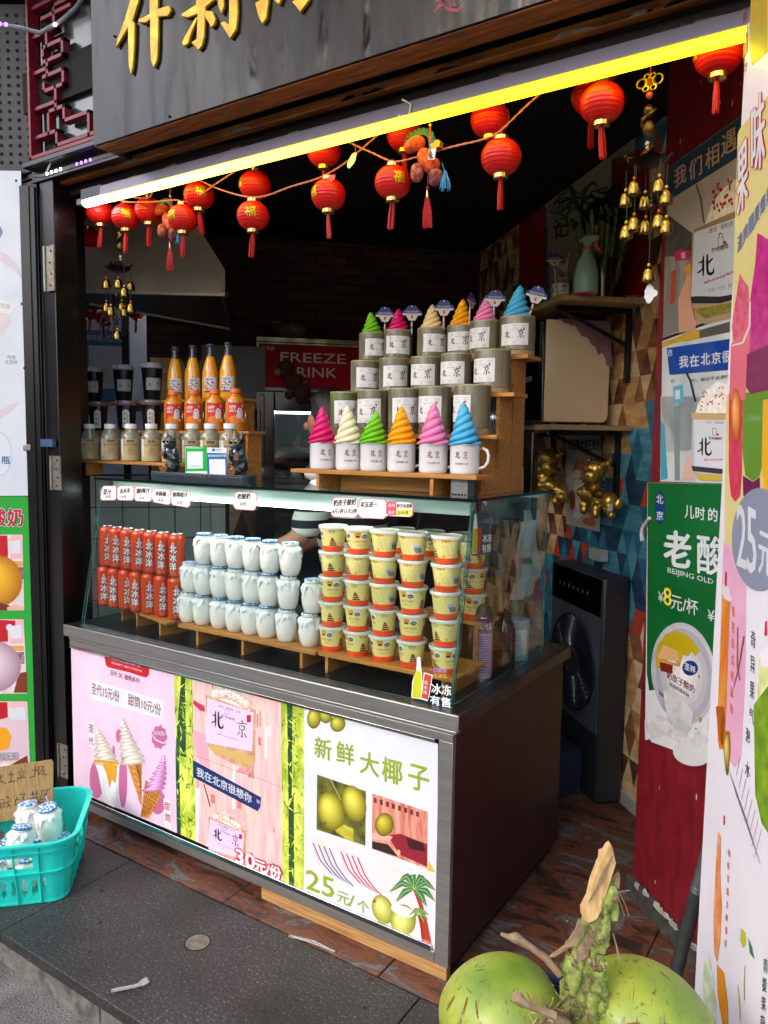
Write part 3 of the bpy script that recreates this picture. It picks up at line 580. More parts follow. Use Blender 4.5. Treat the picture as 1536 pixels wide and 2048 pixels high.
DA.poly([(90, 790), (262, 826), (262, 900), (238, 1108), (228, 1118), (160, 1082), (122, 880)], ink('#d4d2dc', 'print_glass', col2='#f2f0f4', scale=20), 2); DA.poly([(140, 812), (250, 835), (240, 960), (215, 930), (200, 990), (175, 880)], ink('#d89a1c'), 3)
swirlart(DA, 120, 585, 175, 800, 78, CREAM, ink('#b8b4bc'), 3.4, 5)
DA.poly([(96, 795), (262, 812), (258, 832), (95, 815)], ink('#c89828'), 3.8)
DA.poly([(308, 795), (414, 815), (412, 1096), (404, 1098)], WAFER, 2); DA.poly([(438, 930), (548, 1035), (462, 1190), (404, 1180)], WAFER, 2.2)
for i in range(7):
    t = i/7; DA.line([(308+t*95, 795+t*300), (414-t*2, 850+t*240)], 3, ink('#7a3c12'), 2.8); DA.line([(438-t*30, 940+t*230), (548-t*80, 1040+t*140)], 3, ink('#7a3c12'), 3.0); DA.line([(330+t*80, 800), (408, 830+i*38)], 3, ink('#7a3c12'), 2.9); DA.line([(452+t*90, 945+t*85), (415+t*45, 1170)], 3, ink('#7a3c12'), 3.1)
swirlart(DA, 286, 515, 352, 800, 82, CREAM, ink('#cfc0b4'), 3.6, 6, -8); pass
swirlart(DA, 564, 765, 500, 985, 76, '#f0c4e8', '#b860a8', 3.6, 6, 6)
DA.poly([(560, 1055), (605, 1068), (616, 1255), (604, 1260), (566, 1243)], WHT, 3.7); DA.text('甜', (565, 1128), (602, 1140), 52, CRIM, 4.5, .02); DA.text('筒', (570, 1205), (608, 1217), 52, CRIM, 4.5, .02)
# photo poster: two jar drinks on a street
r = random.Random(11)
for i in range(24):
    x = r.uniform(770, 1310); t = (x-750)/590; y0 = 262+154*t+r.uniform(0, 1000); hh = r.uniform(40, 260); ww = r.uniform(8, 40)
    y1 = min(y0+hh, 1330+t*255); 
    if y1-y0 < 20: continue
    DA.poly([(x, y0), (min(x+ww, 1335), y0+ww*.26), (min(x+ww, 1335), y1), (x, y1-ww*.3)], r.choice([PHOTO2, PHOTO, ink('#e8b8c0'), ink('#c87a68'), ink('#f0d4d8')]), .5+i*.01)
DA.poly([(758, 400), (830, 440), (838, 480), (800, 470), (755, 425)], ink('#c0285c'), 1.2)
def jarpic(x0, y0, x1, y1, h, l, big=True):
    dy = y1-y0
    DA.poly([(x0-10, y0-20), (x1+14, y1-18), (x1+8, y1+h*1.05), (x1-30, y1+h*1.32), (x0+60, y0+h*1.28), (x0, y0+h*1.02)], ink('#b88468', 'print_jar', col2='#d8a888', scale=30), l)
    for k_ in range(5): DA.poly([(x0-8+k_*3.2, y0-10), (x0+k_*3.2, y0-10), (x0+12+k_*3.2, y0+h*1.1), (x0+4+k_*3.2, y0+h*1.08)], mat('jarshade%d' % k_, (.30+.07*k_, .17+.06*k_, .12+.055*k_), .35), l+.12+.05*k_)
    if big: DA.poly([(x0-2, y0+h*1.03), (x1+5, y1+h*.98), (x1-10, y1+h*1.2), (x0+30, y0+h*1.18)], ink('#c8a860'), l+.5)
    DA.poly([(x0, y0), (x1, y1), (x1-12, y1+h*.86), (x0-8, y0+h)], ink('#dcc4e4'), l+1)
    wd = x1-x0; s = dy/wd
    DA.char(BEI, (x0+wd*.08, y0+h*.66), (x0+wd*.36, y0+h*.66+wd*.28*s), h*.42, INK, l+1.6, 1.3); DA.char(JING, (x0+wd*.62, y0+h*.86), (x0+wd*.88, y0+h*.86+wd*.26*s), h*.42, INK, l+1.6, 1.0)
    DA.text('故宫 · 颐和园 · 长城', (x0+wd*.25, y0+h*.2), (x0+wd*.72, y0+h*.2+wd*.47*s), h*.055, ink('#5a5a60'), l+1.6, 0, res=1); DA.text('竹色烟雨', (x0+wd*.3, y0+h*.42), (x0+wd*.6, y0+h*.42+wd*.3*s), h*.06, INK, l+1.6, 0, res=1)
    DA.text('zhuseyan', (x0+wd*.22, y0+h*.82), (x0+wd*.68, y0+h*.82+wd*.46*s), h*.05, CRIM, l+1.6, 0, res=1)
    DA.rect(x0+wd*.85, y0+h*.1+wd*.85*s, x0+wd*.94, y0+h*.26+wd*.85*s, CRIM, l+1.6)
    cx = x0+wd*.42
    DA.line([(cx-10, y0+h*.24), (cx-10, y0+h*.36), (cx+12, y0+h*.38), (cx+12, y0+h*.26), (cx-10, y0+h*.24)], 2, INK, l+1.6)
    for k in range(3): swirl = None
    P = [(x0+wd*(.08+.84*i/10), y0+dy*i/10-12-(h*.36)*math.sin(math.pi*i/10)**.8) for i in range(11)]
    DA.poly(P[::-1], CREAM, l+.6)
    for k_ in range(9): DA.ball(x0+wd*(.16+.085*k_), y0+dy*(.16+.085*k_)-12-(h*.20)*math.sin(math.pi*(.16+.085*k_)), wd*.10, h*.13, '#c4a898', '#fffaf2', l+.62+.06*(k_ % 3), n=5)
    for i in range(26):
        t = r.uniform(.2, .8); x = x0+wd*t; y = y0+dy*t-20-(h*.3)*math.sin(math.pi*t)*r.uniform(.4, 1); q = r.uniform(4, 9)
        DA.poly([(x, y), (x+q, y+2), (x+q*.8, y+q), (x-1, y+q*.8)], ink('#b8202e'), l+1.2+i*.01)
DA.poly([(752, 590), (850, 640), (870, 860), (800, 820), (755, 700)], ink('#e0a0b0'), 1.4); DA.poly([(1130, 780), (1168, 760), (1165, 860), (1120, 900), (1040, 880)], ink('#d890a4'), 1.4)
jarpic(850, 385, 1162, 485, 300, 2)
DA.line([(884, 295), (898, 375)], 5, INK, 2.2); DA.line([(1140, 465), (1225, 380)], 6, ink('#c8b890'), 2.2)
DA.line([(755, 765), (1338, 978)], 2, ink('#7a5a5a'), 3)
DA.poly([(756, 800), (1212, 1050), (1206, 1110), (1188, 1142), (758, 915)], NAVY, 4); DA.text('我在北京很想你', (782, 905), (1148, 1092), 62, WHT, 5, .02); DA.text('东', (1180, 1085), (1208, 1098), 26, WHT, 5, .02)
jarpic(868, 1195, 1098, 1290, 200, 2, False)
DA.line([(828, 960), (872, 1115)], 6, INK, 2.2); DA.line([(1070, 1255), (1198, 1140)], 7, ink('#d8d0a8'), 2.2)
DA.poly([(775, 990), (800, 985), (790, 1352), (775, 1345)], ink('#e6eaf2'), 1.6)
for (t, A, B, h, n_) in (('30', (1044, 1482), (1170, 1530), 92, 1), ('元/份', (1170, 1532), (1345, 1600), 78, 1)):
    DA.outline(t, A, B, h, CRIM, 13, 6, .02); DA.text(t, A, B, h, WHT, 7, .09)
# white poster with coconuts
DB.poly([toB(1497, 458), (1110, 488), (1098, 1870), toB(1497, 1690)], WHT, 0)
GRN = ink('#8aa41c'); COCO = ink('#a8a020', 'print_coco', col2='#d8d450', scale=14)
for (x, y, a, b, ro) in ((292, 318, 46, 70, .1), (368, 300, 44, 52, -.2), (448, 355, 50, 54, .3)): 
    DB.ball(x, y, a, b, '#6a6414', '#d8d250', 1+x*.001, rot=ro)
DB.poly([(222, 190), (560, 275), (560, 336), (222, 250)], SS, 1.9)
for ch, x, y, s_ in (('新', 296, 572, 108), ('鲜', 440, 606, 112), ('大', 596, 678, 120), ('椰', 742, 730, 128), ('子', 916, 778, 132)): DB.text(ch, (x, y), (x+s_*1.02, y+s_*.27), s_*1.25, GRN, 2, .03)
for q, base in (([(312, 690), (634, 800), (630, 1160), (308, 1052)], 0), ([(676, 814), (1042, 935), (1040, 1312), (674, 1180)], 1)):
    DB.poly(q, ink('#2c3014', 'print_shadow', col2='#7a7a2a', scale=22) if not base else PHOTO2, 1.5)
DB.ball(402, 930, 86, 128, '#7c7410', '#eae258', 2, rot=-.25, n=10); DB.ball(556, 880, 76, 122, '#7c7410', '#eae258', 2.9, rot=-.3, n=10); DB.poly([(430, 1060), (490, 1020), (550, 1050), (552, 1130), (500, 1115)], COCO, 1.8); DB.star(362, 1012, 16, 8, 5, ink('#6a4a1c'), 2.6); DB.line([(400, 720), (470, 860)], 8, ink('#a09a50'), 2.5)
DB.ball(756, 1020, 62, 78, '#6a6010', '#dcc840', 2.4, rot=.1); DB.poly([(676, 1075), (740, 1080), (812, 1100), (790, 1130), (720, 1120), (676, 1118)], ink('#e0a898'), 2.2); DB.poly([(780, 1090), (860, 1080), (1040, 1150), (1040, 1300), (850, 1215)], ink('#8a1a2c'), 2.0); DB.poly([(676, 1130), (780, 1150), (850, 1235), (674, 1178)], ink('#2a1c1a'), 1.9); DB.poly([(900, 1105), (1010, 1140), (1030, 1200), (920, 1180)], ink('#3c0c18'), 2.3); DB.ell(850, 1205, 12, 20, ink('#d8b870'), 2.5)
for i in range(8): DB.poly([(686+i*40, 840+i*13), (706+i*40, 846+i*13), (706+i*40, 880+i*13), (686+i*40, 874+i*13)], ink('#6a2a2c'), 2)
DB.poly([(228, 1085), (400, 1110), (560, 1170), (700, 1220), (800, 1290), (1096, 1400), (1094, 1865), (222, 1468)], ink('#ecd2ce', 'print_sand', col2='#e6dce6', scale=4), .6)
def chairart(x, y, m):
    for i in range(7):
        DB.stroke([(x+i*18, y+i*6, 4), (x+50+i*18, y+120+i*6, 4), (x+120+i*16, y+200+i*6, 4), (x+190+i*13, y+245+i*7, 4)], m if i % 2 == 0 else WHT, 2+i*.05)
    DB.line([(x+10, y+40), (x+40, y+150)], 3, ink('#b8a0a8'), 1.9); DB.line([(x+120, y+60), (x+60, y+240)], 3, ink('#b8a0a8'), 1.9)
chairart(285, 1140, ink('#6a5a80')); chairart(470, 1200, ink('#c02848'))
for t, A, B, h in (('25', (240, 1442), (425, 1510), 130), ('元', (445, 1530), (525, 1560), 78), ('/', (522, 1556), (560, 1568), 78), ('个', (578, 1590), (655, 1616), 82)): DB.outline(t, A, B, h, WHT, 7, 3, .03); DB.text(t, A, B, h, GRN, 4, .03)
for (x, y, s_) in ((955, 1440, 1.0), (985, 1610, .42)):
    for an, L_ in ((2.9, 170), (2.3, 150), (1.75, 120), (.9, 130), (.3, 160), (-.25, 150), (3.5, 130), (-.8, 120)):
        L_ *= s_; ex = x+math.cos(an)*L_; ey = y-math.sin(an)*L_*.9+L_*.35; mx_ = x+math.cos(an)*L_*.5; my = y-math.sin(an)*L_*.65-10*s_
        if ex > 1092: ex = 1092
        DB.stroke([(x, y, 4*s_), (mx_, my, 22*s_), (ex, ey, 2)], ink('#2c7a4c'), 5+s_*.5); DB.stroke([(x, y, 1.5), (mx_, my, 1.8), (ex, ey, .8)], ink('#c8d870'), 6+s_*.5)
DB.stroke([(955, 1440, 10), (1000, 1560, 13), (1030, 1700, 18), (1050, 1845, 24)], ink('#a83820'), 4.5); DB.stroke([(985, 1615, 8), (1005, 1700, 10), (1020, 1835, 13)], ink('#8a2c18'), 4.4)
DB.ball(745, 1580, 68, 100, '#8a9020', '#ecec88', 3, rot=-.35, n=10); DB.star(692, 1525, 14, 7, 6, ink('#6a4a1c'), 3.6)
DB.ball(880, 1650, 84, 104, '#8a9020', '#f0f08c', 3.8, rot=-.1, n=10, oy=0); DB.ell(880, 1590, 82, 32, CREAM, 4.8, rot=.32); DB.poly([(1050, 1260), (1090, 1335), (1040, 1325)], ink('#d8b030'), 2)
mb.build('printed_posters', ctr)
# --- glass case
GL = clear('case_glass', (.93, .965, .955), rough=.0); EDGE = mat('glass_edge', '#3a6a62', .15, coat=.6, emit=.0, alpha=.8); EDGED = mat('glass_edge_dark', '#0c1513', .15, coat=.5)
case = thing('glass_case', 'greenish glass display case on top of the counter with leaning front pane', 'display case', (-1.8, 2.3, .737))
gx0, gx1, fy0, fy1, by, zt = -2.60, -.950, 1.808, 1.915, 2.50, 1.3395
def pane(name, P, d):
    mb = MB(); n = len(P); d = V(d); Q = [V(p) for p in P]
    mb.add(Q+[p+d for p in Q], [list(range(n))[::-1], list(range(n, 2*n))], GL); mb.add(Q+[p+d for p in Q], [(i, (i+1) % n, n+(i+1) % n, n+i) for i in range(n)], EDGE)
    return mb.build(name, case)
pane('front_pane', [(gx0, fy0, .7755), (gx1+.004, fy0, .7755), (gx1+.004, fy1, zt-.001), (gx0, fy1, zt-.001)], (0, .007, 0))
pane('side_pane', [(gx1-.004, fy0+.009, .7755), (gx1-.004, by, .7755), (gx1-.004, by, zt-.001), (gx1-.004, fy1+.009, zt-.001)], (-.007, 0, 0))
pane('side_pane', [(gx0+.01, fy0+.009, .7755), (gx0+.01, by, .7755), (gx0+.01, by, zt-.001), (gx0+.01, fy1+.009, zt-.001)], (-.007, 0, 0))
mb = MB(); mb.add([(gx0-.03, fy1-.012, zt), (gx1+.012, fy1-.012, zt), (gx1+.012, by+.01, zt), (gx0-.03, by+.01, zt), (gx0-.03, fy1-.012, zt+.009), (gx1+.012, fy1-.012, zt+.009), (gx1+.012, by+.01, zt+.009), (gx0-.03, by+.01, zt+.009)], [(0, 3, 2, 1), (4, 5, 6, 7)], clear('top_glass', (.55, .62, .6)))
mb.add([(gx0-.03, fy1-.012, zt), (gx1+.012, fy1-.012, zt), (gx1+.012, by+.01, zt), (gx0-.03, by+.01, zt), (gx0-.03, fy1-.012, zt+.009), (gx1+.012, fy1-.012, zt+.009), (gx1+.012, by+.01, zt+.009), (gx0-.03, by+.01, zt+.009)], [(0, 1, 5, 4), (1, 2, 6, 5), (2, 3, 7, 6), (3, 0, 4, 7)], EDGED); mb.build('top_pane', case)
mb = MB(); mb.box((gx0, by-.01, .7755), (gx1-.01, by+.005, .80), SS); mb.box((gx0, by-.012, zt-.02), (gx1-.01, by+.005, zt-.002), SS); mb.build('rear_rail', case)
mb = MB(); mb.box((gx0+.02, 1.955, zt-.045), (gx1-.03, 1.995, zt-.006), mat('lamp_body', '#b8ccc6', .4)); mb.build('lamp_housing', case, bevel=.003)
mb = MB(); mb.box((gx0+.06, 1.95, zt-.060), (gx1-.3, 1.99, zt-.046), mat('case_tube', '#ffffff', .4, emit=4, ecol='#f4fff8')); mb.build('lamp_tube', case)
# price cards stuck to the leaning pane
CN = V((0, -(zt-.7755), (fy1-fy0))).normalized(); CP = V((0, fy0, .7755))
CARD = mat('card_white', '#ece8e6', .5); CRED = mat('card_red', '#d0405a', .5); PEN = mat('pen', '#151515', .5); PENR = mat('pen_red', '#a0202c', .5)
def card(q, lines, lab, ox=160, oy=940, k=.32552, extra=None):
    mb = MB(); D = pxdec(mb, CP, CN, ox, oy, k, .0006)
    cx = sum(p[0] for p in q)/4; cy = sum(p[1] for p in q)/4
    def oct_(f):
        P = []
        for i in range(4):
            a = V(q[i]); b = V(q[(i+1) % 4]); p0_ = a.lerp(b, .1 if i % 2 == 0 else .14); p1_ = a.lerp(b, .9 if i % 2 == 0 else .86); P += [p0_, p1_]
        c = V((cx, cy)); return [tuple(c+(p-c)*f) for p in P]
    D.poly(oct_(1), CRED, 2.5); D.poly(oct_(.94), CARD, 3.2)
    W = [D.fn(x, y, .6) for x, y in oct_(1)]; mb.poly(W[::-1], CARD)
    for (t, A, B, h) in lines: D.text(t, A, B, h, PEN, 4, .07, hx=h*.12, res=1)
    if extra: extra(D)
    return tag(mb.build('price_card'), lab, 'price card', 'price cards taped along the top of the glass case')
card([(138, 97), (228, 97), (226, 187), (122, 187)], [('豆汁', (145, 150), (192, 152), 32), ('10元', (160, 172), (192, 174), 18)], 'leftmost white price card, for bean milk at 10, in the glass corner')
card([(232, 97), (335, 99), (333, 188), (227, 187)], [('北冰洋', (246, 145), (308, 140), 28), ('10元', (252, 175), (288, 176), 18)], 'second white price card from the left, above the orange cans')
card([(337, 98), (446, 104), (443, 197), (334, 190)], [('酸梅汁', (350, 145), (432, 140), 30), ('15元', (368, 182), (396, 182), 18)], 'third white price card from the left')
card([(450, 110), (560, 120), (560, 218), (446, 198)], [('冰杨梅', (464, 158), (530, 164), 30), ('15元', (480, 194), (514, 198), 20)], 'fourth white price card from the left')
card([(564, 122), (688, 134), (676, 234), (560, 216)], [('鲜榨桔汁', (572, 168), (662, 168), 32), ('15元', (600, 210), (632, 214), 20)], 'tilted white price card ending the left row of five')
card([(952, 132), (1094, 140), (1082, 252), (942, 240)], [('老酸奶', (966, 180), (1048, 178), 34), ('10元', (986, 222), (1024, 224), 26)], 'lone white price card above the white yogurt jars')
kw = dict(ox=600, oy=940, k=.35807)
card([(182, 150), (328, 156), (322, 270), (172, 262)], [('奶皮子酸奶', (188, 202), (312, 196), 34), ('8元1杯15元2杯', (182, 246), (318, 244), 28)], 'wide two-line white price card above the yogurt cups', **kw)
card([(332, 156), (490, 164), (484, 276), (326, 268)], [('买五送一', (340, 210), (432, 206), 30)], 'one-line white price card between the wide card and the red one', **kw)
def redcard(D):
    D.poly([(490, 180), (540, 178), (540, 252), (490, 256)], CRED, 3.4); D.poly([(540, 222), (626, 220), (628, 254), (540, 254)], mat('card_yellow', '#e8dc2a', .5), 3.5)
    D.text('品名', (496, 206), (532, 206), 18, CARD, 4.2, .01); D.text('售价', (496, 246), (532, 246), 18, CARD, 4.2, .01)
card([(488, 176), (634, 180), (632, 264), (486, 258)], [('奶子冰淇淋', (542, 212), (626, 212), 22), ('25元/支', (546, 248), (608, 250), 22)], 'red and yellow price card, rightmost on the front pane', extra=redcard, **kw)
# sold-cold stickers
def drinkart(D, s_=1, ox=0, oy=0):
    f = lambda P: [(ox+x*s_, oy+y*s_) for x, y in P]
    D.poly(f([(655, 1045), (672, 1045), (680, 1130), (684, 1180), (678, 1280), (622, 1272), (628, 1180), (650, 1120)]), mat('st_line', '#dfe6e0', .4), 1)
    D.poly(f([(650, 1120), (674, 1122), (680, 1180), (675, 1276), (627, 1268), (632, 1180)]), mat('st_lime', '#b8bc14', .4), 1.6)
    D.poly(f([(693, 1130), (742, 1145), (722, 1270), (712, 1292), (674, 1278)]), mat('st_line', '#dfe6e0', .4), 1); D.poly(f([(697, 1136), (737, 1149), (716, 1284), (680, 1272)]), mat('st_red', '#b03a20', .4), 1.8)
    for i, ch in enumerate('北冰洋'): D.text(ch, *f([(694-i*3, 1195+i*28), (716-i*3, 1200+i*28)]), 22*s_, WHT, 2.6, .02, res=1)
st = MB(); D = pxdec(st, CP, CN, 600, 940, .35807, .0006); drinkart(D)
D.text('一口爽到', (722, 1128), (818, 1134), 26, mat('st_blue', '#7488c8', .4), 2, .03); D.text('北冰洋', (745, 1160), (820, 1166), 26, mat('st_gold', '#b89a3c', .4), 2, .04); D.text('冰冻', (735, 1248), (845, 1262), 58, mat('st_white', '#dfeaf4', .4), 2, .03); D.text('有售', (728, 1310), (842, 1328), 54, MATS['st_white'], 2, .03)
tag(st.build('sticker'), 'drink sticker with white and blue writing at the bottom corner of the front pane', 'sticker')
st = MB(); D = pxdec(st, (gx1-.002, 0, 0), (1, 0, 0), 600, 940, .35807, .0006)
D.poly([(958, 225), (1060, 245), (1058, 470), (955, 480)], mat('st_teal', '#2c4a4c', .5, alpha=.8), .5)
D.poly([(970, 245), (984, 245), (990, 320), (988, 465), (962, 470), (964, 330)], MATS['st_line'], 1); D.poly([(965, 330), (988, 325), (986, 460), (964, 466)], MATS['st_lime'], 1.6); D.poly([(990, 320), (1014, 322), (1004, 458), (988, 462)], MATS['st_red'], 1.8)
D.text('冰冻', (1018, 405), (1068, 400), 45, MATS['st_white'], 2, .03); D.text('有售', (1016, 462), (1064, 456), 45, MATS['st_white'], 2, .03); D.text('一口爽', (1008, 300), (1056, 296), 24, MATS['st_blue'], 2, .03)
tag(st.build('sticker'), 'drink sticker with white writing high on the right glass pane', 'sticker')
# ------------------------------------------------------------------ goods: prototypes, label side towards local -Y
def facing(x, y, turn=0): return math.atan2(-y, -x)+math.pi/2+R(turn)
def cyl(mb, rad, c=(0, 0), step=.0003, z0=0):
    rf = rad if callable(rad) else (lambda v: rad)
    def fn(u, v, l):
        r = rf(v)+l*step; a = -math.pi/2+u/rf(v); return V((c[0]+r*math.cos(a), c[1]+r*math.sin(a), z0+v))
    return Dec(mb, fn, strip=.005)
def shelfboard(name, x0, x1, y0, y1, zt, th, legs, zb, lab, group=None, cat='shelf', m=None):
    m = m or OAK; o = thing(name, lab, cat, ((x0+x1)/2, (y0+y1)/2, zb), group)
    mb = MB(); mb.box((x0, y0, zt-th), (x1, y1, zt), m); mb.build('board', o, bevel=.001)
    for lx in legs: mb = MB(); mb.box((lx-.006, y0+.006, zb), (lx+.006, y1-.004, zt-th-.0003), m); mb.build('leg', o, bevel=.0008)
    return o
CW = .7375
BEFORE = set(bpy.data.objects)
def chain(pxs, y0, gap):   # row from right to left, every piece touching its neighbour, each on its own sight column
    out = [V((onY(pxs[-1], 1200, y0).x, y0, 0))]
    for px in reversed(pxs[:-1]):
        y = out[-1].y-.02; p_ = onY(px, 1200, y); p_.z = 0
        while (p_-out[-1]).length < gap or y < y0-.001: y += .002; p_ = onY(px, 1200, y); p_.z = 0
        out.append(p_)
    return out[::-1]
rs_ = shelfboard('riser_shelf', -2.68, -2.235, 1.99, 2.13, .804, .012, (-2.64, -2.50, -2.30), CW, 'low bamboo riser under the orange drink cans'); rs_.rotation_euler.z = R(-13.5)
shelfboard('riser_shelf', -2.20, -1.535, 1.945, 2.15, .8055, .012, (-2.10, -1.87, -1.60), CW, 'long low bamboo riser under the white yogurt jars')
shelfboard('riser_shelf', -1.53, -1.02, 1.955, 2.17, .806, .013, (-1.5, -1.16, -1.06), CW, 'low bamboo riser under the yellow yogurt cups')
shelfboard('riser_shelf', -1.30, -1.035, 2.175, 2.30, .93, .012, (-1.28, -1.06), CW, 'small bamboo step behind the yogurt cups by the side pane')
shelfboard('riser_shelf', -1.52, -1.12, 2.20, 2.32, 1.12, .012, (-1.5, -1.14), CW, 'tall bamboo step behind the stacked yogurt cups')
# drink can
CANR = mat('can_red', '#cf4418', .3, metal=.25, coat=.4, var=.08, scale=3); SILV = mat('silver', '#b8b4ac', .25, metal=1)
can = thing('drink_can', '', 'can', (0, 0, 0), 'orange drink cans stacked two high in the glass case')
mb = MB(); mb.lathe([(.023, 0), (.0255, .002), (.031, .01), (.0315, .014), (.0315, .150), (.0305, .155), (.0265, .162), (.0262, .1655)], CANR, 28)
D = cyl(mb, .0315)
OUT = mat('can_navy', '#16203c', .35, coat=.4); CWH = mat('can_white', '#e4e4e4', .35, coat=.4); CPK = mat('can_pale', '#e8b8a0', .35)
for i, ch in enumerate('北冰洋'):
    y = .096-.034*i; D.outline(ch, (-.0135-.0012*i, y+.001), (.0135-.0012*i, y), .030, OUT, .0026, 1); D.text(ch, (-.0135-.0012*i, y+.001), (.0135-.0012*i, y), .030, CWH, 2.5, .06, res=1)
D.text('桔汁汽水', (-.014, .018), (.008, .018), .005, CPK, 1, res=1); D.text('330mL', (-.014, .011), (.012, .011), .0035, CPK, 1, res=1); D.ell(-.002, .133, .004, .005, CPK, 1, 8)
for i, ch in enumerate('ARCTIC'): D.text(ch, (.045-.0, .115-.012*i), (.054, .115-.012*i), .010, OUT, 1, .02, res=1)
for i, ch in enumerate('OCEAN'): D.text(ch, (.057-.0, .115-.012*i), (.066, .115-.012*i), .010, CWH, 1, .02, res=1)
D.rect(.085, .02, .1, .06, CWH, 1, 3)
mb.build('body', can)
mb = MB(); mb.lathe([(.0262, .1652), (.0268, .1672), (.0255, .1676), (.0245, .1655), (.001, .1652)], SILV, 24); mb.box((-.004, -.012, .1655), (.004, .012, .167), SILV); mb.build('lid', can)
CH_ = [chain([211, 231, 253, 275, 299, 324, 352], 2.0, .0635), chain([217, 236, 258, 280, 304, 328, 355], 2.0, .0635)]; first = True
for row in range(2):
    for i in range(7):
        x, y = CH_[row][i].x, CH_[row][i].y; z = .8045+.1685*row; lab = 'orange-red drink can, %s from the left in the %s row of cans' % (ORD[i], ('lower', 'upper')[row])
        if i == 6: lab = 'orange-red drink can at the right end of the %s row of cans, beside the jars' % ('lower', 'upper')[row]
        rz = facing(x, y, rnd.uniform(-16, 12)+(-25 if (row, i) == (1, 6) else 0))
        if first: can.location = (x, y, z); can.rotation_euler.z = rz; can['label'] = lab; first = False
        else: dup(can, (x, y, z), rz, lab)
# yogurt jar
PORC = mat('porcelain', '#ebe9e2', .15, coat=.5, var=.03, scale=10); PAPR = mat('jar_paper', '#dfe2e0', .7, bump=.5, scale=90); BLUP = mat('jar_blue', '#2a78b4', .5, col2='#e6eef2', scale=120, lo=.48, hi=.54); BLUR = mat('jar_bluerim', '#1c62a4', .45)
def make_jar(seed):
    r = random.Random(seed)
    j = thing('yogurt_jar', '', 'jar', (0, 0, 0), 'white porcelain yogurt jars stacked three high in the glass case')
    mb = MB(); mb.lathe([(.025, 0), (.0285, .002), (.0355, .022), (.0388, .050), (.0378, .074), (.032, .093), (.0275, .099), (.0275, .106)], PORC, 28); mb.build('body', j)
    mb = MB(); ph = [r.uniform(0, 6.28) for _ in range(4)]
    def f(u, v):
        a = 6.2832*u; drop = .026+.012*math.sin(4*a+ph[0])+.008*math.sin(7*a+ph[1])+.003*math.sin(15*a); drop = max(.010, drop)
        rr = .0282 if v < .12 else .0282+.0105*min(1, (v-.12)*2.2)*(1+.16*math.sin(11*a+ph[2]+2*v)+.14*math.sin(17*a+ph[3]))+.0028*max(0, math.sin(9*a+5*v))
        rr = min(rr, .0428)
        return (rr*math.cos(a), rr*math.sin(a), .101-drop*max(0, v-.1)/.9)
    mb.grid(f, 60, 6, PAPR); mb.lathe([(.0275, .1005), (.0283, .102), (.0275, .1035)], mat('rubber', '#c8b878', .6), 24)
    mb.lathe([(.0275, .103), (.0288, .106), (.0292, .111), (.028, .1145)], PAPR, 28, ms=[PAPR, BLUR if seed % 2 else PAPR, BLUP])
    mb.lathe([(.028, .1145), (.02, .1155), (.0005, .1157)], BLUP, 28)
    mb.build('paper_cover', j); return j
jars = [make_jar(s) for s in (1, 2, 3)]; used = set()
def put(protos, k, loc, rz, lab):
    p = protos[k]
    if id(p) not in used: used.add(id(p)); p.location = loc; p.rotation_euler.z = rz; p['label'] = lab; return p
    return dup(p, loc, rz, lab)
J = [([376.5, 405.8, 440, 470.9, 501.8, 533.7, 573.4, 619.6], 'bottom'), ([381, 408, 440.6, 471.8, 505, 537.6, 576.6, 625.5], 'middle'), ([409, 441.5, 472.5, 505.7, 540.8, 580.9], 'top')]
for row, (xs_, nm) in enumerate(J):
    z = .806+.1165*row+(.001*row)
    CJ = chain(xs_, 2.0, .0755)
    for i, px in enumerate(xs_):
        x, yj = CJ[i].x, CJ[i].y; lab = 'white paper-topped yogurt jar, %s from the left in the %s row of jars' % (ORD[i], nm)
        if i == len(xs_)-1: lab = 'white paper-topped yogurt jar at the right end of the %s row of jars' % nm
        put(jars, rnd.randrange(3), (x, yj, z), rnd.uniform(0, 6), lab)
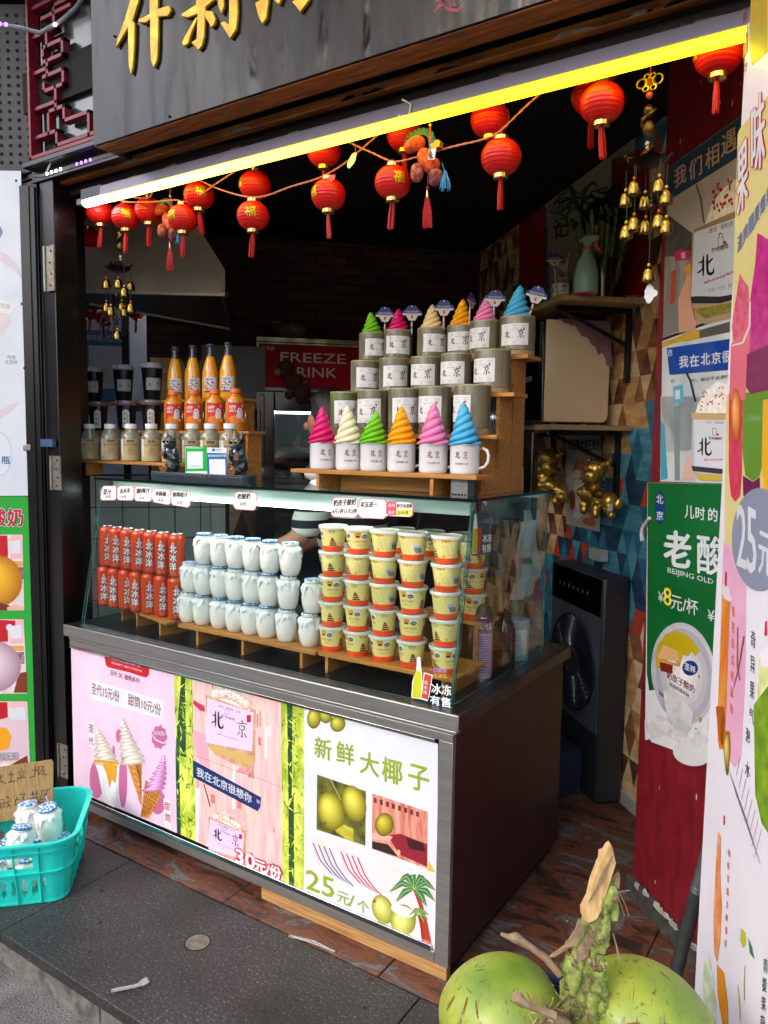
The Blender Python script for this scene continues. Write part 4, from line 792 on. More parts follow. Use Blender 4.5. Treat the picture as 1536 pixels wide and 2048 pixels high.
# yogurt tub
TUB = mat('tub_yellow', '#e8dc88', .38, coat=.3); ORG = mat('tub_orange', '#ee5014', .4, coat=.3); LID = mat('tub_lid', '#dfe2d6', .2, coat=.5, alpha=.78); TMAN = mat('tub_mango', '#dca010', .4); TBR = mat('tub_brown', '#6a2018', .4); TBL = mat('tub_blue', '#143a78', .4); TGR = mat('tub_green', '#6a8a30', .4)
tub = thing('yogurt_tub', '', 'yogurt cup', (0, 0, 0), 'yellow yogurt cups stacked in the glass case')
rt_ = lambda v: .0318+.0102*(v/.078)
mb = MB(); mb.lathe([(.0312, 0), (rt_(.002), .002), (rt_(.018), .018), (rt_(.078), .078)], TUB, 32, ms=[ORG, ORG, TUB, TUB]); DT = cyl(mb, rt_)
def side(u0, kind):
    D = Dec(mb, lambda u, v, l: DT.fn(u0+(u-u0)*1.35, min(.0778, .0195+(v-.020)*1.2), l), strip=.0035)
    if kind == 0:    # tower
        for k, (w_, z) in enumerate(((.0105, .020), (.0085, .026), (.0065, .032), (.004, .037))): D.poly([(u0-w_, z), (u0+w_, z), (u0+w_*.62, z+.0042), (u0-w_*.62, z+.0042)], TBR, 1)
        D.poly([(u0-.0015, .040), (u0+.0015, .040), (u0, .046)], TBR, 1); D.ell(u0, .060, .0075, .0045, TGR, 1, 12); D.ell(u0, .060, .006, .0033, TUB, 2, 12); D.text('奶皮子', (u0-.005, .0585), (u0+.005, .0585), .003, TGR, 3, res=1)
    elif kind == 1:   # house and logo
        D.poly([(u0-.016, .056), (u0-.001, .056), (u0-.003, .064), (u0-.014, .064)], TMAN, 1); D.poly([(u0-.013, .050), (u0-.003, .050), (u0-.003, .0555), (u0-.013, .0555)], TBR, 1)
        D.poly([(u0-.002, .068), (u0+.006, .070), (u0+.018, .058), (u0+.014, .046), (u0+.002, .050)], mat('tub_cream', '#eee8c8', .4), .6); D.ell(u0+.008, .053, .0068, .0055, TBL, 1.6, 14); D.text('圣祥', (u0+.0035, .0505), (u0+.0125, .0505), .0048, WHT, 2.4, .02, res=1)
        D.text('奶皮子酸奶', (u0-.013, .036), (u0+.015, .036), .0058, mat('tub_script', '#b0582a', .4), 1, .01, res=1); D.text('净含量180克', (u0-.008, .028), (u0+.010, .028), .0028, TBR, 1, res=1)
    elif kind == 2:   # dripping mango
        D.poly([(u0-.009, .0775), (u0+.010, .0775), (u0+.011, .066), (u0+.007, .058), (u0+.004, .064), (u0, .057), (u0-.004, .063), (u0-.007, .059), (u0-.010, .068)], TMAN, 1)
        for i in range(6): D.text('| |||| ||', (u0-.01, .050-.005*i), (u0+.010, .050-.005*i), .0022, TGR, 1, res=1)
        D.ell(u0-.012, .024, .003, .004, TMAN, 1, 8)
    else:
        D.rect(u0-.009, .022, u0+.009, .046, WHT, 1, 4)
        for i in range(9): x = u0-.0075+i*.0018; D.rect(x, .024, x+(.0009 if i % 3 else .0013), .038, INK, 2)
        D.text('69012', (u0-.007, .040), (u0+.007, .040), .003, INK, 2, res=1)
for k, u0 in ((1, -.02), (0, .03), (2, .075), (3, .115), (0, .155), (1, -.075+.0)): side(u0, k)
mb.build('cup', tub)
mb = MB(); mb.lathe([(.0425, .074), (.0462, .075), (.0468, .083), (.0455, .0855), (.043, .0855), (.042, .083), (.001, .083)], LID, 36); mb.build('lid', tub); tub.scale = (1.06, 1.06, .985)
tub_used = []
def puttub(x, y, z, turn, lab):
    if not tub_used: tub_used.append(1); tub.location = (x, y, z); tub.rotation_euler.z = facing(x, y, turn); tub['label'] = lab
    else: dup(tub, (x, y, z), facing(x, y, turn), lab)
rows5 = ['bottom', 'second', 'third', 'fourth', 'top']
turns = [[0, 20, -30, 40, -60], [60, -10, 40, -20, 90], [-30, 60, 140, -5, 150], [60, 110, 150, 130, 130], [50, -40, 130, 160, 110]]
TX = [665.5, 716.3, 768, 824.8, 891.8]; CT = chain(TX, 2.005, .0998)
for r_ in range(5):
    for i, px in enumerate(TX):
        x, yt = CT[i].x, CT[i].y
        lab = 'yellow and orange yogurt cup, %s from the left in the %s row of stacked cups' % (ORD[i], rows5[r_]) if i < 4 else 'yellow and orange yogurt cup in the %s row, nearest the right front glass edge' % rows5[r_]
        puttub(x, yt, .8065+.0842*r_, -turns[r_][i], lab)
for i, px in enumerate((803, 862, 926)):
    x = onY(px, 1050, 2.25).x; puttub(x, 2.25, 1.121+.0845*0, -20+30*i, 'yellow yogurt cup standing behind and above the front stacks, %s from the left' % ORD[i])
for i in range(3):
    puttub(-1.10, 2.225, .931+.0842*i, 30+60*i, 'yellow yogurt cup in the rear stack by the side pane, %s one' % ('lowest', 'middle', 'uppermost')[i])
# things behind the side pane: spray can, brown jar, pale drum, white tub, plastic bags
def place(px, py, z): return onZ(px, py, z)
p = place(968, 1362, .7375); p.x -= .022; sp = thing('spray_can', 'purple and silver insect spray can inside the right side of the glass case', 'spray can', (p.x, p.y+.03, .7375))
mb = MB(); mb.lathe([(.0325, 0), (.033, .004), (.0315, .008), (.0315, .20), (.03, .206)], mat('spray_lilac', '#a894ba', .3, coat=.4), 26, (p.x, p.y+.03, .7375), ms=[SILV, SILV, MATS['spray_lilac'], SILV]); D = cyl(mb, .0315, (p.x, p.y+.03), z0=.7375)
D.rect(-.05, .165, .05, .20, mat('spray_purple', '#5a2a6a', .3), 1, 12); off = facing(p.x, p.y)*.0315; oo = -.0
an = facing(p.x, p.y); D.fn = (lambda f: (lambda u, v, l: f(u+an*.0315, v, l)))(D.fn); D.rect(-.035, .155, .04, .202, MATS['spray_purple'], 1.5, 10); D.text('虫气雾', (-.018, .168), (.035, .166), .022, WHT, 2.5, .03)
for i in range(16): D.rect(-.022, .142-.0078*i, .024-(i*7 % 5)*.003, .1445-.0078*i, mat('spray_txt', '#4a3860', .5), 2, 4)
mb.build('body', sp); mb = MB(); mb.lathe([(.03, .207), (.028, .215), (.024, .235), (.012, .245), (.001, .246)], mat('spray_cap', '#3a3a3c', .4), 24, (p.x, p.y+.03, .7375)); mb.build('cap', sp)
p = place(1010, 1345, .7375); mb = MB(); mb.lathe([(.037, 0), (.04, .003), (.04, .13), (.03, .16), (.024, .17), (.026, .19), (.001, .19)], mat('brown_glass', '#1c1410', .1, coat=.6), 26, (p.x-.03, p.y+.05, .7375)); tag(mb.build('brown_jar'), 'dark brown bottle beside the purple spray can in the glass case', 'bottle')
for (px, py, dy, r_, h, col, nm, lab) in ((1052, 1320, .03, .036, .145, '#8fb8c8', 'wipes_drum', 'pale blue wipes drum at the back of the glass case'), (1028, 1335, .0, .026, .12, '#a8b8b4', 'white_tub', 'small pale grey ribbed tub in front of the pale blue drum')):
    p = place(px, py, .7375); x, y = p.x-.03, p.y+dy-.03
    mb = MB(); c_ = mat(nm+'_c', col, .35, coat=.3); mb.lathe([(r_*.95, 0), (r_, .004), (r_, h*.86), (r_*1.04, h*.87), (r_*1.04, h*.98), (r_*.96, h), (.001, h)], c_, 26, (x, y, .7375), wob=(lambda a, z: 1) if nm[0] == 'w' and 'drum' in nm else (lambda a, z: 1+.012*math.sin(150*z)))
    D = cyl(mb, r_, (x, y), z0=.7375); an = facing(x, y); f0 = D.fn; D.fn = (lambda f0, an, r_: (lambda u, v, l: f0(u+an*r_, v, l)))(f0, an, r_)
    D.rect(-.03, h*.15, .03, h*.78, mat('lbl_pale', '#b8ccd4', .5), 1, 8)
    for i in range(9): D.rect(-.02, h*.2+i*h*.06, .02-(i*5 % 4)*.004, h*.2+i*h*.06+.003, mat('lbl_txt', '#4a5a70', .5), 2, 3)
    tag(mb.build(nm), lab, 'container')
mb = MB(); PL = mat('film_bag', '#d0dad8', .25, alpha=.45, bump=.6, scale=60)
for k, (x0_, x1_, y0_, y1_, nn) in enumerate(((1036, 1070, 1020, 1195, 3), (1030, 1060, 1045, 1200, 7), (1045, 1078, 1040, 1190, 11))):
    def fb(u, v, k=k, x0_=x0_, x1_=x1_, y0_=y0_, y1_=y1_, nn=nn):
        px = x0_+(x1_-x0_)*(.5+(u-.5)*(.35+.65*min(1, v*2.2)))+3*math.sin(v*9+k)-10*v*(v > .8); q = onp(px, y0_+(y1_-y0_)*v, V((gx1-.02-.01*k, 0, 0)), V((1, 0, 0))); q.x += .006*math.sin(u*nn*3+v*3); return q
    mb.grid(fb, 16, 16, PL)
bg_ = tag(mb.build('plastic_bags'), 'bunch of clear plastic bags hanging inside the right glass pane', 'bags')
mb = MB(); D = pxdec(mb, (gx1-.012, 0, 0), (1, 0, 0), 900, 1000, .31734, .0005)
for i in range(9): D.line([(448+i*8, 362+(i % 3)*4), (452+i*8, 410-(i % 2)*9)], 5, INK, 1)
mb.build('bag_print', bg_)
# ---------------------------------------------------------------- on the glass top: mugs on a bamboo stand
GT = 1.3415
shelfboard('display_stand', -1.715, -1.0, 2.03, 2.16, 1.408, .0135, (-1.60, -1.155), GT, 'bamboo stand carrying the six white mugs')
mb = MB(); mb.box((-1.59, 2.155, GT), (-1.165, 2.16, 1.394), OAK); mb.build('back_board', bpy.data.objects['display_stand'])
ENAM = mat('enamel', '#dfe1e0', .12, coat=.7); RIM = mat('mug_rim', '#1a2238', .3); MRED = mat('mug_print', '#8c0a20', .3)
mug = thing('enamel_mug', '', 'mug', (0, 0, 0), 'white enamel mugs with red characters in a row')
mb = MB(); mb.lathe([(.041, 0), (.044, .003), (.0455, .012), (.0455, .090), (.0468, .092), (.047, .094), (.0462, .0958), (.0445, .0955), (.044, .09), (.0435, .06)], ENAM, 36, ms=[ENAM, ENAM, ENAM, ENAM, RIM, RIM, RIM, ENAM, ENAM]); D = cyl(mb, .0455)
D.char(BEI, (-.021, .046), (-.003, .046), .025, MRED, 1, 1.5); D.char(JING, (.003, .046), (.022, .045), .026, MRED, 1, 1.4); D.text('什刹海小店', (-.020, .029), (.021, .029), .0072, MRED, 1, .025, res=1)
mb.build('body', mug)
mb = MB(); mb.tube([(.044, 0, .078), (.056, 0, .080), (.068, 0, .074), (.074, 0, .058), (.072, 0, .038), (.062, 0, .024), (.044, 0, .018)], [.0045, .0045, .005, .0052, .005, .0045, .0045], ENAM, 10); mb.build('handle', mug)
def swirl(mat_, rad, h, seed, nm='swirl'):
    r = random.Random(seed); ph = r.uniform(0, 6.28); n = 3; tw = 5.4+.8*r.random(); lx, ly = r.uniform(-.22, .22), r.uniform(-.15, .15)
    mb = MB()
    def f(u, v):
        a = 6.2832*u; t = v; base = (1-t)**.70*(1-.08*math.sin(t*math.pi*1.2))
        q = n*(a+ph)/2-tw*math.pi*t**.85+.42*math.sin(a+ph*2)+.25*math.sin(2*a+ph)*(1-t)+.2*math.sin(5*t+a)
        rid = abs(math.sin(q))**.65; steps = .035*math.sin(t*22+a)*(1-t)
        rr = rad*base*(1-.24+.30*rid*(1-.5*t**3)+steps)+.0004
        if t > .93: rr *= (1-t)/.07*.9+.1
        return (rr*math.cos(a)+rad*lx*t*t*1.2, rr*math.sin(a)+rad*ly*t*t*1.2, h*t+.002*rid*(1-t))
    mb.grid(f, 100, 60, mat_); return mb
IC = {n: mat('ice_'+n, c, .42, sub=.12, spec=.4) for n, c in (('magenta', '#cc1468'), ('cream', '#e8ddb8'), ('vanilla', '#e2c890'), ('green', '#6cb81a'), ('yellow', '#e8a000'), ('pink', '#e07cac'), ('blue', '#48a8d0'))}
MX = [(646, 'magenta', 812), (698, 'cream', 810), (748, 'green', 822), (803, 'yellow', 811), (867, 'pink', 805), (930, 'blue', 802)]
for i, (px, c, ty) in enumerate(MX):
    x = onY(px, 900, 2.085).x; y = 2.085; lab = 'white enamel mug under the %s swirl%s' % ({'cream': 'cream white', 'blue': 'sky blue', 'green': 'green', 'yellow': 'yellow', 'pink': 'pale pink', 'magenta': 'magenta'}[c], ', handle showing, right end of the row' if i == 5 else ' in the mug row')
    rz = facing(x, y, (14, 6, 10, 2, 0, -14)[i])
    if i == 0: mug.location = (x, y, 1.4085); mug.rotation_euler.z = rz; mug['label'] = lab
    else: dup(mug, (x, y, 1.4085), rz, lab)
    h = onY(px, ty, y).z-(1.4085+.088); mb = swirl(IC[c], .0505, h, i+3); mb.M = None
    o = mb.build('swirl_topping'); o.location = (x, y, 1.4085+.088); tag(o, '%s soft-serve swirl model sitting in a white mug' % {'cream': 'cream white', 'blue': 'sky blue', 'green': 'lime green', 'yellow': 'yellow', 'pink': 'pale pink', 'magenta': 'magenta'}[c], 'ice cream model', 'soft-serve swirl models in the mugs')
# ---------------------------------------------------------------- bamboo cups on stepped boards
BAM = mat('bamboo_skin', '#332e1e', .42, col2='#7c7458', scale=16, stretch=(3, 3, .35), bump=.3, coat=.35, lo=.33, hi=.66); BAMG = mat('bamboo_green', '#3c4a1c', .45, col2='#5c6a2c', scale=14, coat=.2); BAMC = mat('bamboo_cut', '#9c8a60', .6, var=.25, scale=60); LBL = mat('cup_label', '#d9d9d6', .5)
def make_cup(rad, h, seed, green=False):
    c = thing('bamboo_cup', '', 'cup', (0, 0, 0), 'bamboo cups with white labels on the stepped stand'); r = random.Random(seed); k1 = r.uniform(0, 6)
    wob = lambda a, z: 1+.014*math.sin(a*2+k1)+.008*math.sin(3*a+z*20)
    mb = MB(); sk = BAMG if green else BAM
    mb.lathe([(rad*.93, 0), (rad*.985, .003), (rad*.99, h*.12), (rad*1.012, h*.135), (rad*.99, h*.15), (rad, h*.5), (rad, h-.004), (rad*.98, h), (rad*.86, h), (rad*.84, h-.02)], sk, 36, wob=wob, ms=[BAMC, BAMC, sk, sk, sk, sk, BAMC, BAMC, BAMC]); mb.build('cup', c)
    mb = MB(); rr = rad*1.02; D = cyl(mb, rr); W = .0500; z0 = h*.25; z1 = h*.79; e = r.uniform(-.003, .003)
    mb.grid(lambda u, v: D.fn(-W+2*W*u, z0+(z1-z0)*v+e*(u-.5), 0), 18, 2, LBL)
    H = z1-z0
    D.char(BEI, (-.034, z0+H*.30), (-.014, z0+H*.30), .026, INK, 1, 1.5); D.char(JING, (.010, z0+H*.28), (.037, z0+H*.30), .034, INK, 1, 1.45)
    tx = mat('label_txt', '#555555', .6)
    for (u, v, w_) in ((-.036, .86, .016), (-.006, .88, .014), (.026, .86, .018), (-.012, .70, .028), (-.034, .12, .010), (-.004, .12, .012), (.026, .12, .014), (-.01, .33, .012)):
        D.text('故宫·长城', (u, z0+H*v), (u+w_, z0+H*v), .0034, tx, 1, res=1); 
        if v > .8 or v == .12: D.text('— — —', (u+.001, z0+H*v-.005), (u+w_-.001, z0+H*v-.005), .001, tx, 1, res=1)
    D.rect(.030, z0+H*.70, .036, z0+H*.78, CRIM, 1, 2); mb.build('label', c); return c
rowsB = [(2.205, 1.531, [(660, 715, 785), (715, 775, 781), (776, 836, 778), (837, 906, 774), (909, 985, 771)], 'lowest'), (2.325, 1.668, [(701, 757, 723), (757, 819, 718), (819, 878, 715), (878, 948, 709), (949, 1022, 702)], 'middle'), (2.445, 1.80, [(716, 764, 668), (764, 829, 662), (831, 887, 658), (889, 943, 653), (935, 995, 644), (996, 1069, 636)], 'top')]
turnsB = [[10, -22, 8, -30, -52], [16, 8, -18, -22, -40], [20, -2, 18, -10, -38, -10]]
SW = [('green', 738.6, 624), ('magenta', 794, 617), ('vanilla', 862, 607.5), ('yellow', 919, 598.7), ('pink', 970.7, 589), ('blue', 1040, 569)]
CN_ = {'green': 'lime green', 'magenta': 'magenta', 'vanilla': 'vanilla cream', 'yellow': 'yellow', 'pink': 'pink', 'blue': 'sky blue'}
xl_ = []
for r_, (y, z, L, nm) in enumerate(rowsB):
    WD = [61, 63, 66, 69, 74] if r_ == 0 else [60, 63, 66, 69, 73] if r_ == 1 else [59, 64, 64, 66, 68, 73]
    CB = LB = chain([a+WD[i]/2 for i, (a, b, ty) in enumerate(L)], y, .1075)
    for i, (a, b, ty) in enumerate(L):
        b = a+WD[i]; y = CB[i].y
        if i == 0: xl_.append(CB[0].x-.068)
        pl_ = onY(a, 750, y); pr = onY(b, 750, y); dep = (V(((pl_.x+pr.x)/2, y, 0))-V((0, 0, 0))).dot(V((fw.x, fw.y, 0)))/math.cos(PIT); rad = min((.0535, .054, .0535, .0535, .0535, .0615)[i] if r_ == 2 else (.0535 if i < 4 else .0605), (b-a)/2*dep/FPX*.99)
        x = (pl_.x+pr.x)/2; h = onY((a+b)/2, ty, y).z-z
        c = make_cup(rad, h, r_*7+i, green=(r_, i) == (0, 0)); c.location = (x, y, z); c.rotation_euler.z = facing(x, y, turnsB[r_][i])
        if r_ == 2: c['label'] = 'bamboo cup in the top row holding the %s swirl' % CN_[SW[i][0]]
        else: c['label'] = 'bamboo cup with white label, %s from the left in the %s row' % (ORD[i], nm)
        if r_ == 2:
            cn, sx, sy = SW[i]; hs = onY(sx, sy, y).z-(z+h-.012); mb = swirl(IC[cn], rad*.86, hs, 30+i); o = mb.build('swirl_topping'); o.location = (x, y, z+h-.012)
            tag(o, '%s soft-serve swirl model in a bamboo cup of the top row' % CN_[cn], 'ice cream model', 'soft-serve swirl models in the bamboo cups')
stp = thing('stepped_stand', 'three-step bamboo stand behind the mugs carrying rows of bamboo cups', 'stand', (-1.35, 2.33, GT))
xr = [onY(998, 870, 2.16).x, onY(1032, 800, 2.28).x, onY(1060, 726, 2.40).x]
for i, (y, z, *_q) in enumerate(rowsB):
    mb = MB(); x1 = xr[i]; mb.slab([(xl_[i], y-.062, z-.0135), (x1, y-.062, z-.0135), (x1, y+.05, z-.0135), (xl_[i]+.25, y+.125, z-.0135), (xl_[i], y+.14, z-.0135)], (0, 0, .013), OAK); mb.build('board', stp, bevel=.001)
    for lx in (xl_[i]+.05, x1-.06): mb = MB(); mb.box((lx-.006, y-.05+.0, GT), (lx+.006, y+.05, z-.014), OAK); mb.build('leg', stp)
# paper straw flags
SGN = mat('sign_navy', '#1c2c6e', .5); SGW = mat('sign_cream', '#b8b4ac', .5); STR = [mat('straw_'+n, c, .5) for n, c in (('red', '#b83040'), ('blue', '#3a6a94'), ('pink', '#d88a98'))]
def straw_sign(px, py, y, zb, i, lab, tilt=0, rot=0, sc_=1.3, bx=None):
    p = onY(px, py, y); o = thing('straw_flag', lab, 'straw sign', (p.x, y, zb), 'straws with roof-shaped paper flags'); top = p.z+.03
    b = V((bx if bx is not None else p.x-tilt*(top-zb), y, zb)); t_ = V((p.x+tilt*.03, y, top))
    mb = MB(); N = 14
    for k in range(N):
        a = b.lerp(t_, k/N); c = b.lerp(t_, (k+1)/N); mb.tube([a, c], .0032, STR[i % 3] if k % 3 == 0 else SGW, 8)
    mb.build('straw', o)
    f = facing(p.x, y, rot); cx, sx = math.cos(f), math.sin(f); ct, st_ = math.cos(tilt), math.sin(tilt)
    mb = MB(); D = Dec(mb, lambda u, v, l: (lambda uu, vv: V((p.x+cx*uu+sx*(.0045+l*.0004), y+sx*uu-cx*(.0045+l*.0004), p.z+vv)))((u*ct+v*st_)*sc_, (-u*st_+v*ct)*sc_))
    P = [(-.027, .001), (-.027, .007), (-.018, .011), (-.011, .022), (-.005, .0225), (-.004, .019), (.004, .019), (.005, .0225), (.011, .022), (.018, .011), (.027, .007), (.027, .001)]
    D.poly(P, SGN, 0); D.poly([(-.027, .0008), (.027, .0008), (.027, -.004), (.017, -.005), (.009, -.019), (-.009, -.019), (-.017, -.005), (-.027, -.004)], SGW, 0); D.text('我在北京很想你', (-.018, .0032), (.018, .0032), .0048, SGW, 1, .02, res=1); D.text('I miss you in Beijing', (-.014, -.0022), (.014, -.0022), .0024, SGN, 1, .01, res=1); D.ell(0, -.009, .0035, .005, STR[0], 1, 10)
    mb.build('flag', o); return o
straw_sign(770, 631, 2.44, 1.90, 0, 'straw flag between the green and magenta swirls, red straw'); straw_sign(824, 628, 2.44, 1.90, 1, 'straw flag between the magenta and vanilla swirls, blue striped straw')
straw_sign(888, 618, 2.44, 1.91, 2, 'straw flag between the vanilla and yellow swirls'); straw_sign(941, 603, 2.45, 1.92, 2, 'straw flag turned edge-on between the yellow and pink swirls', 0.03, 62)
straw_sign(990, 599, 2.44, 1.93, 2, 'straw flag between the pink and sky blue swirls', .05); straw_sign(1073, 592, 2.44, 1.93, 0, 'tilted straw flag right of the sky blue swirl', .25)
# ---------------------------------------------------------------- left riser with bottles (stands beside and over the glass top)
shelfboard('bottle_stand', -3.02, -2.02, 2.09, 2.185, 1.4085, .012, (-2.95, -2.30, -2.04), GT, 'bamboo riser at the left carrying the front row of milk bottles')
o = thing('back_riser', 'higher two-step riser at the left carrying juice bottles and dark cups', 'stand', (-2.7, 2.4, GT))
zc1, zc2 = onY(400, 862, 2.28).z, onY(400, 800, 2.40).z
mb = MB(); mb.box((-3.35, 2.23, zc1-.012), (-2.1, 2.33, zc1-.0005), OAK); mb.build('board', o); mb = MB(); mb.box((-3.5, 2.345, zc2-.012), (-2.25, 2.45, zc2-.0005), OAK); mb.build('board', o)
for lx, y, zz in ((-3.2, 2.28, zc1), (-2.12, 2.28, zc1), (-3.3, 2.4, zc2), (-2.27, 2.4, zc2)): mb = MB(); mb.box((lx-.006, y-.04, GT), (lx+.006, y+.04, zz-.0125), OAK); mb.build('leg', o)
GLB = clear('bottle_plastic', (.86, .86, .82), rough=.05); MILK = mat('bean_milk', '#b5aa80', .3, coat=.5); CAPW = mat('cap_white', '#dcdedd', .35); KRAFT = mat('lbl_kraft', '#b8a070', .5, var=.15, scale=50)
milk = thing('milk_bottle', '', 'bottle', (0, 0, 0), 'white-capped milk bottles along the front of the riser')
mb = MB(); P_ = [(.036, 0), (.041, .004), (.0415, .012), (.0415, .098), (.039, .112), (.028, .128), (.020, .136), (.019, .142)]
mb.lathe([(.036, 0), (.041, .004), (.0413, .012), (.0413, .094)], MILK, 28); mb.build('drink', milk)
mb = MB(); mb.lathe([(.0413, .0945), (.0405, .104), (.037, .116), (.028, .128), (.0215, .134), (.021, .142)], mat('haze_plastic', '#8f8a74', .12, coat=.9, alpha=.75, spec=.8), 28); mb.build('shoulder', milk)
mb = MB(); mb.lathe([(.0235, .138), (.0245, .1385), (.0245, .156), (.0232, .1585), (.001, .1585)], CAPW, 28, wob=lambda a, z: 1+.012*math.sin(40*a)); mb.build('cap', milk)
mb = MB(); D = cyl(mb, .0418); mb.grid(lambda u, v: D.fn(-.034+.068*u, .022+.072*v, 0), 14, 1, KRAFT); mb.grid(lambda u, v: D.fn(-.046+.0115*u, .022+.072*v, 0), 3, 1, WHT)
D.rect(-.014, .080, .014, .090, INK, 1, 5); D.text('福满堂', (-.010, .082), (.010, .082), .0055, KRAFT, 2, .02, res=1); D.text('老北京豆汁儿', (-.031, .066), (.031, .066), .0085, mat('lbl_brown', '#3c2c14', .5), 1, .03, res=1)
for i in range(5): D.text('传统老味道', (-.010, .056-.007*i), (.010, .056-.007*i), .0042, MATS['lbl_brown'], 1, res=1)
mb.build('label', milk)
hpp = thing('juice_bottle', '', 'bottle', (0, 0, 0), 'orange-capped juice bottles with red labels')
OJ = mat('orange_juice', '#c87a10', .2, coat=.7, sub=.1); OJ2 = mat('orange_juice2', '#e8a020', .1, coat=.9, sub=.15, var=.06, scale=20)
mb = MB(); mb.lathe([(.034, 0), (.040, .004), (.0405, .03), (.0405, .112), (.038, .126), (.026, .142), (.018, .150), (.018, .156)], OJ, 26); mb.build('bottle', hpp)
mb = MB(); mb.lathe([(.0225, .152), (.0228, .168), (.0215, .1705), (.001, .1705)], mat('cap_orange', '#e0641a', .35), 26, wob=lambda a, z: 1+.012*math.sin(40*a)); mb.build('cap', hpp)
mb = MB(); D = cyl(mb, .041); LR = mat('lbl_red', '#d02a12', .4); mb.grid(lambda u, v: D.fn(-.036+.072*u, .036+.078*v, 0), 14, 1, LR)
D.text('HPP', (-.030, .088), (.000, .088), .015, WHT, 1, .04, res=1); D.text('橙橙桔汁', (-.030, .076), (.000, .076), .009, WHT, 1, .03, res=1); D.rect(.020, .096, .030, .108, mat('lbl_grey', '#b8a0a0', .5), 1, 2)
D.ell(-.004, .046, .028, .016, mat('lbl_orange', '#e07a1c', .4), .6, 18, a0=0, a1=360); D.poly([(.000, .058), (.004, .085), (.010, .093), (.022, .090), (.026, .080), (.027, .060), (.022, .050), (.004, .050)], WHT, 1); D.ell(.013, .084, .003, .0025, INK, 2, 8); D.star(.028, .045, .009, .0075, 8, mat('lbl_yellow', '#e8d020', .4), 2)
mb.build('label', hpp)
gls = thing('glass_bottle', '', 'bottle', (0, 0, 0), 'tall glass bottles of orange drink')
mb = MB(); mb.lathe([(.030, 0), (.036, .004), (.036, .085), (.0345, .12), (.024, .165), (.0165, .186)], OJ2, 26); mb.build('drink', gls)
mb = MB(); mb.lathe([(.0168, .1862), (.0138, .205), (.013, .222), (.0155, .224), (.0155, .228), (.0135, .230)], mat('clear_neck', '#4a4640', .06, coat=1, alpha=.45, spec=1), 22); mb.build('neck', gls)
mb = MB(); mb.lathe([(.0155, .2305), (.0165, .232), (.0155, .239), (.012, .241), (.001, .241)], mat('crown_blue', '#3a4a78', .3, metal=.4), 21, wob=lambda a, z: 1+.03*math.sin(21*a)*(z < .235)); mb.build('cap', gls)
mb = MB(); D = cyl(mb, .0365); mb.grid(lambda u, v: D.fn(-.026+.056*u, .030+.066*v, 0), 10, 1, WHT); D.text('鲜橙汽水', (-.020, .080), (.012, .080), .010, mat('lbl_green', '#3c6a3c', .5), 1, .03, res=1)
r = random.Random(4)
for i in range(26): x = r.uniform(-.022, .024); y = r.uniform(.036, .076); D.ell(x, y, r.uniform(.002, .005), r.uniform(.002, .005), r.choice([mat('lbl_green2', '#38502c', .5), mat('lbl_orange', '#e07a1c', .4), mat('lbl_brn', '#7a3a20', .5), mat('lbl_green', '#3c6a3c', .5)]), 1+i*.05, 8)
D.rect(-.026, .030, .03, .036, NAVY, 1.5, 6); mb.build('label', gls)
MX_ = [(180, 840), (221, 842), (262, 843), (303, 845), (344, 847), (385, 849), (421, 850), (460, 851)]
for i, (px, _) in enumerate(MX_):
    x = onY(px, 900, 2.135).x; lab = 'milk bottle with white cap and kraft label, %s from the left in the front row' % ORD[i]
    if i == 0: milk.location = (x, 2.135, 1.409); milk.rotation_euler.z = facing(x, 2.135, 4); milk['label'] = lab
    else: dup(milk, (x, 2.135, 1.409), facing(x, 2.135, rnd.uniform(-12, 12)), lab)
for i, px in enumerate((347, 388, 430, 471)):
    x = onY(px, 830, 2.28).x; lab = 'juice bottle with orange cap and red label, %s from the left' % ORD[i]
    if i == 0: hpp.location = (x, 2.28, zc1); hpp.rotation_euler.z = facing(x, 2.28); hpp['label'] = lab
    else: dup(hpp, (x, 2.28, zc1), facing(x, 2.28, rnd.uniform(-8, 8)), lab)
for i, px in enumerate((351, 386, 421, 456)):
    x = onY(px, 760, 2.40).x; lab = 'glass bottle of orange drink with blue crown cap, %s from the left' % ORD[i]
    if i == 0: gls.location = (x, 2.40, zc2); gls.rotation_euler.z = facing(x, 2.4); gls['label'] = lab
    else: dup(gls, (x, 2.40, zc2), facing(x, 2.4, rnd.uniform(-8, 8)), lab)
pc = thing('plum_cup', '', 'cup', (0, 0, 0), 'lidded dark plum drink cups'); PLUM = mat('plum', '#1c0e12', .2, coat=.6, var=.3, scale=30)
mb = MB(); mb.lathe([(.033, 0), (.036, .004), (.045, .105), (.0455, .112)], PLUM, 28); mb.build('cup', pc)
mb = MB(); mb.lathe([(.046, .1125), (.0475, .114), (.0475, .132), (.045, .135), (.001, .135)], mat('lid_pinkish', '#7a6468', .2, coat=.6, alpha=.8), 28); mb.build('lid', pc)
mb = MB(); D = cyl(mb, lambda v: .036+.0092*v/.105+.0004); D.fn = (lambda f: f)(D.fn)
Pp = [(-.015, .012), (.015, .012), (.015, .08)]+[(.015*math.cos(i*math.pi/8), .08+.015*math.sin(i*math.pi/8)) for i in range(1, 8)]+[(-.015, .08)]
D.poly(Pp, mat('lbl_ivory', '#cfcfc0', .5), 1)
for i, ch in enumerate('冰杨梅'): D.text(ch, (-.010, .070-.022*i), (.0, .070-.022*i), .013, mat('lbl_dk', '#20302c', .5), 2, .03, res=1)
for q in range(7): D.ell(.007+r.uniform(-.003, .003), .028+q*.008, .003, .0025, CRIM, 2+q*.1, 7)
mb.build('label', pc)
bc = thing('coffee_cup', '', 'cup', (0, 0, 0), 'black takeaway cups with grey lids')
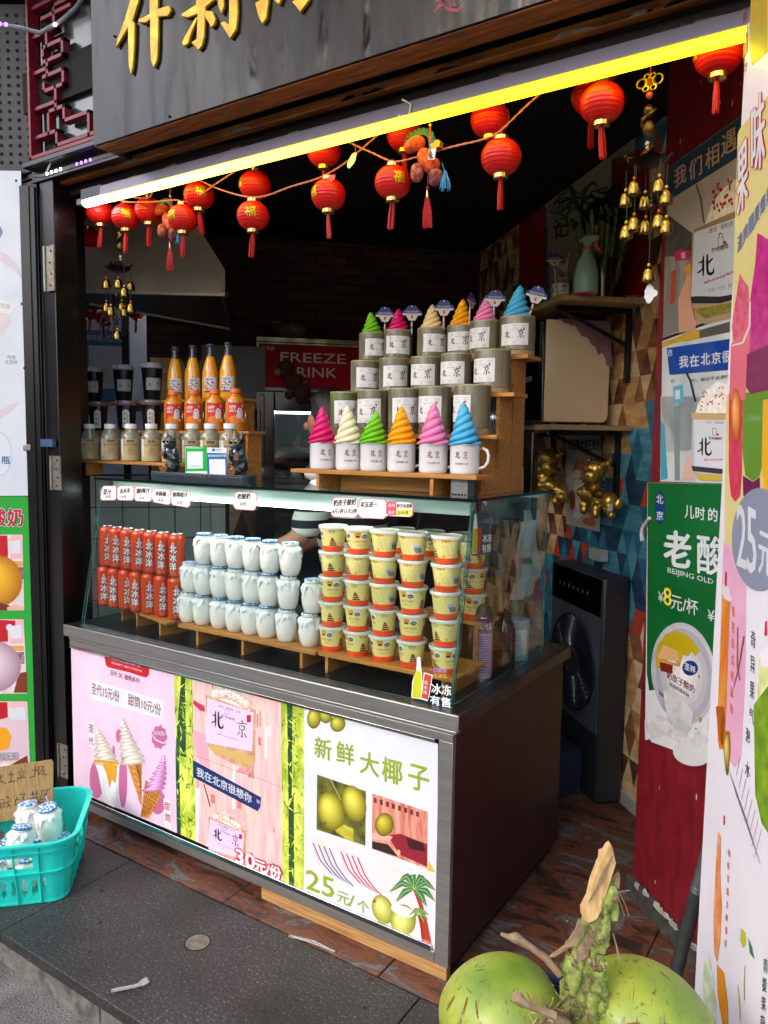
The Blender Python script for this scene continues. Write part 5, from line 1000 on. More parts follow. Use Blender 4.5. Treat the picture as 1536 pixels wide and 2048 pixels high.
mb = MB(); mb.lathe([(.034, 0), (.036, .003), (.0475, .145), (.048, .15)], mat('cup_black', '#0c0b0c', .35, coat=.3), 28); mb.build('cup', bc)
mb = MB(); mb.lathe([(.049, .1505), (.0515, .152), (.0515, .158), (.047, .160), (.044, .174), (.040, .176), (.038, .172), (.001, .172)], mat('lid_grey', '#9c9ca0', .35), 28); mb.build('lid', bc)
mb = MB(); D = cyl(mb, lambda v: .036+.0115*v/.145+.0004); D.rect(-.036, .050, .036, .105, mat('sleeve_white', '#a8a8a6', .5), 0, 12); D.char(BEI, (-.026, .066), (-.008, .066), .018, INK, 1, 1.3); D.char(JING, (.010, .068), (.030, .068), .022, INK, 1, 1.1)
for (u, v) in ((-.028, .096), (-.004, .098), (.018, .096), (-.006, .088), (-.026, .056), (0, .055), (.02, .056)): D.text('故宫长城', (u, v), (u+.011, v), .003, MATS['label_txt'], 1, res=1)
mb.build('label', bc)
for i, px in enumerate((196, 253, 303)):
    x = onY(px, 830, 2.28).x; lab = 'dark plum drink cup with clear lid, %s from the left in the middle row' % ORD[i]
    if i == 0: pc.location = (x, 2.28, zc1); pc.rotation_euler.z = facing(x, 2.28, -4); pc['label'] = lab
    else: dup(pc, (x, 2.28, zc1), facing(x, 2.28, -4), lab)
for i, px in enumerate((187, 247, 304)):
    x = onY(px, 760, 2.40).x; lab = 'black takeaway cup with grey lid, %s from the left in the back row' % ORD[i]
    if i == 0: bc.location = (x, 2.40, zc2); bc.rotation_euler.z = facing(x, 2.4, -20); bc['label'] = lab
    else: dup(bc, (x, 2.40, zc2), facing(x, 2.4, (0, 4, 10)[i]), lab)
# ---------------------------------------------------------------- payment stand with two faceted dogs
QY = 2.035; s0 = onY(315, 960, QY); s1 = onY(503, 960, QY); qx = (s0.x+s1.x)/2; qw = s1.x-s0.x
DG = mat('dog_slate', '#1c2a34', .42, var=.3, scale=20, coat=.3); DGL = mat('dog_slate2', '#2c4254', .4, coat=.3); BRZ = mat('bronze', '#9a6a3a', .35, metal=.6)
qs = thing('payment_stand', 'slate blue payment stand with two faceted dogs wearing sunglasses', 'payment stand', (qx, QY, GT))
mb = MB(); P = []
for i in range(24):
    a = 2*math.pi*i/24; P.append((qx+(qw/2-.02)*(1 if math.cos(a) > 0 else -1)+.03*math.cos(a), QY+.03*math.sin(a)*1.4, GT))
mb.slab(P, (0, 0, .030), DG); mb.slab([(x, y, GT+.0302) for x, y, z in P], (0, 0, .006), DGL); mb.build('base', qs, bevel=.004)
def dog(cx, mir):
    g = lambda x, y, z: (cx+mir*x, QY+y, GT+.036+z)
    mb = MB()
    def facet(c, s, m, n=6, h=5, tw=0):
        c = V(c); vs = []
        for j in range(h+1):
            a = math.pi*j/h
            for i in range(n):
                b = 2*math.pi*(i+.5*(j % 2))/n; vs.append(g(c.x+s[0]*math.sin(a)*math.cos(b), c.y+s[1]*math.sin(a)*math.sin(b), c.z+s[2]*math.cos(a)))
        mb.add(vs, [(j*n+i, (j+1)*n+i, (j+1)*n+(i+1) % n) for j in range(h) for i in range(n)]+[(j*n+i, (j+1)*n+(i+1) % n, j*n+(i+1) % n) for j in range(h) for i in range(n)], m)
    facet((0, .005, .040), (.034, .028, .046), DG); facet((0, .0, .072), (.026, .022, .026), DGL); facet((0, -.004, .112), (.024, .024, .030), DG, 7)
    facet((0, -.024, .103), (.012, .016, .012), DGL, 6, 4); facet((-.026, -.010, .072), (.013, .016, .026), DGL, 5, 4); facet((.027, -.006, .070), (.012, .016, .026), DG, 5, 4); facet((-.018, -.016, .014), (.017, .022, .017), DG, 5, 4); facet((.018, -.016, .014), (.017, .022, .017), DG, 5, 4)
    b = mb.build('dog', qs, smooth=5)
    for sx in (-1, 1):
        mb = MB(); mb.add([g(sx*.008, -.010, .132), g(sx*.024, -.010, .130), g(sx*.017, .006, .130), g(sx*.020, -.002, .166)], [(0, 1, 3), (1, 2, 3), (2, 0, 3), (0, 2, 1)], BRZ if mir < 0 and sx > 0 else DG); mb.build('ear', b, smooth=5)
    mb = MB(); 
    for sx in (-1, 1):
        pts = [g(sx*.0115+.010*math.cos(t*math.pi/7), -.0285-.001, .117+.0068*math.sin(t*math.pi/7)) for t in range(15)]; mb.tube(pts, .0013, mat('gold_rim', '#c8a878', .3, metal=.7), 5); mb.add([(p[0], p[1]+.0006, p[2]) for p in pts[:-1]], [list(range(14))], mat('lens_black', '#050505', .08, coat=1))
    mb.build('sunglasses', b)
    mb = MB(); mb.add([g(-.007, -.021, .092), g(.007, -.021, .092), g(0, -.028, .080)], [(0, 1, 2)], WHT); mb.build('collar', b)
    def ingot(c, s, nm):
        mb = MB(); c = V(c); B_ = [(-.011, -.006), (.011, -.006), (.011, .006), (-.011, .006)]; T = [(-.023, -.009), (.023, -.009), (.023, .009), (-.023, .009)]
        mb.hexa([g(c.x+x*s, c.y+y*s, c.z) for x, y in B_]+[g(c.x+x*s, c.y+y*s, c.z+.018*s) for x, y in T], BRZ)
        vs = [g(c.x+.010*s*math.cos(i*1.047), c.y+.008*s*math.sin(i*1.047), c.z+.0182*s) for i in range(6)]+[g(c.x, c.y, c.z+.029*s)]; mb.add(vs, [(i, (i+1) % 6, 6) for i in range(6)], BRZ); mb.build(nm, b, smooth=5)
    ingot((-.002, -.034, 0), 1.15, 'ingot'); ingot((-.020, -.030, .060), .75, 'ingot')
dog(onY(344, 940, QY).x, 1); dog(onY(478, 940, QY).x, -1)
def plate(x0, y0, x1, y1, name, fill, lab=None):
    mb = MB(); a = onY(x0, y1, QY-.035); b = onY(x1, y0, QY-.035); mb.box((a.x, QY-.035, max(GT+.0365, a.z)), (b.x, QY-.032, b.z), fill); D = pxdec(mb, (0, QY-.0352, 0), (0, -1, 0), 300, 820, .14323, .0003); return mb, D
GRQ = mat('pay_green', '#0fae3e', .35); BLQ = mat('pay_blue', '#1c62a4', .35); PAL_ = mat('pay_white', '#dcdfe2', .35)
mb, D = plate(371, 894, 413, 955, 'g', PAL_); D.poly([(497, 520), (794, 514), (797, 855), (497, 858)], GRQ, 1); D.poly([(520, 582), (738, 580), (740, 818), (522, 822)], PAL_, 2); D.text('推荐使用微信支付', (510, 545), (750, 540), 24, PAL_, 2, .02, res=1); D.text('微信支付', (596, 920), (735, 920), 38, mat('pay_txt', '#5a605c', .4), 1, .01, res=1); D.ell(553, 902, 26, 22, GRQ, 1); D.text('推荐扫码', (575, 795), (690, 793), 14, MATS['pay_txt'], 3, res=1)
mb.build('green_plate', qs)
mb, D = plate(414, 896, 453, 954, 'b', PAL_); D.poly([(797, 600), (1066, 604), (1078, 932), (800, 925)], BLQ, 1); D.poly([(828, 690), (1052, 688), (1056, 920), (832, 925)], PAL_, 2); D.text('推荐使用支付宝', (808, 660), (1060, 656), 34, PAL_, 2, .03, res=1); D.text('支付宝', (918, 574), (995, 574), 32, MATS['pay_txt'], 1, .01, res=1); D.rect(870, 542, 906, 578, BLQ, 1)
mb.build('blue_plate', qs)
mb = MB(); D = pxdec(mb, (0, QY-.041, 0), (0, -1, 0), 300, 820, .14323, .0003)
for i, ch in enumerate('招财进宝'): D.text(ch, (680+i*66, 940), (722+i*66, 942), 34, BRZ, 1, .05)
D.poly([(670, 906), (936, 906), (936, 948), (664, 948)], DG, .2); mb.build('name_strip', qs)
settle([o for o in bpy.data.objects if o not in BEFORE and o.parent is None and o.name != 'plastic_bags'])
GT = zt+.0095
# ---------------------------------------------------------------- range hood
hd = thing('range_hood', 'stained stainless range hood hanging over the left corner', 'range hood', (-3.0, 3.0, 2.1))
k = 3.55/2.9; F = lambda x, y, d: atd(x, y, d*k)
FR, FL = F(450, 588, 2.9), F(120, 580, 2.9); BR, BL = F(466, 657, 3.42), F(180, 606, 3.42); TR, TL = F(388, 440, 3.05), F(140, 415, 3.05); FR2 = F(450, 540, 2.9); FL2 = F(120, 530, 2.9)
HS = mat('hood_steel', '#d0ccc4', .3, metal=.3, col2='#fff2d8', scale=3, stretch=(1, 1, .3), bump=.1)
mb = MB(); up_ = V((0, 0, .0)); bk = -E1*.5
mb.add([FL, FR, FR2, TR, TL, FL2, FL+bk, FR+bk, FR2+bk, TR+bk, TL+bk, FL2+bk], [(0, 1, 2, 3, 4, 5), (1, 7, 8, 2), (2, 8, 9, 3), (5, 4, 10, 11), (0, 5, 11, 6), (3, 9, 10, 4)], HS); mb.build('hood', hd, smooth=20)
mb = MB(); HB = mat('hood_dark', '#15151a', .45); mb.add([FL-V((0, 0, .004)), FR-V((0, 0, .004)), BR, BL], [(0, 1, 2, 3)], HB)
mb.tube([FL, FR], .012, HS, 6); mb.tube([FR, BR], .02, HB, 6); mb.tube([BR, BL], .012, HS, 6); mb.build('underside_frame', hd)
# opening in the back wall with the side street beyond
mb = MB(); PO = RM(-6.3, -1.2, .3)
mb.M = RMM; mb.box((-6.35, -1.6, -.1), (-6.3, .3, 3), mat('street_wall', '#8f969c', .8, col2='#b8bcc0', scale=4)); mb.M = None
tag(mb.build('street_wall'), 'pale wall across the side street seen through the rear opening', 'wall')
mb = MB(RMM); ya, yb = -.93, -.62; mb.box((-5.4, ya, 1.75), (-5.39, yb, 2.35), mat('pay_lblue', '#4a86b8', .5)); D = Dec(mb, lambda u, v, l: (-5.39+.001*l, u, v))
D.rect(ya, 2.22, yb, 2.35, PAL_, 1); D.rect(ya+.05, 1.84, yb-.05, 2.12, PAL_, 1); D.text('支付宝', (ya+.1, 2.26), (yb-.06, 2.26), .05, BLQ, 2, .02); D.text('推荐使用支付宝', (ya+.04, 2.15), (yb-.04, 2.15), .04, PAL_, 2, .02)
tag(mb.build('payment_poster'), 'blue and white payment poster hanging in the rear opening', 'poster')
mb = MB(RMM); mb.box((AW-.02, -1.5, 1.18), (AW+.06, -.4, 1.21), BLKW); mb.box((AW-.02, -.60, 1.2), (AW+.03, -.56, 2.3), BLKW); tag(mb.build('window_frame'), 'dark timber frame of the rear opening', 'window frame')
p = atd(242, 645, 4.3); mb = MB()
for i in range(5):
    rr_ = .012*i+.01; mb.tube([(p.x+rr_*math.cos(t*.4)*.8, p.y+rr_*math.cos(t*.4)*.5, p.z+rr_*1.3*math.sin(t*.4)) for t in range(17)], .0008, WHT, 4)
tag(mb.build('net_ornament'), 'fine white net ornament hanging in the rear opening', 'ornament')
# ---------------------------------------------------------------- back of the shop: drawers, calligraphy cards
mb = MB(RMM); mb.box((-4.5, -.55, 1.66), (-4.2, .12, 1.70), BLKW); sh_ = tag(mb.build('back_shelf'), 'dark shelf behind the glass bottles', 'shelf')
mb = MB(RMM); mb.box((-4.3, -.12, 1.70), (-4.29, .22, 2.02), mat('card_grey', '#5c5a56', .7)); D = Dec(mb, lambda u, v, l: (-4.29+.001*l, u, v)); D.text('江', (-.05, 1.78), (.0, 1.78), .06, INK, 1); D.stroke([(.05, 1.88, .004), (.12, 1.94, .02), (.18, 1.92, .006)], INK, 1); D.text('五', (-.05, 1.86), (.0, 1.86), .06, INK, 1)
tag(mb.build('calligraphy_card'), 'grey calligraphy card leaning behind the glass bottles', 'card')
# ---------------------------------------------------------------- fridge
fr = thing('drinks_fridge', 'black glass-door drinks fridge with red lit-up style header reading FREEZE DRINK', 'fridge', tuple(RM(-4.6, .55, 0)))
fa = -4.30; b0_, b1_ = .17, .99
mb = MB(RMM); FB = mat('fridge_black', '#0b0b0d', .2, coat=.6)
mb.box((fa-.5, b0_, .02), (fa-.02, b0_+.03, 2.06), FB); mb.box((fa-.5, b1_-.03, .02), (fa-.02, b1_, 2.06), FB); mb.box((fa-.5, b0_, 2.05), (fa-.0, b1_, 2.08), FB); mb.box((fa-.53, b0_, .02), (fa-.5, b1_, 2.06), mat('fridge_in', '#59605f', .5)); mb.box((fa-.5, b0_, .0), (fa, b1_, .3), FB); mb.build('cabinet', fr, bevel=.004)
mb = MB(RMM); mb.box((fa-.018, b0_+.003, 1.79), (fa+.002, b1_-.003, 2.048), FB); D = Dec(mb, lambda u, v, l: (fa+.002+.0005*l, u, v), 1)
HR = mat('header_red', '#7a0812', .5, spec=.08, col2='#94101c', scale=3); D.rect(b0_+.015, 1.80, b1_-.01, 2.04, HR, 1)
GRY = mat('header_txt', '#b8a8a8', .4); D.text('FREEZE', (b0_+.135, 1.945), (b0_+.50, 1.945), .052, GRY, 2, -.008); D.text('DRINK', (b0_+.15, 1.865), (b0_+.45, 1.865), .052, GRY, 2, -.008); D.text('冷藏柜', (b0_+.18, 1.815), (b0_+.28, 1.815), .028, GRY, 2); D.text('百乐盛', (b0_+.03, 2.005), (b0_+.10, 2.005), .022, GRY, 2); mb.build('header', fr)
mb = MB(RMM)
for (ya, yb, za, zb) in ((b0_, b0_+.10, .3, 1.78), (b1_-.1, b1_, .3, 1.78), (b0_+.1, b1_-.1, 1.67, 1.78), (b0_+.1, b1_-.1, .3, .4)): mb.box((fa+.004, ya, za), (fa+.034, yb, zb), FB)
mb.box((fa+.034, b0_+.02, .3), (fa+.05, b0_+.045, 1.76), FB); mb.build('door', fr, bevel=.006)
mb = MB(RMM); mb.box((fa+.015, b0_+.1, .4), (fa+.02, b1_-.1, 1.67), clear('door_glass', (.8, .85, .85), ior=1.8)); mb.build('door_glass', fr)
mb = MB(RMM)
for z in (1.45, 1.21, .95, .7):
    mb.box((fa-.42, b0_+.04, z-.004), (fa-.03, b1_-.04, z), mat('rack_white', '#b8c0c0', .4)); mb.box((fa-.03, b0_+.04, z-.012), (fa-.026, b1_-.04, z+.02), MATS['rack_white'])
mb.build('rack', fr)
lm = MB(RMM); lm.box((fa-.06, b0_+.04, 1.66), (fa-.04, b1_-.04, 1.68), mat('fridge_tube', '#ffffff', .4, emit=4, ecol='#eef6ff')); lm.build('fridge_lamp', fr)
for i, b in enumerate((.31, .40, .49)): q = RM(fa-.1, b, 1.213); dup(jars[i], q, i, 'yogurt jar inside the fridge, %s from its hinge side' % ORD[i])
for i in range(2): q = RM(fa-.09, .585, 1.213+.0845*i); dup(tub, q, -.5, 'yogurt cup inside the fridge, %s of its pair' % ('lower', 'upper')[i])
mb = MB(); F_ = mat('monkey_fur', '#3c1c0c', .95, bump=.8, scale=200); c = RM(fa+.05, .33, 1.80)
for (x, z, s) in ((0, .10, .05), (.045, .03, .05), (.09, -.02, .05), (.02, -.04, .025), (.09, -.06, .03), (.125, -.05, .03), (-.025, .085, .028)): mb.ball(c+E2*x+V((0, 0, z)), s, F_, 12)
mb.ball(c+E2*-.045+E1*.02+V((0, 0, .08)), .02, mat('monkey_face', '#8a5c38', .8), 10)
tag(mb.build('plush_monkey'), 'brown plush monkey hanging on the fridge header', 'plush toy')
mb = MB(); c = RM(fa-.2, .38, 2.14); mb.ball(c, .09, mat('bag_film', '#6a5c4c', .4, bump=1, scale=30, var=.4), 18, (1.2, 1, .65), fn=lambda d: 1+.12*math.sin(7*d.x+5*d.z)*math.sin(9*d.y)); mb.ball(c+V((-.09, -.03, .05)), .03, MATS['bag_film'], 10, (1.6, 1, .6)); tag(mb.build('film_parcel'), 'crumpled clear plastic parcel on top of the fridge', 'parcel')
# ---------------------------------------------------------------- shop keeper behind the counter
SKIN = mat('skin', '#a8745c', .5, sub=.15); HAIR = mat('hair', '#0e0a08', .45, bump=.4, scale=150, stretch=(8, 8, .6)); 
def _stripe(t, b, N, L):
    tc = N('ShaderNodeTexCoord'); s = N('ShaderNodeSeparateXYZ'); L(tc.outputs['Object'], s.inputs[0]); m = N('ShaderNodeMath'); m.operation = 'MULTIPLY'; m.inputs[1].default_value = 1/.062; L(s.outputs[2], m.inputs[0]); f = N('ShaderNodeMath'); f.operation = 'FRACT'; L(m.outputs[0], f.inputs[0])
    g = N('ShaderNodeMath'); g.operation = 'GREATER_THAN'; g.inputs[1].default_value = .5; L(f.outputs[0], g.inputs[0]); x = N('ShaderNodeMix'); x.data_type = 'RGBA'; x.inputs['A'].default_value = (.014, .016, .03, 1); x.inputs['B'].default_value = (.75, .74, .72, 1); L(g.outputs[0], x.inputs[0]); L(x.outputs['Result'], b.inputs['Base Color']); b.inputs['Roughness'].default_value = .85
STRP = node_mat('striped_knit', _stripe)
def skinmesh(name, pts, edges, m, parent=None, sub=2, root=0):
    me = bpy.data.meshes.new(name); off = parent.location if parent else V((0, 0, 0))
    me.from_pydata([V(p[:3])-off for p in pts], edges, []); me.materials.append(m); o = bpy.data.objects.new(name, me); C.objects.link(o)
    s = o.modifiers.new('skin', 'SKIN'); s.use_smooth_shade = True; sv = me.skin_vertices[0].data if me.skin_vertices else None
    if sv is None: me.attributes.new('x', 'FLOAT', 'POINT')
    for i, p in enumerate(pts):
        r_ = p[3] if isinstance(p[3], tuple) else (p[3], p[3]); me.skin_vertices[0].data[i].radius = r_
    me.skin_vertices[0].data[root].use_root = True
    b = o.modifiers.new('sub', 'SUBSURF'); b.levels = sub; b.render_levels = sub
    if parent: o.parent = parent
    return o
hp = atd(674, 850, 3.05); fwd = V((-.80, -.25, 0)).normalized(); sd_ = V((-fwd.y, fwd.x, 0))
per = thing('person', 'person in a navy and white striped top bending over behind the counter', 'person', (hp.x+.1, hp.y+.05, 0))
Bp = hp+V((.03, .02, 0)); q = lambda f, s, z: tuple(V((Bp.x, Bp.y, 0))+fwd*f+sd_*s+V((0, 0, z)))
hz = hp.z
pts = [(*q(-.05, 0, .95), .14), (*q(-.04, 0, 1.12), .13), (*q(-.01, 0, 1.28), .15), (*q(.02, 0, 1.38), .10), (*q(.05, 0, 1.45), .055), (*q(.085, 0, hz-.05), .062), (*q(.09, 0, hz+.01), .085), (*q(.085, 0, hz+.06), .07),
       (*q(.01, .17, 1.35), .055), (*q(.10, .24, 1.13), .045), (*q(.34, .22, 1.02), .034), (*q(.42, .20, .99), .028), (*q(.01, -.17, 1.35), .055), (*q(.12, -.22, 1.12), .045), (*q(.36, -.14, 1.0), .034), (*q(.44, -.12, .97), .028),
       (*q(-.05, .09, .80), .09), (*q(-.03, .10, .48), .065), (*q(-.05, .10, .10), .045), (*q(.08, .10, .04), .035), (*q(-.05, -.09, .80), .09), (*q(-.03, -.10, .48), .065), (*q(-.05, -.10, .10), .045), (*q(.08, -.10, .04), .035)]
ed = [(0, 1), (1, 2), (2, 3), (3, 4), (4, 5), (5, 6), (6, 7), (3, 8), (8, 9), (9, 10), (10, 11), (3, 12), (12, 13), (13, 14), (14, 15), (0, 16), (16, 17), (17, 18), (18, 19), (0, 20), (20, 21), (21, 22), (22, 23)]
body = skinmesh('body', pts, ed, SKIN, per)
shirt = [(*q(-.05, 0, .90), .16), (*q(-.04, 0, 1.10), .15), (*q(-.01, 0, 1.27), .17), (*q(.02, 0, 1.37), .13), (*q(.012, .18, 1.35), .075), (*q(.10, .245, 1.13), .066), (*q(.012, -.18, 1.35), .075), (*q(.07, -.21, 1.19), .068)]
skinmesh('striped_top', shirt, [(0, 1), (1, 2), (2, 3), (3, 4), (4, 5), (3, 6), (6, 7)], STRP, per)
skinmesh('trousers', [(*q(-.05, 0, .93), .165), (*q(-.05, .09, .80), .105), (*q(-.03, .10, .48), .08), (*q(-.05, .10, .12), .06), (*q(-.05, -.09, .80), .105), (*q(-.03, -.10, .48), .08), (*q(-.05, -.10, .12), .06)], [(0, 1), (1, 2), (2, 3), (0, 4), (4, 5), (5, 6)], mat('trouser', '#14161c', .8), per)
mb = MB(); hc = V(q(.075, 0, hz+.02)); fd = fwd
def hairfn(d):
    w_ = V((d.x, d.y, 0)).dot(fd); return 1.0 if w_ < .35 or d.z > .5 else .82
mb.ball(hc-fd*.012+V((0, 0, .012)), .108, HAIR, 26, (.95, .95, 1.12), fn=hairfn); mb.ball(hc-fd*.11+V((0, 0, .0)), .05, HAIR, 14); mb.build('hair', per)
for hnd, base in (('hand', q(.44, .20, .985)), ('hand', q(.46, -.12, .965))):
    b = V(base); P_ = [(*(b-fwd*.02), .02), (*(b+fwd*.03), (.022, .014)), (*(b+fwd*.06), (.024, .012))]; E_ = [(0, 1), (1, 2)]
    for k_ in range(4):
        o_ = sd_*((k_-1.5)*.014); n_ = len(P_); P_ += [(*(b+fwd*.075+o_), .007), (*(b+fwd*(.10+.004*(k_ in (1, 2)))+o_+V((0, 0, -.008))), .0065), (*(b+fwd*(.118+.006*(k_ in (1, 2)))+o_+V((0, 0, -.024))), .0055)]; E_ += [(2, n_), (n_, n_+1), (n_+1, n_+2)]
    n_ = len(P_); P_ += [(*(b+fwd*.03+sd_*.026), .008), (*(b+fwd*.055+sd_*.036+V((0, 0, -.01))), .0065)]; E_ += [(1, n_), (n_, n_+1)]
    skinmesh('hand', P_, E_, SKIN, per, 1)
mb = MB(); fc = V(q(.168, 0, hz)); mb.ball(fc+V((0, 0, -.005)), .014, SKIN, 10, (1.1, .8, 1.3)); mb.build('nose', per)
mb = MB()
for s_ in (-1, 1): mb.ball(V(q(.152, s_*.03, hz+.022)), .008, mat('eye_dark', '#1a1010', .3), 8, (1, 1, .5)); mb.tube([V(q(.158, s_*.018, hz+.040)), V(q(.152, s_*.042, hz+.042))], .003, HAIR, 5)
mb.build('eyes', per)
mb = MB(); mb.tube([V(q(.157, -.018, hz-.038)), V(q(.164, 0, hz-.036)), V(q(.157, .018, hz-.038))], .0045, mat('lips', '#8a3c3c', .5), 6); mb.build('mouth', per)
# thing seen under the mug stand: navy and white folded cap, steel boiler, grater
p = onZ(640, 985, GT+.001); mb = MB(); c = V((onY(642, 970, 2.3).x, 2.3, GT)); mb.ball(c+V((0, 0, .03)), .07, mat('cap_cloth', '#c8c4c2', .8), 20, (1, .8, .42)); mb.ball(c+V((0, 0, .046)), .072, mat('cap_navy', '#12162a', .8), 20, (1, .8, .36)); tag(mb.build('folded_cap'), 'navy and white cap lying under the mug stand at its left end', 'cap')
c = V((onY(800, 950, 2.22).x, 2.22, GT)); mb = MB(); mb.lathe([(.10, 0), (.10, .004), (.06, .012), (.045, .02), (.045, .075)], mat('steel_clean', '#9a9a98', .2, metal=1), 32, tuple(c)); mb.ball(c+V((-.01, -.046, .045)), .006, INK, 8); tag(mb.build('steel_dispenser'), 'round stainless steel dispenser base under the mug stand', 'dispenser')
p0 = onY(918, 990, 1.955); mb = MB(); mb.box((p0.x-.027, 1.955, GT), (p0.x+.027, 2.0, GT+.052), mat('tin_grey', '#8a8c8c', .35, metal=.7, bump=.5, scale=120)); 
for i in range(5): mb.ball((p0.x-.02+i*.01, 1.954, GT+.006), .004, INK, 6)
tag(mb.build('tin_box', bevel=.002), 'small embossed metal tin under the right end of the mug stand', 'tin')
# ---------------------------------------------------------------- right side of the shop
TAN = mat('shelf_tan', '#a88a64', .5, var=.15, scale=20, stretch=(.5, 5, 5)); IRON = mat('iron_black', '#0c0c0d', .4)
def wallshelf(name, t0, t1, dep, zt, th, lab, brk, corner=0):
    a1 = -2.7718-t0; a0_ = -2.7718-t1; o = thing(name, lab, 'shelf', tuple(RM((a0_+a1)/2, WB-dep/2, zt-th)))
    mb = MB(RMM); P = [(a0_, WB-dep, zt-th), (a1-corner, WB-dep, zt-th), (a1, WB-dep+corner*1.2, zt-th), (a1, WB-.003, zt-th), (a0_, WB-.003, zt-th)]; mb.slab(P, (0, 0, th), TAN); mb.build('board', o, bevel=.001)
    for a in brk: mb = MB(RMM); mb.box((a-.012, WB-.022, zt-th-.30), (a+.012, WB-.004, zt-th-.001), IRON); mb.box((a-.012, WB-dep+.03, zt-th-.02), (a+.012, WB-.022, zt-th-.001), IRON); mb.M = None; mb.tube([RM(a, WB-dep+.05, zt-th-.02), RM(a, WB-.015, zt-th-.15)], .009, IRON, 6); mb.build('bracket', o)
    return o
wallshelf('upper_shelf', .02, 1.25, .36, 2.085, .022, 'pale wooden wall shelf holding the spray bottle and the plant', (-2.9, -3.7), .0)
wallshelf('lower_shelf', .08, 1.05, .36, 1.585, .02, 'pale wooden wall shelf under the beige ice machine', (-2.95, -3.6))
# beige-sided machine
im = thing('ice_machine', 'large appliance with rounded beige side and black glass door on the lower shelf', 'appliance', tuple(RM(-3.2, WB-.17, 1.585)))
zb_, zt_ = 1.6, 2.02; a1 = -2.985; ya, yb = WB-.335, WB-.045
mb = MB(); ta = (1,)
def rr4(y0, y1, z0, z1, r, n=5):
    P = []
    for cx, cy, s in ((y1-r, z0+r, -90), (y1-r, z1-r, 0), (y0+.006, z1-.006, 90), (y0+.006, z0+.006, 180)):
        rr = r if cx > (y0+y1)/2 else .006
        for i in range(n+1): a = R(s+90*i/n); P.append((cx+rr*math.cos(a), cy+rr*math.sin(a)))
    return P
mb.M = RMM; mb.slab([(a1, y, z) for y, z in rr4(ya, yb, zb_, zt_, .03)], (-.30, 0, 0), mat('beige_enamel', '#dcc2a0', .45, var=.06, scale=3)); mb.build('case', im, bevel=.003)
mb = MB(RMM); mb.box((a1-.36, ya-.16, zb_-.0), (a1-.02, ya-.001, zt_+.0), mat('oven_glass', '#060607', .08, coat=1)); mb.box((a1-.019, ya-.014, zb_), (a1-.001, ya-.001, zt_), FB); mb.build('door', im, bevel=.01)
mb = MB(RMM); mb.poly([(a1-.0195, ya-.150, zb_+.03), (a1-.0195, ya-.128, zb_+.03), (a1-.0195, ya-.139, zb_+.075)], mat('warn_yellow', '#c8b818', .5)); mb.build('warning_mark', im)
for b in (yb-.03, ya+.06, ya+.2): mb = MB(RMM); mb.lathe([(.012, 0), (.012, .014)], mat('foot_white', '#a8a8a4', .5), 12, (a1-.04, b, 1.5855)); mb.build('foot', im)
# cloth on the machine corner
mb = MB(); CL = mat('mauve_cloth', '#85606c', .85, var=.12, scale=40, bump=.3)
def clf(u, v):
    y = yb-.245+.235*u; drop = (.006+.20*u**1.5)*v; wv = .004*math.sin(u*14)*v
    return RM(a1+.006+.006*math.sin(u*9+v*3)*v+wv, y+.02*(v*u), zt_+.004-drop+.006*math.sin(u*40)*(v > .9))
mb.grid(clf, 30, 12, CL); mb.grid(lambda u, v: RM(a1+.006-.2*v, yb-.245+.24*u, zt_+.0045+.003*math.sin(u*8+v*5)), 20, 6, CL); tag(mb.build('cloth', origin=True), 'mauve cloth draped over the top corner of the beige appliance', 'cloth')
# price rail under the cups
p = onY(1035, 765, 2.55); mb = MB(); mb.hexa([V((p.x-.035, 2.55, p.z-.018)), V((p.x+.05, 2.55, p.z+.005)), V((p.x+.05, 2.56, p.z+.005)), V((p.x-.035, 2.56, p.z-.018)), V((p.x-.035, 2.55, p.z-.003)), V((p.x+.05, 2.55, p.z+.022)), V((p.x+.05, 2.56, p.z+.022)), V((p.x-.035, 2.56, p.z-.003))], mat('rail_grey', '#6c6c6e', .5)); tag(mb.build('name_tag'), 'small grey tilted name tag right of the bamboo cups', 'tag')
# spray bottle, straw cup, plant
def on_shelf(px, z, b): # where pixel column px meets room line b at shelf height
    return onp(px, 560, RM(0, b, 0), E2)
c = on_shelf(1172, 2.085, WB-.27); c.z = 2.0855
sb_ = thing('spray_bottle', 'pale green plastic spray bottle with pink trigger on the upper shelf', 'spray bottle', tuple(c)); SG = mat('spray_green', '#8fb4a8', .4, coat=.2); SP = mat('spray_pink', '#d06070', .4)
mb = MB(); mb.lathe([(.045, 0), (.047, .004), (.047, .03), (.0465, .07), (.036, .12), (.018, .155), (.015, .165)], SG, 26, tuple(c), ms=[SP, SG, SG, SG, SG, SG]); mb.build('bottle', sb_)
mb = MB(); mb.lathe([(.0165, .165), (.0165, .176)], SP, 18, tuple(c)); mb.build('collar', sb_)
RT = V((rt.x, rt.y, 0)).normalized(); P3 = lambda x, z: c+RT*x+V((0, 0, z))
mb = MB(); mb.slab([P3(-.010, .1765), P3(.010, .1765), P3(.020, .20), P3(.040, .205), P3(.038, .225), P3(-.012, .217), P3(-.03, .205), P3(-.028, .198), P3(-.012, .20)], V((-.012, .02, 0)), SG); mb.build('head', sb_)
mb = MB(); mb.slab([P3(.022, .202), P3(.034, .204), P3(.040, .185), P3(.056, .165), P3(.050, .160), P3(.032, .172)], V((-.008, .014, 0)), SP); mb.slab([P3(.037, .226), P3(.039, .206), P3(.047, .208), P3(.046, .224)], V((-.010, .016, 0)), SP); mb.build('trigger', sb_)
c = on_shelf(1124, 2.085, WB-.27); c.z = 2.0855
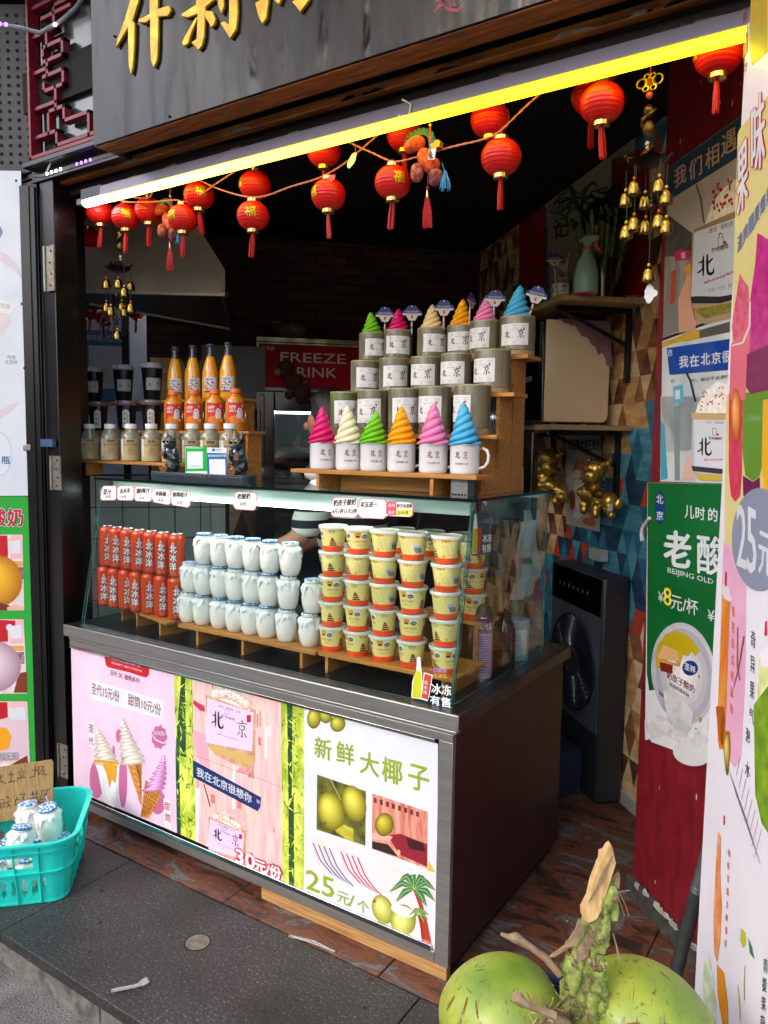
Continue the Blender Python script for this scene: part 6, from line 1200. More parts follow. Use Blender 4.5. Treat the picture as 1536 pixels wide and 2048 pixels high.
cp = make_cup(.040, .10, 77); cp.name = 'straw_holder'; cp.location = c; cp.rotation_euler.z = facing(c.x, c.y, -25); tag(cp, 'bamboo cup full of paper straws on the upper shelf beside the spray bottle', 'cup'); del cp['group']
mb = MB(); r = random.Random(3)
for i in range(16):
    a = r.uniform(0, 6.28); d = r.uniform(0, .026); b = c+V((d*math.cos(a), d*math.sin(a), .01)); t_ = b+V((d*math.cos(a)*.8+r.uniform(-.01, .01), d*math.sin(a)*.8, .17+r.uniform(0, .03)))
    for k_ in range(6): mb.tube([b.lerp(t_, k_/6), b.lerp(t_, (k_+1)/6)], .0028, STR[i % 3] if k_ % 2 else SGW, 6)
tag(mb.build('straws'), 'bunch of striped paper straws in the bamboo cup on the upper shelf', 'straws')
straw_sign(1108, 520, c.y-.05, 2.10, 1, 'straw flag in front of the straw holder on the upper shelf', -.1, 20)
c = on_shelf(1075, 2.085, WB-.2); c.z = 2.0855
c = on_shelf(1205, 2.085, WB-.13); c.z = 2.0855
pn = thing('lucky_bamboo', 'lucky bamboo bundle in a glass vase on the upper shelf', 'plant', tuple(c)); STK = mat('bamboo_stalk', '#3c4a1c', .45, col2='#7a8a3c', scale=30); LF = mat('plant_leaf', '#24401c', .5, var=.3, scale=20)
mb = MB(); mb.lathe([(.06, 0), (.064, .004), (.062, .12), (.068, .16), (.064, .165)], mat('vase_dark', '#1c1a10', .15, coat=.9, alpha=.7), 28, tuple(c)); mb.build('vase', pn)
mb = MB(); tips = []
for i in range(18):
    a = i*2.4; d = .012*math.sqrt(i); b = c+V((d*math.cos(a), d*math.sin(a), .02)); t_ = b+V((d*math.cos(a)*1.6, d*math.sin(a)*1.6, .30+.04*math.sin(i*1.7)))
    N = 10; pts = []; rad = []
    for k_ in range(N+1): p = b.lerp(t_, k_/N); pts += [p-V((0, 0, .003)), p, p+V((0, 0, .003))]; rad += [.0075, .0088, .0075]
    mb.tube(pts, rad, STK, 8); tips.append(t_)
mb.build('stalks', pn)
mb = MB()
for t_ in tips:
    for k_ in range(5):
        a = r.uniform(0, 6.28); L_ = r.uniform(.08, .16); d = V((math.cos(a), math.sin(a), 0)); e = V((-d.y, d.x, 0))*.010; P = [t_, t_+d*L_*.35+V((0, 0, L_*.45)), t_+d*L_*.75+V((0, 0, L_*.5)), t_+d*L_+V((0, 0, L_*.25))]
        mb.add([P[0], P[1]-e, P[1]+e, P[2]-e*.9, P[2]+e*.9, P[3]], [(0, 1, 2), (1, 3, 4, 2), (3, 5, 4)], LF)
mb.build('leaves', pn)
# scrolls and red banners on the side wall
def wallpanel(name, pxq, m, lab, cat, marks=None, off=.004):
    mb = MB(); D = Dec(mb, (lambda P0, n: (lambda x, y, l: onp(x, y, P0, n)+n*(off+l*.001)))(RM(0, WB, 0), -E2), -1); D.poly(pxq, m, 0)
    if marks: marks(D)
    return tag(mb.build(name), lab, cat)
SCR = mat('scroll_paper', '#9a9080', .7, var=.1, scale=5); INKD = INK
def mk1(D):
    D.stroke([(1225, 175, 3), (1245, 160, 6), (1250, 200, 5), (1240, 250, 3)], INK, 1); D.text('乐', (1115, 430), (1140, 420), 40, INK, 1, .02); D.text('记', (1108, 480), (1140, 470), 40, INK, 1, .02); D.stroke([(1138, 360, 3), (1160, 420, 5), (1175, 470, 3)], INK, 1)
wallpanel('scroll', [(1095, 370), (1185, 330), (1270, 110), (1272, 330), (1178, 600), (1100, 600)], SCR, 'pale calligraphy scroll behind the lucky bamboo', 'scroll', mk1)
REDC = mat('new_year_red', '#7a1216', .5, col2='#b02824', scale=16)
def mk2(D):
    for i in range(5): D.star(1062+(i % 2)*8, 360+i*45, 12, 7, 6, mat('dull_gold', '#6a4a1c', .5), 1)
wallpanel('red_scroll', [(1038, 330), (1092, 300), (1092, 570), (1040, 575)], REDC, 'red new year hanging with gold marks deeper along the side wall', 'hanging', mk2)
wallpanel('red_cloth', [(1225, 320), (1300, 290), (1296, 590), (1222, 590)], mat('dark_red', '#8a161c', .5, var=.3, scale=12), 'dark red hanging behind the right wind chime', 'hanging')
# cat picture and gold animals
def catart(D):
    D.text('招财旺财', (1141, 900), (1205, 902), 22, INK, 1, .04); OC = mat('cat_orange', '#b8683c', .6)
    D.ell(1166, 985, 14, 34, mat('cat_white', '#c8c2ba', .6), 1); D.ell(1168, 940, 17, 20, OC, 1.2); D.ell(1160, 948, 8, 9, MATS['cat_white'], 1.6); D.poly([(1154, 925), (1158, 914), (1165, 924)], OC, 1.3); D.poly([(1172, 924), (1180, 914), (1184, 928)], OC, 1.3); D.ell(1160, 1030, 9, 6, MATS['cat_white'], 1.5); D.ell(1184, 1044, 14, 8, OC, 1.5, rot=.3); D.ell(1150, 1000, 6, 20, OC, 1.4)
    D.stroke([(1178, 1010, 1.5), (1192, 1040, 3), (1186, 1050, 1)], OC, 1.7); D.line([(1156, 946), (1159, 947)], 2, INK, 2); D.line([(1165, 948), (1168, 949)], 2, INK, 2)
wallpanel('cat_picture', [(1138, 866), (1206, 862), (1205, 1064), (1137, 1048)], mat('pic_white', '#a8a8a2', .5), 'white picture of a sitting ginger cat under the lower shelf', 'picture', catart, off=.012)
GB = mat('gold_foil', '#d0a850', .3, metal=.8, var=.12, scale=12, bump=.15)
def goldpet(balls, collar, lab, tag_at=None):
    P_ = lambda x, y, d=0: onp(960+x*.3223, 440+y*.3223, RM(0, WB-.075-d, 0), -E2); o = thing('gold_animal', lab, 'ornament', tuple(P_(*balls[0][:2])), 'plump gold toy animals on the side wall')
    mb = MB()
    for x, y, r_, d in balls: mb.ball(P_(x, y, d), r_*.00072, GB, 20)
    b = mb.build('body', o); q = b.modifiers.new('remesh', 'REMESH'); q.mode = 'VOXEL'; q.voxel_size = .0035; q.use_smooth_shade = True; q = b.modifiers.new('smooth', 'SMOOTH'); q.iterations = 12; q.factor = .7
    (x, y), w_ = collar; c = P_(x, y, .0); mb = MB(); mb.tube([c+E1*(w_*.00072*math.cos(t*.4189))+(-E2)*(w_*.00072*math.sin(t*.4189))+Z*.004*math.sin(t*.84) for t in range(16)], .0045, mat('gold_dark', '#6c4c18', .35, metal=.7), 6); mb.build('collar', o)
    if tag_at:
        p_ = P_(*tag_at, .062); mb = MB(); mb.poly([p_, p_+E1*.03+Z*.006, p_+E1*.027+Z*.036, p_+E1*-.003+Z*.03], WHT); mb.build('price_tag', o)
        mb = MB(); mb.ball(P_(740, 1700, .045), .026, mat('saddle', '#6a4a20', .4, metal=.6), 14, (1.3, 1, .8)); mb.build('saddle', o)
goldpet([(715, 1550, 66, .02), (690, 1590, 50, .045), (668, 1600, 34, .06), (682, 1492, 20, .02), (700, 1505, 20, .02), (795, 1512, 20, .01), (772, 1520, 24, .01), (700, 1640, 54, .02), (680, 1700, 66, .02), (735, 1725, 62, .02), (800, 1745, 54, .01), (852, 1765, 34, .02), (862, 1740, 16, .02), (648, 1770, 36, .04), (645, 1800, 28, .045), (718, 1790, 34, .045), (715, 1825, 27, .05), (800, 1800, 32, .02), (815, 1830, 26, .02), (625, 1690, 30, .05)],
    ((705, 1622), 62), 'gold toy animal with a price tag, in front of the cat picture', (800, 1810))
goldpet([(425, 1480, 62, .02), (385, 1500, 46, .04), (360, 1480, 34, .05), (352, 1460, 22, .05), (445, 1420, 20, .01), (505, 1450, 16, .0), (488, 1460, 20, .0), (430, 1540, 52, .02), (405, 1600, 64, .02), (350, 1590, 30, .05), (318, 1650, 28, .06), (330, 1630, 28, .055), (372, 1645, 26, .06), (440, 1650, 56, .02), (490, 1680, 50, .01), (505, 1720, 36, .01), (468, 1745, 28, .03), (520, 1690, 24, .0)],
    ((452, 1548), 52), 'gold toy animal left of the cat picture, behind the glass case corner')
# notice, wash bottle, steel tin behind the case
mb = MB(); D = Dec(mb, lambda x, y, l: onY(x, y, 2.75-l*.001), -1); D.poly([(1002, 935), (1047, 935), (1047, 988), (1000, 988)], mat('notice_white', '#b0b0aa', .6), 0); D.poly([(1003, 936), (1046, 936), (1046, 948), (1003, 948)], mat('notice_yellow', '#b8a818', .5), 1); D.text('WARNING', (1006, 946), (1036, 946), 6, INK, 2, .03); 
for i in range(3): D.line([(1006, 957+i*9), (1036-i*4, 957+i*9)], 1.6, INK, 1)
D.poly([(1001, 982), (1046, 982), (1046, 988), (1001, 988)], MATS['notice_yellow'], 1); tag(mb.build('warning_notice'), 'white warning notice with yellow bands behind the glass case corner', 'notice')
p = onY(1040, 960, 2.85); mb = MB(); mb.box((p.x-.10, 2.80, 1.2), (p.x+.075, 2.86, 1.56), mat('steel_tank', '#4c4638', .25, metal=.9, var=.3, scale=4)); tag(mb.build('steel_tank', bevel=.01), 'dull steel tank behind the warning notice', 'tank')
mb = MB(); D = Dec(mb, lambda x, y, l: onY(x, y, 2.6-l*.001), -1); D.poly([(960, 905), (992, 905), (990, 985), (958, 985)], mat('pack_blue', '#123c74', .4), 0)
for i in range(5): D.line([(962, 918+i*11), (988, 918+i*11)], 1.6, MATS['notice_yellow'], 1)
w_ = [onY(x, y, 2.62) for x, y in ((960, 905), (992, 905), (990, 985), (958, 985))]; mb.poly(w_, MATS['pack_blue']); tag(mb.build('blue_pack'), 'blue pack with yellow lines behind the mug handle', 'pack')
c = V((onY(1000, 960, 2.66).x-.04, 2.66, 1.2)); mb = MB(); mb.lathe([(.04, 0), (.042, .22), (.03, .26), (.014, .28), (.014, .32)], mat('wash_clear', '#9c9c94', .15, coat=.6, alpha=.5), 20, tuple(c)); tag(mb.build('wash_bottle'), 'clear plastic bottle behind the mug handle', 'bottle')
mb = MB(); c = V((onY(992, 830, 2.6).x, 2.6, 1.345))
for i in range(9): mb.tube([(c.x+.006*i-.02, 2.6+.01*(i % 3), 1.42), (c.x+.010*i-.02, 2.6+.01*(i % 3), 1.62)], .005, mat('straw_clear', '#b0b4b4', .2, alpha=.5), 6)
mb.lathe([(.032, 0), (.034, .1)], mat('wash_clear2', '#9c9c94', .15, coat=.6, alpha=.5), 18, (c.x, c.y+.01, 1.352)); tag(mb.build('clear_straws'), 'bundle of clear straws right of the bamboo cups', 'straws')
# tower fan heater
fn = thing('air_cooler', 'tall black air cooler with a round ribbed grille beside the counter', 'air cooler', tuple(RM(-3.1, 1.52, 0)))
Fa = V((-.913, 3.047, 0)); f1 = Fa.dot(E1); g1 = Fa.dot(E2); dpt = .12
mb = MB(RMM); FBK = mat('fan_black', '#24272b', .42, var=.15, scale=10); mb.box((f1-.50, g1, 0.005), (f1, g1+dpt, .965), FBK); mb.build('case', fn, bevel=.012)
mb = MB(RMM); mb.box((f1-.485, g1-.004, .80), (f1-.012, g1+.0, .955), mat('panel_gloss', '#070708', .1, coat=1)); 
for i in range(7): a = f1-.40+.045*i; mb.box((a-.006, g1-.0052, .87), (a+.006, g1-.0042, .885), mat('icon_grey', '#55585c', .5))
mb.build('control_panel', fn)
mb = MB(RMM); mb.box((f1-.485, g1-.003, .30), (f1-.012, g1+.0, .797), mat('fan_grey', '#4c5058', .4)); mb.build('front_panel', fn)
mb = MB(RMM); cy, cz = f1-.25, .55; rg = mat('fan_rib', '#1c2230', .3, coat=.5)
for k_ in range(72):
    a = k_*2*math.pi/72; mb.tube([(cy+rr_*math.cos(a+rr_*3), g1-.006-.004*math.sin(rr_*12), cz+rr_*1.0*math.sin(a+rr_*3)) for rr_ in (.06, .10, .14, .18, .205)], .0022, rg, 4)
for rr_ in (.06, .21): mb.tube([(cy+rr_*math.cos(t*.2618), g1-.008, cz+rr_*math.sin(t*.2618)) for t in range(25)], .006, rg, 6)
mb.add([(cy+.2*math.cos(t*.2618), g1-.0035, cz+.2*math.sin(t*.2618)) for t in range(24)], [list(range(24))], DARK); mb.build('grille', fn)
mb = MB(); q0 = onp(1075, 1540, Fa, -E2); mb.M = RMM; mb.box((f1-.52, g1-.14, 0.005), (f1-.10, g1-.02, .20), mat('box_navy', '#16233c', .55)); mb.box((f1-.13, g1-.1415, .05), (f1-.105, g1-.1405, .14), WHT); tag(mb.build('navy_box', bevel=.006), 'dark navy box with white label on the floor before the air cooler', 'box')
mb = MB(RMM); mb.box((f1-.30, WB-.05, 1.0), (f1-.19, WB-.013, 1.05), mat('socket_white', '#a8aaa8', .4)); tag(mb.build('socket_strip', bevel=.003), 'white power strip above the air cooler', 'power strip')
mb = MB(); mb.tube([onp(x, y, RW0+RWN*.012, RWN) for x, y in ((1299, 1036), (1293, 1044), (1285, 1055), (1283, 1068), (1284, 1082))], .006, mat('hose_white', '#b0b0ac', .4), 8); tag(mb.build('white_cable'), 'short white cable curving at the edge of the green poster', 'cable')
# ---------------------------------------------------------------- lanterns, cords, charms, wind chimes
LRED = mat('lantern_red', '#d01206', .45, sub=.25, spec=.35, coat=.15); LGOLD = mat('lantern_gold', '#c8a868', .22, metal=.9); TASR = mat('tassel_red', '#b40808', .6, var=.25, scale=200); FUG = mat('fu_gold', '#d8b010', .3, metal=.5, var=.3, scale=150)
def tassel(parent, c, top, bot, w0, w1, m, n=22, seed=1, name='tassel', lean=(0, 0)):
    r = random.Random(seed); mb = MB()
    for i in range(n):
        a = r.uniform(0, 6.28); d0 = w0*math.sqrt(r.random()); d1 = w1*math.sqrt(r.random()); e = bot+r.uniform(-.004, .004)
        p0 = V((c[0]+d0*math.cos(a), c[1]+d0*math.sin(a), top)); p2 = V((c[0]+lean[0]+d1*math.cos(a+.3), c[1]+lean[1]+d1*math.sin(a+.3), e)); p1 = p0.lerp(p2, .5)+V((math.cos(a), math.sin(a), 0))*w1*.2
        mb.tube([p0, p1, p2], [.0016, .0018, .0013], m, 4)
    return mb.build(name, parent)
RADL = .0525
def make_lantern(seed):
    o = thing('lantern', '', 'lantern', (0, 0, 0), 'small red lanterns strung under the batten light')
    mb = MB(); n = 66; prof = []
    for j in range(n+1):
        a = math.pi*(.10+.80*j/n); r_ = RADL*math.sin(a)**.92*(1+.022*abs(math.sin(j*math.pi/6))); prof.append((r_, -RADL*.90*math.cos(a)))
    mb.lathe(prof, LRED, 32); mb.build('shade', o, smooth=70)
    for s_, nm in ((1, 'cap'), (-1, 'collar')):
        z = s_*RADL*.85; mb = MB(); P = [(.0165, z-.001), (.019, z), (.019, z+.009), (.0165, z+.010)] if s_ > 0 else [(.017, z-.011), (.0205, z-.010), (.0205, z+.001), (.0165, z+.002)]
        mb.lathe(P, LGOLD, 24, wob=lambda a, z_: 1+.012*math.cos(12*a)); mb.build(nm, o)
    tassel(o, (0, 0), -RADL*.93, -RADL*.93-.082, .005, .009, TASR, 20, seed, lean=(random.Random(seed).uniform(-.01, .01), 0))
    mb = MB(); rr = RADL*1.035
    def fn(u, v, l): a = -math.pi/2+u/rr; b = v/rr; return V(((rr+l*.0005)*math.cos(b)*math.cos(a), (rr+l*.0005)*math.cos(b)*math.sin(a), (rr+l*.0005)*math.sin(b)*.92))
    D = Dec(mb, fn, strip=.006); D.text('福', (-.0175, -.016), (.0175, -.016), .035, FUG, 1, .03); mb.build('character', o)
    mb = MB(); mb.tube([(0, 0, RADL*.85+.008), (0, 0, RADL*.85+.022)], .0012, TASR, 5); mb.build('loop', o); return o
lants = [make_lantern(s) for s in (1, 2, 3, 4)]
LL = [(165, 410, 2.15, 30, 'red lantern standing in for a reflection, far left behind the batten end'), (201, 425, 1.95, 150, 'red lantern under the white end of the tube'), (252, 434, 1.95, 0, 'red lantern with its gold character facing out, second hanging from the left'),
      (298, 421, 1.98, 70, 'red lantern just left of the small cloth horse'), (366, 437, 1.93, -50, 'red lantern overlapping the small cloth horse'), (398, 391, 1.95, 5, 'red lantern up against the batten above the small cloth horse'),
      (510, 371, 1.97, -75, 'upper lantern of the stacked pair left of centre'), (506, 432, 1.93, -10, 'lower lantern of the stacked pair left of centre'), (648, 303, 1.96, 170, 'upper lantern of the pair in the middle, under the tube'), (657, 390, 1.93, -62, 'lower lantern of the pair in the middle'),
      (809, 268, 1.98, 175, 'red lantern tucked behind the big cloth horse'), (785.6, 365, 1.93, 20, 'red lantern with gold character below and left of the big cloth horse'), (980, 239, 1.97, 75, 'upper lantern of the pair right of the cloth horse'), (1002, 315, 1.93, 95, 'lower lantern of the pair right of the cloth horse'),
      (1203, 128, 2.02, -80, 'red lantern half hidden behind the tube above another one'), (1184, 192, 2.08, -90, 'red lantern peeping out behind a nearer lantern'), (1204, 207, 1.93, 180, 'large-looking red lantern left of the right wind chime'), (1437, 108, 1.93, -78, 'rightmost red lantern before the red wall'),
      (182, 478, 2.35, 160, 'red lantern standing in for a reflection deep in the left corner'), (190, 520, 2.45, 160, 'lowest red lantern standing in for a reflection deep in the left corner')]  # three farthest left are added lanterns standing in for reflections in hood and glass
for i, (px, py, y, rz, lab) in enumerate(LL): put(lants, i % 4, onY(px, py, y), facing(onY(px, py, y).x, y, rz), lab)
for i, (px, py, d) in enumerate(((180, 622, 4.75), (206, 634, 4.75), (272, 624, 4.85))):
    o = put(lants, i, atd(px, py, d), facing(*atd(px, py, d)[:2], 0), 'small red lantern outside the rear opening, %s from the left' % ORD[i]); o['group'] = 'lanterns outside the rear opening'
CORD = mat('cord_pink', '#c87868', .7); CORDR = mat('cord_red', '#c03018', .6)
def cord(pts, y, m, lab, r=.0022):
    P = [onY(a, b, y if not isinstance(y, (list, tuple)) else y[i]) for i, (a, b) in enumerate(pts)]; Q = []
    for i in range(len(P)-1):
        p0 = P[max(0, i-1)]; p1 = P[i]; p2 = P[i+1]; p3 = P[min(len(P)-1, i+2)]; n = max(2, int((p2-p1).length/.006))
        for k_ in range(n):
            t = k_/n; Q.append(.5*((2*p1)+(p2-p0)*t+(2*p0-5*p1+4*p2-p3)*t*t+(3*p1-p0-3*p2+p3)*t**3))
    Q.append(P[-1]); mb = MB()
    for ph in (0, math.pi):
        mb.tube([q+V((0, .0014*math.cos(i*.9+ph), .0014*math.sin(i*.9+ph))) for i, q in enumerate(Q)], r*.8, m, 5)
    return tag(mb.build('cord'), lab, 'cord', 'twisted cords the lanterns hang from')
cord([(225, 391), (250, 403), (300, 404), (350, 400), (366, 404), (392, 395), (440, 362), (490, 330), (540, 306)], 1.92, CORD, 'pale twisted cord running from the white tube end up to the tube')
cord([(228, 390), (262, 394), (295, 396), (305, 385), (316, 364)], 1.945, CORD, 'short pale cord above the leftmost lanterns')
cord([(378, 348), (430, 375), (490, 393), (530, 392), (580, 374), (640, 355), (690, 326), (740, 283), (792, 240)], 1.925, CORD, 'long sagging cord past the stacked pair left of centre')
cord([(673, 270), (710, 290), (745, 306), (787, 323), (830, 315), (880, 300), (920, 290), (965, 279), (1000, 262), (1060, 205), (1132, 145)], 1.92, CORD, 'cord crossing behind the big cloth horse')
cord([(962, 188), (1015, 191), (1080, 181), (1180, 164), (1220, 150), (1260, 132), (1310, 110), (1362, 88)], 1.92, CORDR, 'red cord running right past the large-looking lantern')
def leafcharm(px, py, m, lab, rot):
    mb = MB(); c = onY(px, py, 1.90); cr, sr = math.cos(rot), math.sin(rot)
    P = []
    for i in range(20): a = i*math.pi/10; u, v = .011*math.cos(a)*(1+.12*math.cos(5*a)), .024*math.sin(a); P.append(c+V(((u*cr-v*sr), 0, (u*sr+v*cr))))
    mb.slab(P, (0, -.0012, 0), m); mb.tube([c+V((-.024*sr, 0, .024*cr)), c+V((-.02*sr, 0, .05*cr))], .001, TASR, 5); tag(mb.build('paper_charm'), lab, 'charm')
leafcharm(704, 321, mat('charm_pale', '#e8e0a0', .5), 'pale leaf-shaped charm on a cord left of the big cloth horse', -.6); leafcharm(659, 360, mat('charm_red', '#c84438', .5, var=.3, scale=60), 'flat red paper charm on a cord above the middle lantern', -1.25)
# cloth horses
CLO = [mat('cloth_'+n, c, .85, col2=c2, scale=70, lo=.42, hi=.58, bump=.4) for n, c, c2 in (('orange', '#b83812', '#e0602a'), ('plum', '#6c2430', '#9c5a52'), ('rust', '#90282a', '#c07a60'))]
RUF = mat('ruffle_teal', '#2a5a64', .8, col2='#4a8494', scale=50)
def horse(px, py, y, s, lab, mirror=1):
    c = onY(px, py, y); o = thing('cloth_horse', lab, 'charm', tuple(c)); g = lambda x, z, yy=0: tuple(c+V((x*s*mirror, yy*s, z*s)))
    skinmesh('head', [(*g(-.062, .052), .012*s), (*g(-.045, .062), .020*s), (*g(-.018, .070), .024*s), (*g(.002, .058), .020*s)], [(0, 1), (1, 2), (2, 3)], CLO[0], o)
    skinmesh('body', [(*g(.0, .050), .018*s), (*g(.004, .022), .026*s), (*g(.024, -.002), .026*s), (*g(.048, -.012), .026*s)], [(0, 1), (1, 2), (2, 3)], CLO[0], o)
    skinmesh('leg', [(*g(-.008, .01, -.01), .022*s), (*g(-.014, -.025, -.012), .021*s), (*g(-.012, -.045, -.012), .014*s)], [(0, 1), (1, 2)], CLO[2], o)
    skinmesh('leg', [(*g(.048, -.015, -.006), .024*s), (*g(.046, -.045, -.008), .021*s), (*g(.038, -.065, -.008), .015*s)], [(0, 1), (1, 2)], CLO[1], o)
    mb = MB()
    def rf(u, v):
        a = R(165-175*u); rr_ = (.026+.018*v)*s; w_ = .004*s*math.sin(u*70)*v; return tuple(c+V((mirror*(-.014*s+rr_*1.25*math.cos(a)), w_, .062*s+rr_*math.sin(a)-(.028*s*max(0, u-.75)*4))))
    mb.grid(rf, 70, 3, RUF); mb.build('mane', o)
    mb = MB(); mb.tube([g(.020, .17), g(.021, .10), g(.022, .06)], .003*s, CORDR, 6); mb.lathe([(.005*s, 0), (.006*s, .006*s), (.005*s, .012*s)], LGOLD, 10, g(.0215, .105)); mb.build('cord', o)
    mb = MB(); mb.slab([g(.034, .048, -.02), g(.066, .050, -.02), g(.062, .036, -.02), (g(.038, .034, -.02))], (0, .02*s, 0), mat('ingot_gold', '#c8860c', .3, metal=.5)); mb.ball(g(.050, .050, -.008), .011*s, MATS['ingot_gold'], 10); mb.build('ingot', o)
    mb = MB(); mb.slab([g(.036, .030, -.029), g(.058, .030, -.029), g(.054, .000, -.031), g(.034, .004, -.031)], (0, .002, 0), WHT)
    for k_ in range(3): mb.slab([g(.039+.003*k_, .028-.006*k_, -.0305), g(.043+.003*k_, .028-.006*k_, -.0305), g(.038+.004*k_, .014-.002*k_, -.0318), g(.044+.004*k_, .004, -.0322), g(.040+.004*k_, .004, -.0322), g(.035+.003*k_, .014-.002*k_, -.0318)], (0, .001, 0), INK)
    mb.build('patch', o)
    mb = MB(); mb.ball(g(.016, -.062), .005*s, TASR, 8); mb.lathe([(.0022*s, 0), (.005*s, -.022*s), (.0045*s, -.024*s)][::-1], LGOLD, 10, g(.016, -.066)); mb.tube([g(.016, -.02), g(.016, -.06)], .0012, TASR, 5); mb.build('bead', o)
    t_ = g(.016, -.088); tassel(o, t_[:2], t_[2], t_[2]-.082*s, .005*s, .015*s, TASR, 40, 5)
    t_ = g(.072, -.030); tassel(o, t_[:2], t_[2], t_[2]-.045*s, .004*s, .016*s, mat('tassel_blue', '#3c8cc0', .6), 26, 6, name='blue_tassel'); mb = MB(); mb.ball(t_, .006*s, MATS['tassel_blue'], 8); mb.tube([t_, g(.060, .0)], .001, MATS['tassel_blue'], 5); mb.build('blue_knot', o)
horse(846, 333, 1.915, 1.0, 'big patchwork cloth horse charm with red and blue tassels right of centre'); horse(334, 452, 1.97, .95, 'small-looking patchwork cloth horse charm among the left lanterns')
# wind chimes
BELL = mat('bell_brass', '#8a7234', .24, metal=1, var=.15, scale=60); ANT = mat('antique', '#1c1a16', .4, metal=.7, var=.4, scale=80); CORDB = mat('cord_dark', '#1c1c1c', .7)
BEADS = [mat('bead_'+n, c, .35) for n, c in (('orange', '#b8501c'), ('yellow', '#c8a028'), ('cream', '#b89c84'), ('plum', '#3c141c'), ('green', '#24503c'))]
def make_bell():
    o = bpy.data.objects.new('bell', None)
def chime(y, knot, roof, bells, last, sc_, lab, drag):
    c = onY(*roof, y); o = thing('wind_chime', lab, 'wind chime', tuple(c)); s = sc_
    top = onY(*knot, y)
    mb = MB(); mb.tube([top+V((0, 0, .06)), top+V((0, 0, .018*s))], .0016, CORDR, 5)
    for a0, cx, cz, rx, rz in ((0, -.019, 0, .012, .011), (0, .019, .003, .012, .012), (0, -.009, -.014, .007, .006), (0, .009, -.014, .007, .006), (0, -.007, .014, .006, .006), (0, .007, .014, .006, .006)):
        mb.tube([top+V(((cx+rx*math.cos(t*.52))*s, -.003, (cz+rz*math.sin(t*.52))*s)) for t in range(13)], .0022*s, FUG if y < 1.97 else ANT, 5)
    mb.slab([top+V((x*s, .002, z*s)) for x, z in ((0, -.016), (.014, 0), (0, .016), (-.014, 0))], (0, -.006, 0), mat('knot_core', '#7a3c10', .6, var=.3, scale=200)); mb.build('knot', o)
    mb = MB(); zz = top.z-.022*s; mb.ball((top.x, y, zz-.008*s), .009*s, BEADS[0], 12); zc_ = (zz-.02*s+c.z+.02)/2
    mb.ball((top.x, y, c.z+.030*s), .006*s, BEADS[2], 10); mb.ball((top.x, y, c.z+.020*s), .0045*s, BEADS[2], 10); mb.build('bead', o)
    mb = MB(); L_ = (zz-.018*s)-(c.z+.036*s)
    dm = mat('dragon_brass', '#5a4420', .35, metal=.8, var=.5, scale=120, bump=.6)
    mb.ball((top.x, y, c.z+.036*s+L_*.72), .013*s, dm, 14, (1, 1, 1.15)); mb.ball((top.x+.002, y, c.z+.036*s+L_*.28), .016*s, dm, 14, (1, 1, 1.25), fn=lambda d: 1+.06*math.sin(12*d.z)); mb.ball((top.x-.013*s, y, c.z+.036*s+L_*.55), .006*s, dm, 8); mb.ball((top.x-.014*s, y, c.z+.036*s+L_*.40), .005*s, dm, 8)
    mb.tube([(top.x+.016*s*math.cos(t*.5+1), y+.012*s*math.sin(t*.5+1), c.z+.036*s+L_*(.2+.05*t)) for t in range(12)], .004*s, dm, 6); mb.build('dragon_charm', o)
    mb = MB(); vs = []
    for j, (rr_, z) in enumerate(((.046, -.010), (.030, -.004), (.019, .004), (.012, .014), (.006, .018))):
        for i in range(24): a = i*math.pi/12; q = rr_*(1+(.22*max(0, math.cos(4*a))**3 if j == 0 else 0)); vs.append((c.x+q*s*math.cos(a+.4), y+q*s*math.sin(a+.4), c.z+(z+(.010*max(0, math.cos(4*a))**3 if j == 0 else 0))*s))
    mb.add(vs, [(j*24+i, j*24+(i+1) % 24, (j+1)*24+(i+1) % 24, (j+1)*24+i) for j in range(4) for i in range(24)]+[[96+i for i in range(24)]], LGOLD if y < 1.97 else ANT)
    mb.lathe([(.030*s, -.022*s), (.046*s, -.012*s)], ANT, 24, tuple(c))
    for i in range(4): a = i*math.pi/2+.4; mb.ball((c.x+.055*s*math.cos(a), y+.055*s*math.sin(a), c.z), .006*s, ANT, 8)
    mb.build('roof', o)
    for i, (bx, by_, r_) in enumerate(bells+[last]):
        yy = y+(.035 if i % 3 == 2 else -.02)*s if i < len(bells) else y; b = onY(bx, by_, yy); rr_ = .0165*s
        bo = MB(); bo.lathe([(rr_, -.018*s), (rr_*1.02, -.014*s), (rr_*.92, -.002*s), (rr_*.80, .008*s), (rr_*.5, .015*s), (.001, .018*s)], BELL, 20, tuple(b)); bb = bo.build('bell', o)
        m2 = MB(); m2.ball(tuple(b+V((0, 0, .022*s))), .0045*s, BEADS[(i*3+r_) % 3 if i % 4 else 0], 10); m2.build('bead', bb)
        m3 = MB(); m3.lathe([(rr_*.9, -.0178*s), (.001, -.0176*s)], DARK, 16, tuple(b)); m3.build('clapper_shadow' if False else 'bell_mouth', bb)
        m4 = MB(); topz = c.z-.014*s if i < len(bells)//2+1 or i == len(bells) else b.z+.075*s; m4.tube([b+V((0, 0, .024*s)), V((b.x, b.y, min(c.z-.01*s, topz)))], .0012, CORDB, 5); m4.build('cord', bb)
    b = onY(last[0], last[1], y); mb = MB(); mz = (c.z+b.z)/2+.02*s; mb.ball((b.x, y, mz), .0095*s, BEADS[3], 12); mb.ball((b.x, y, mz+.014*s), .004*s, BEADS[4], 8); mb.build('centre_bead', o)
    return o
chime(1.94, (1300, 165), (1297, 312), [(1268, 375, 0), (1318, 370, 1), (1251, 398, 2), (1268, 447, 0), (1317, 441, 1), (1290, 402, 2), (1252, 463, 1), (1332, 393, 2), (1291, 452, 0), (1332, 452, 1)], (1297, 548, 1), .98, 'brass wind chime with golden knot hanging before the red wall on the right', 1)
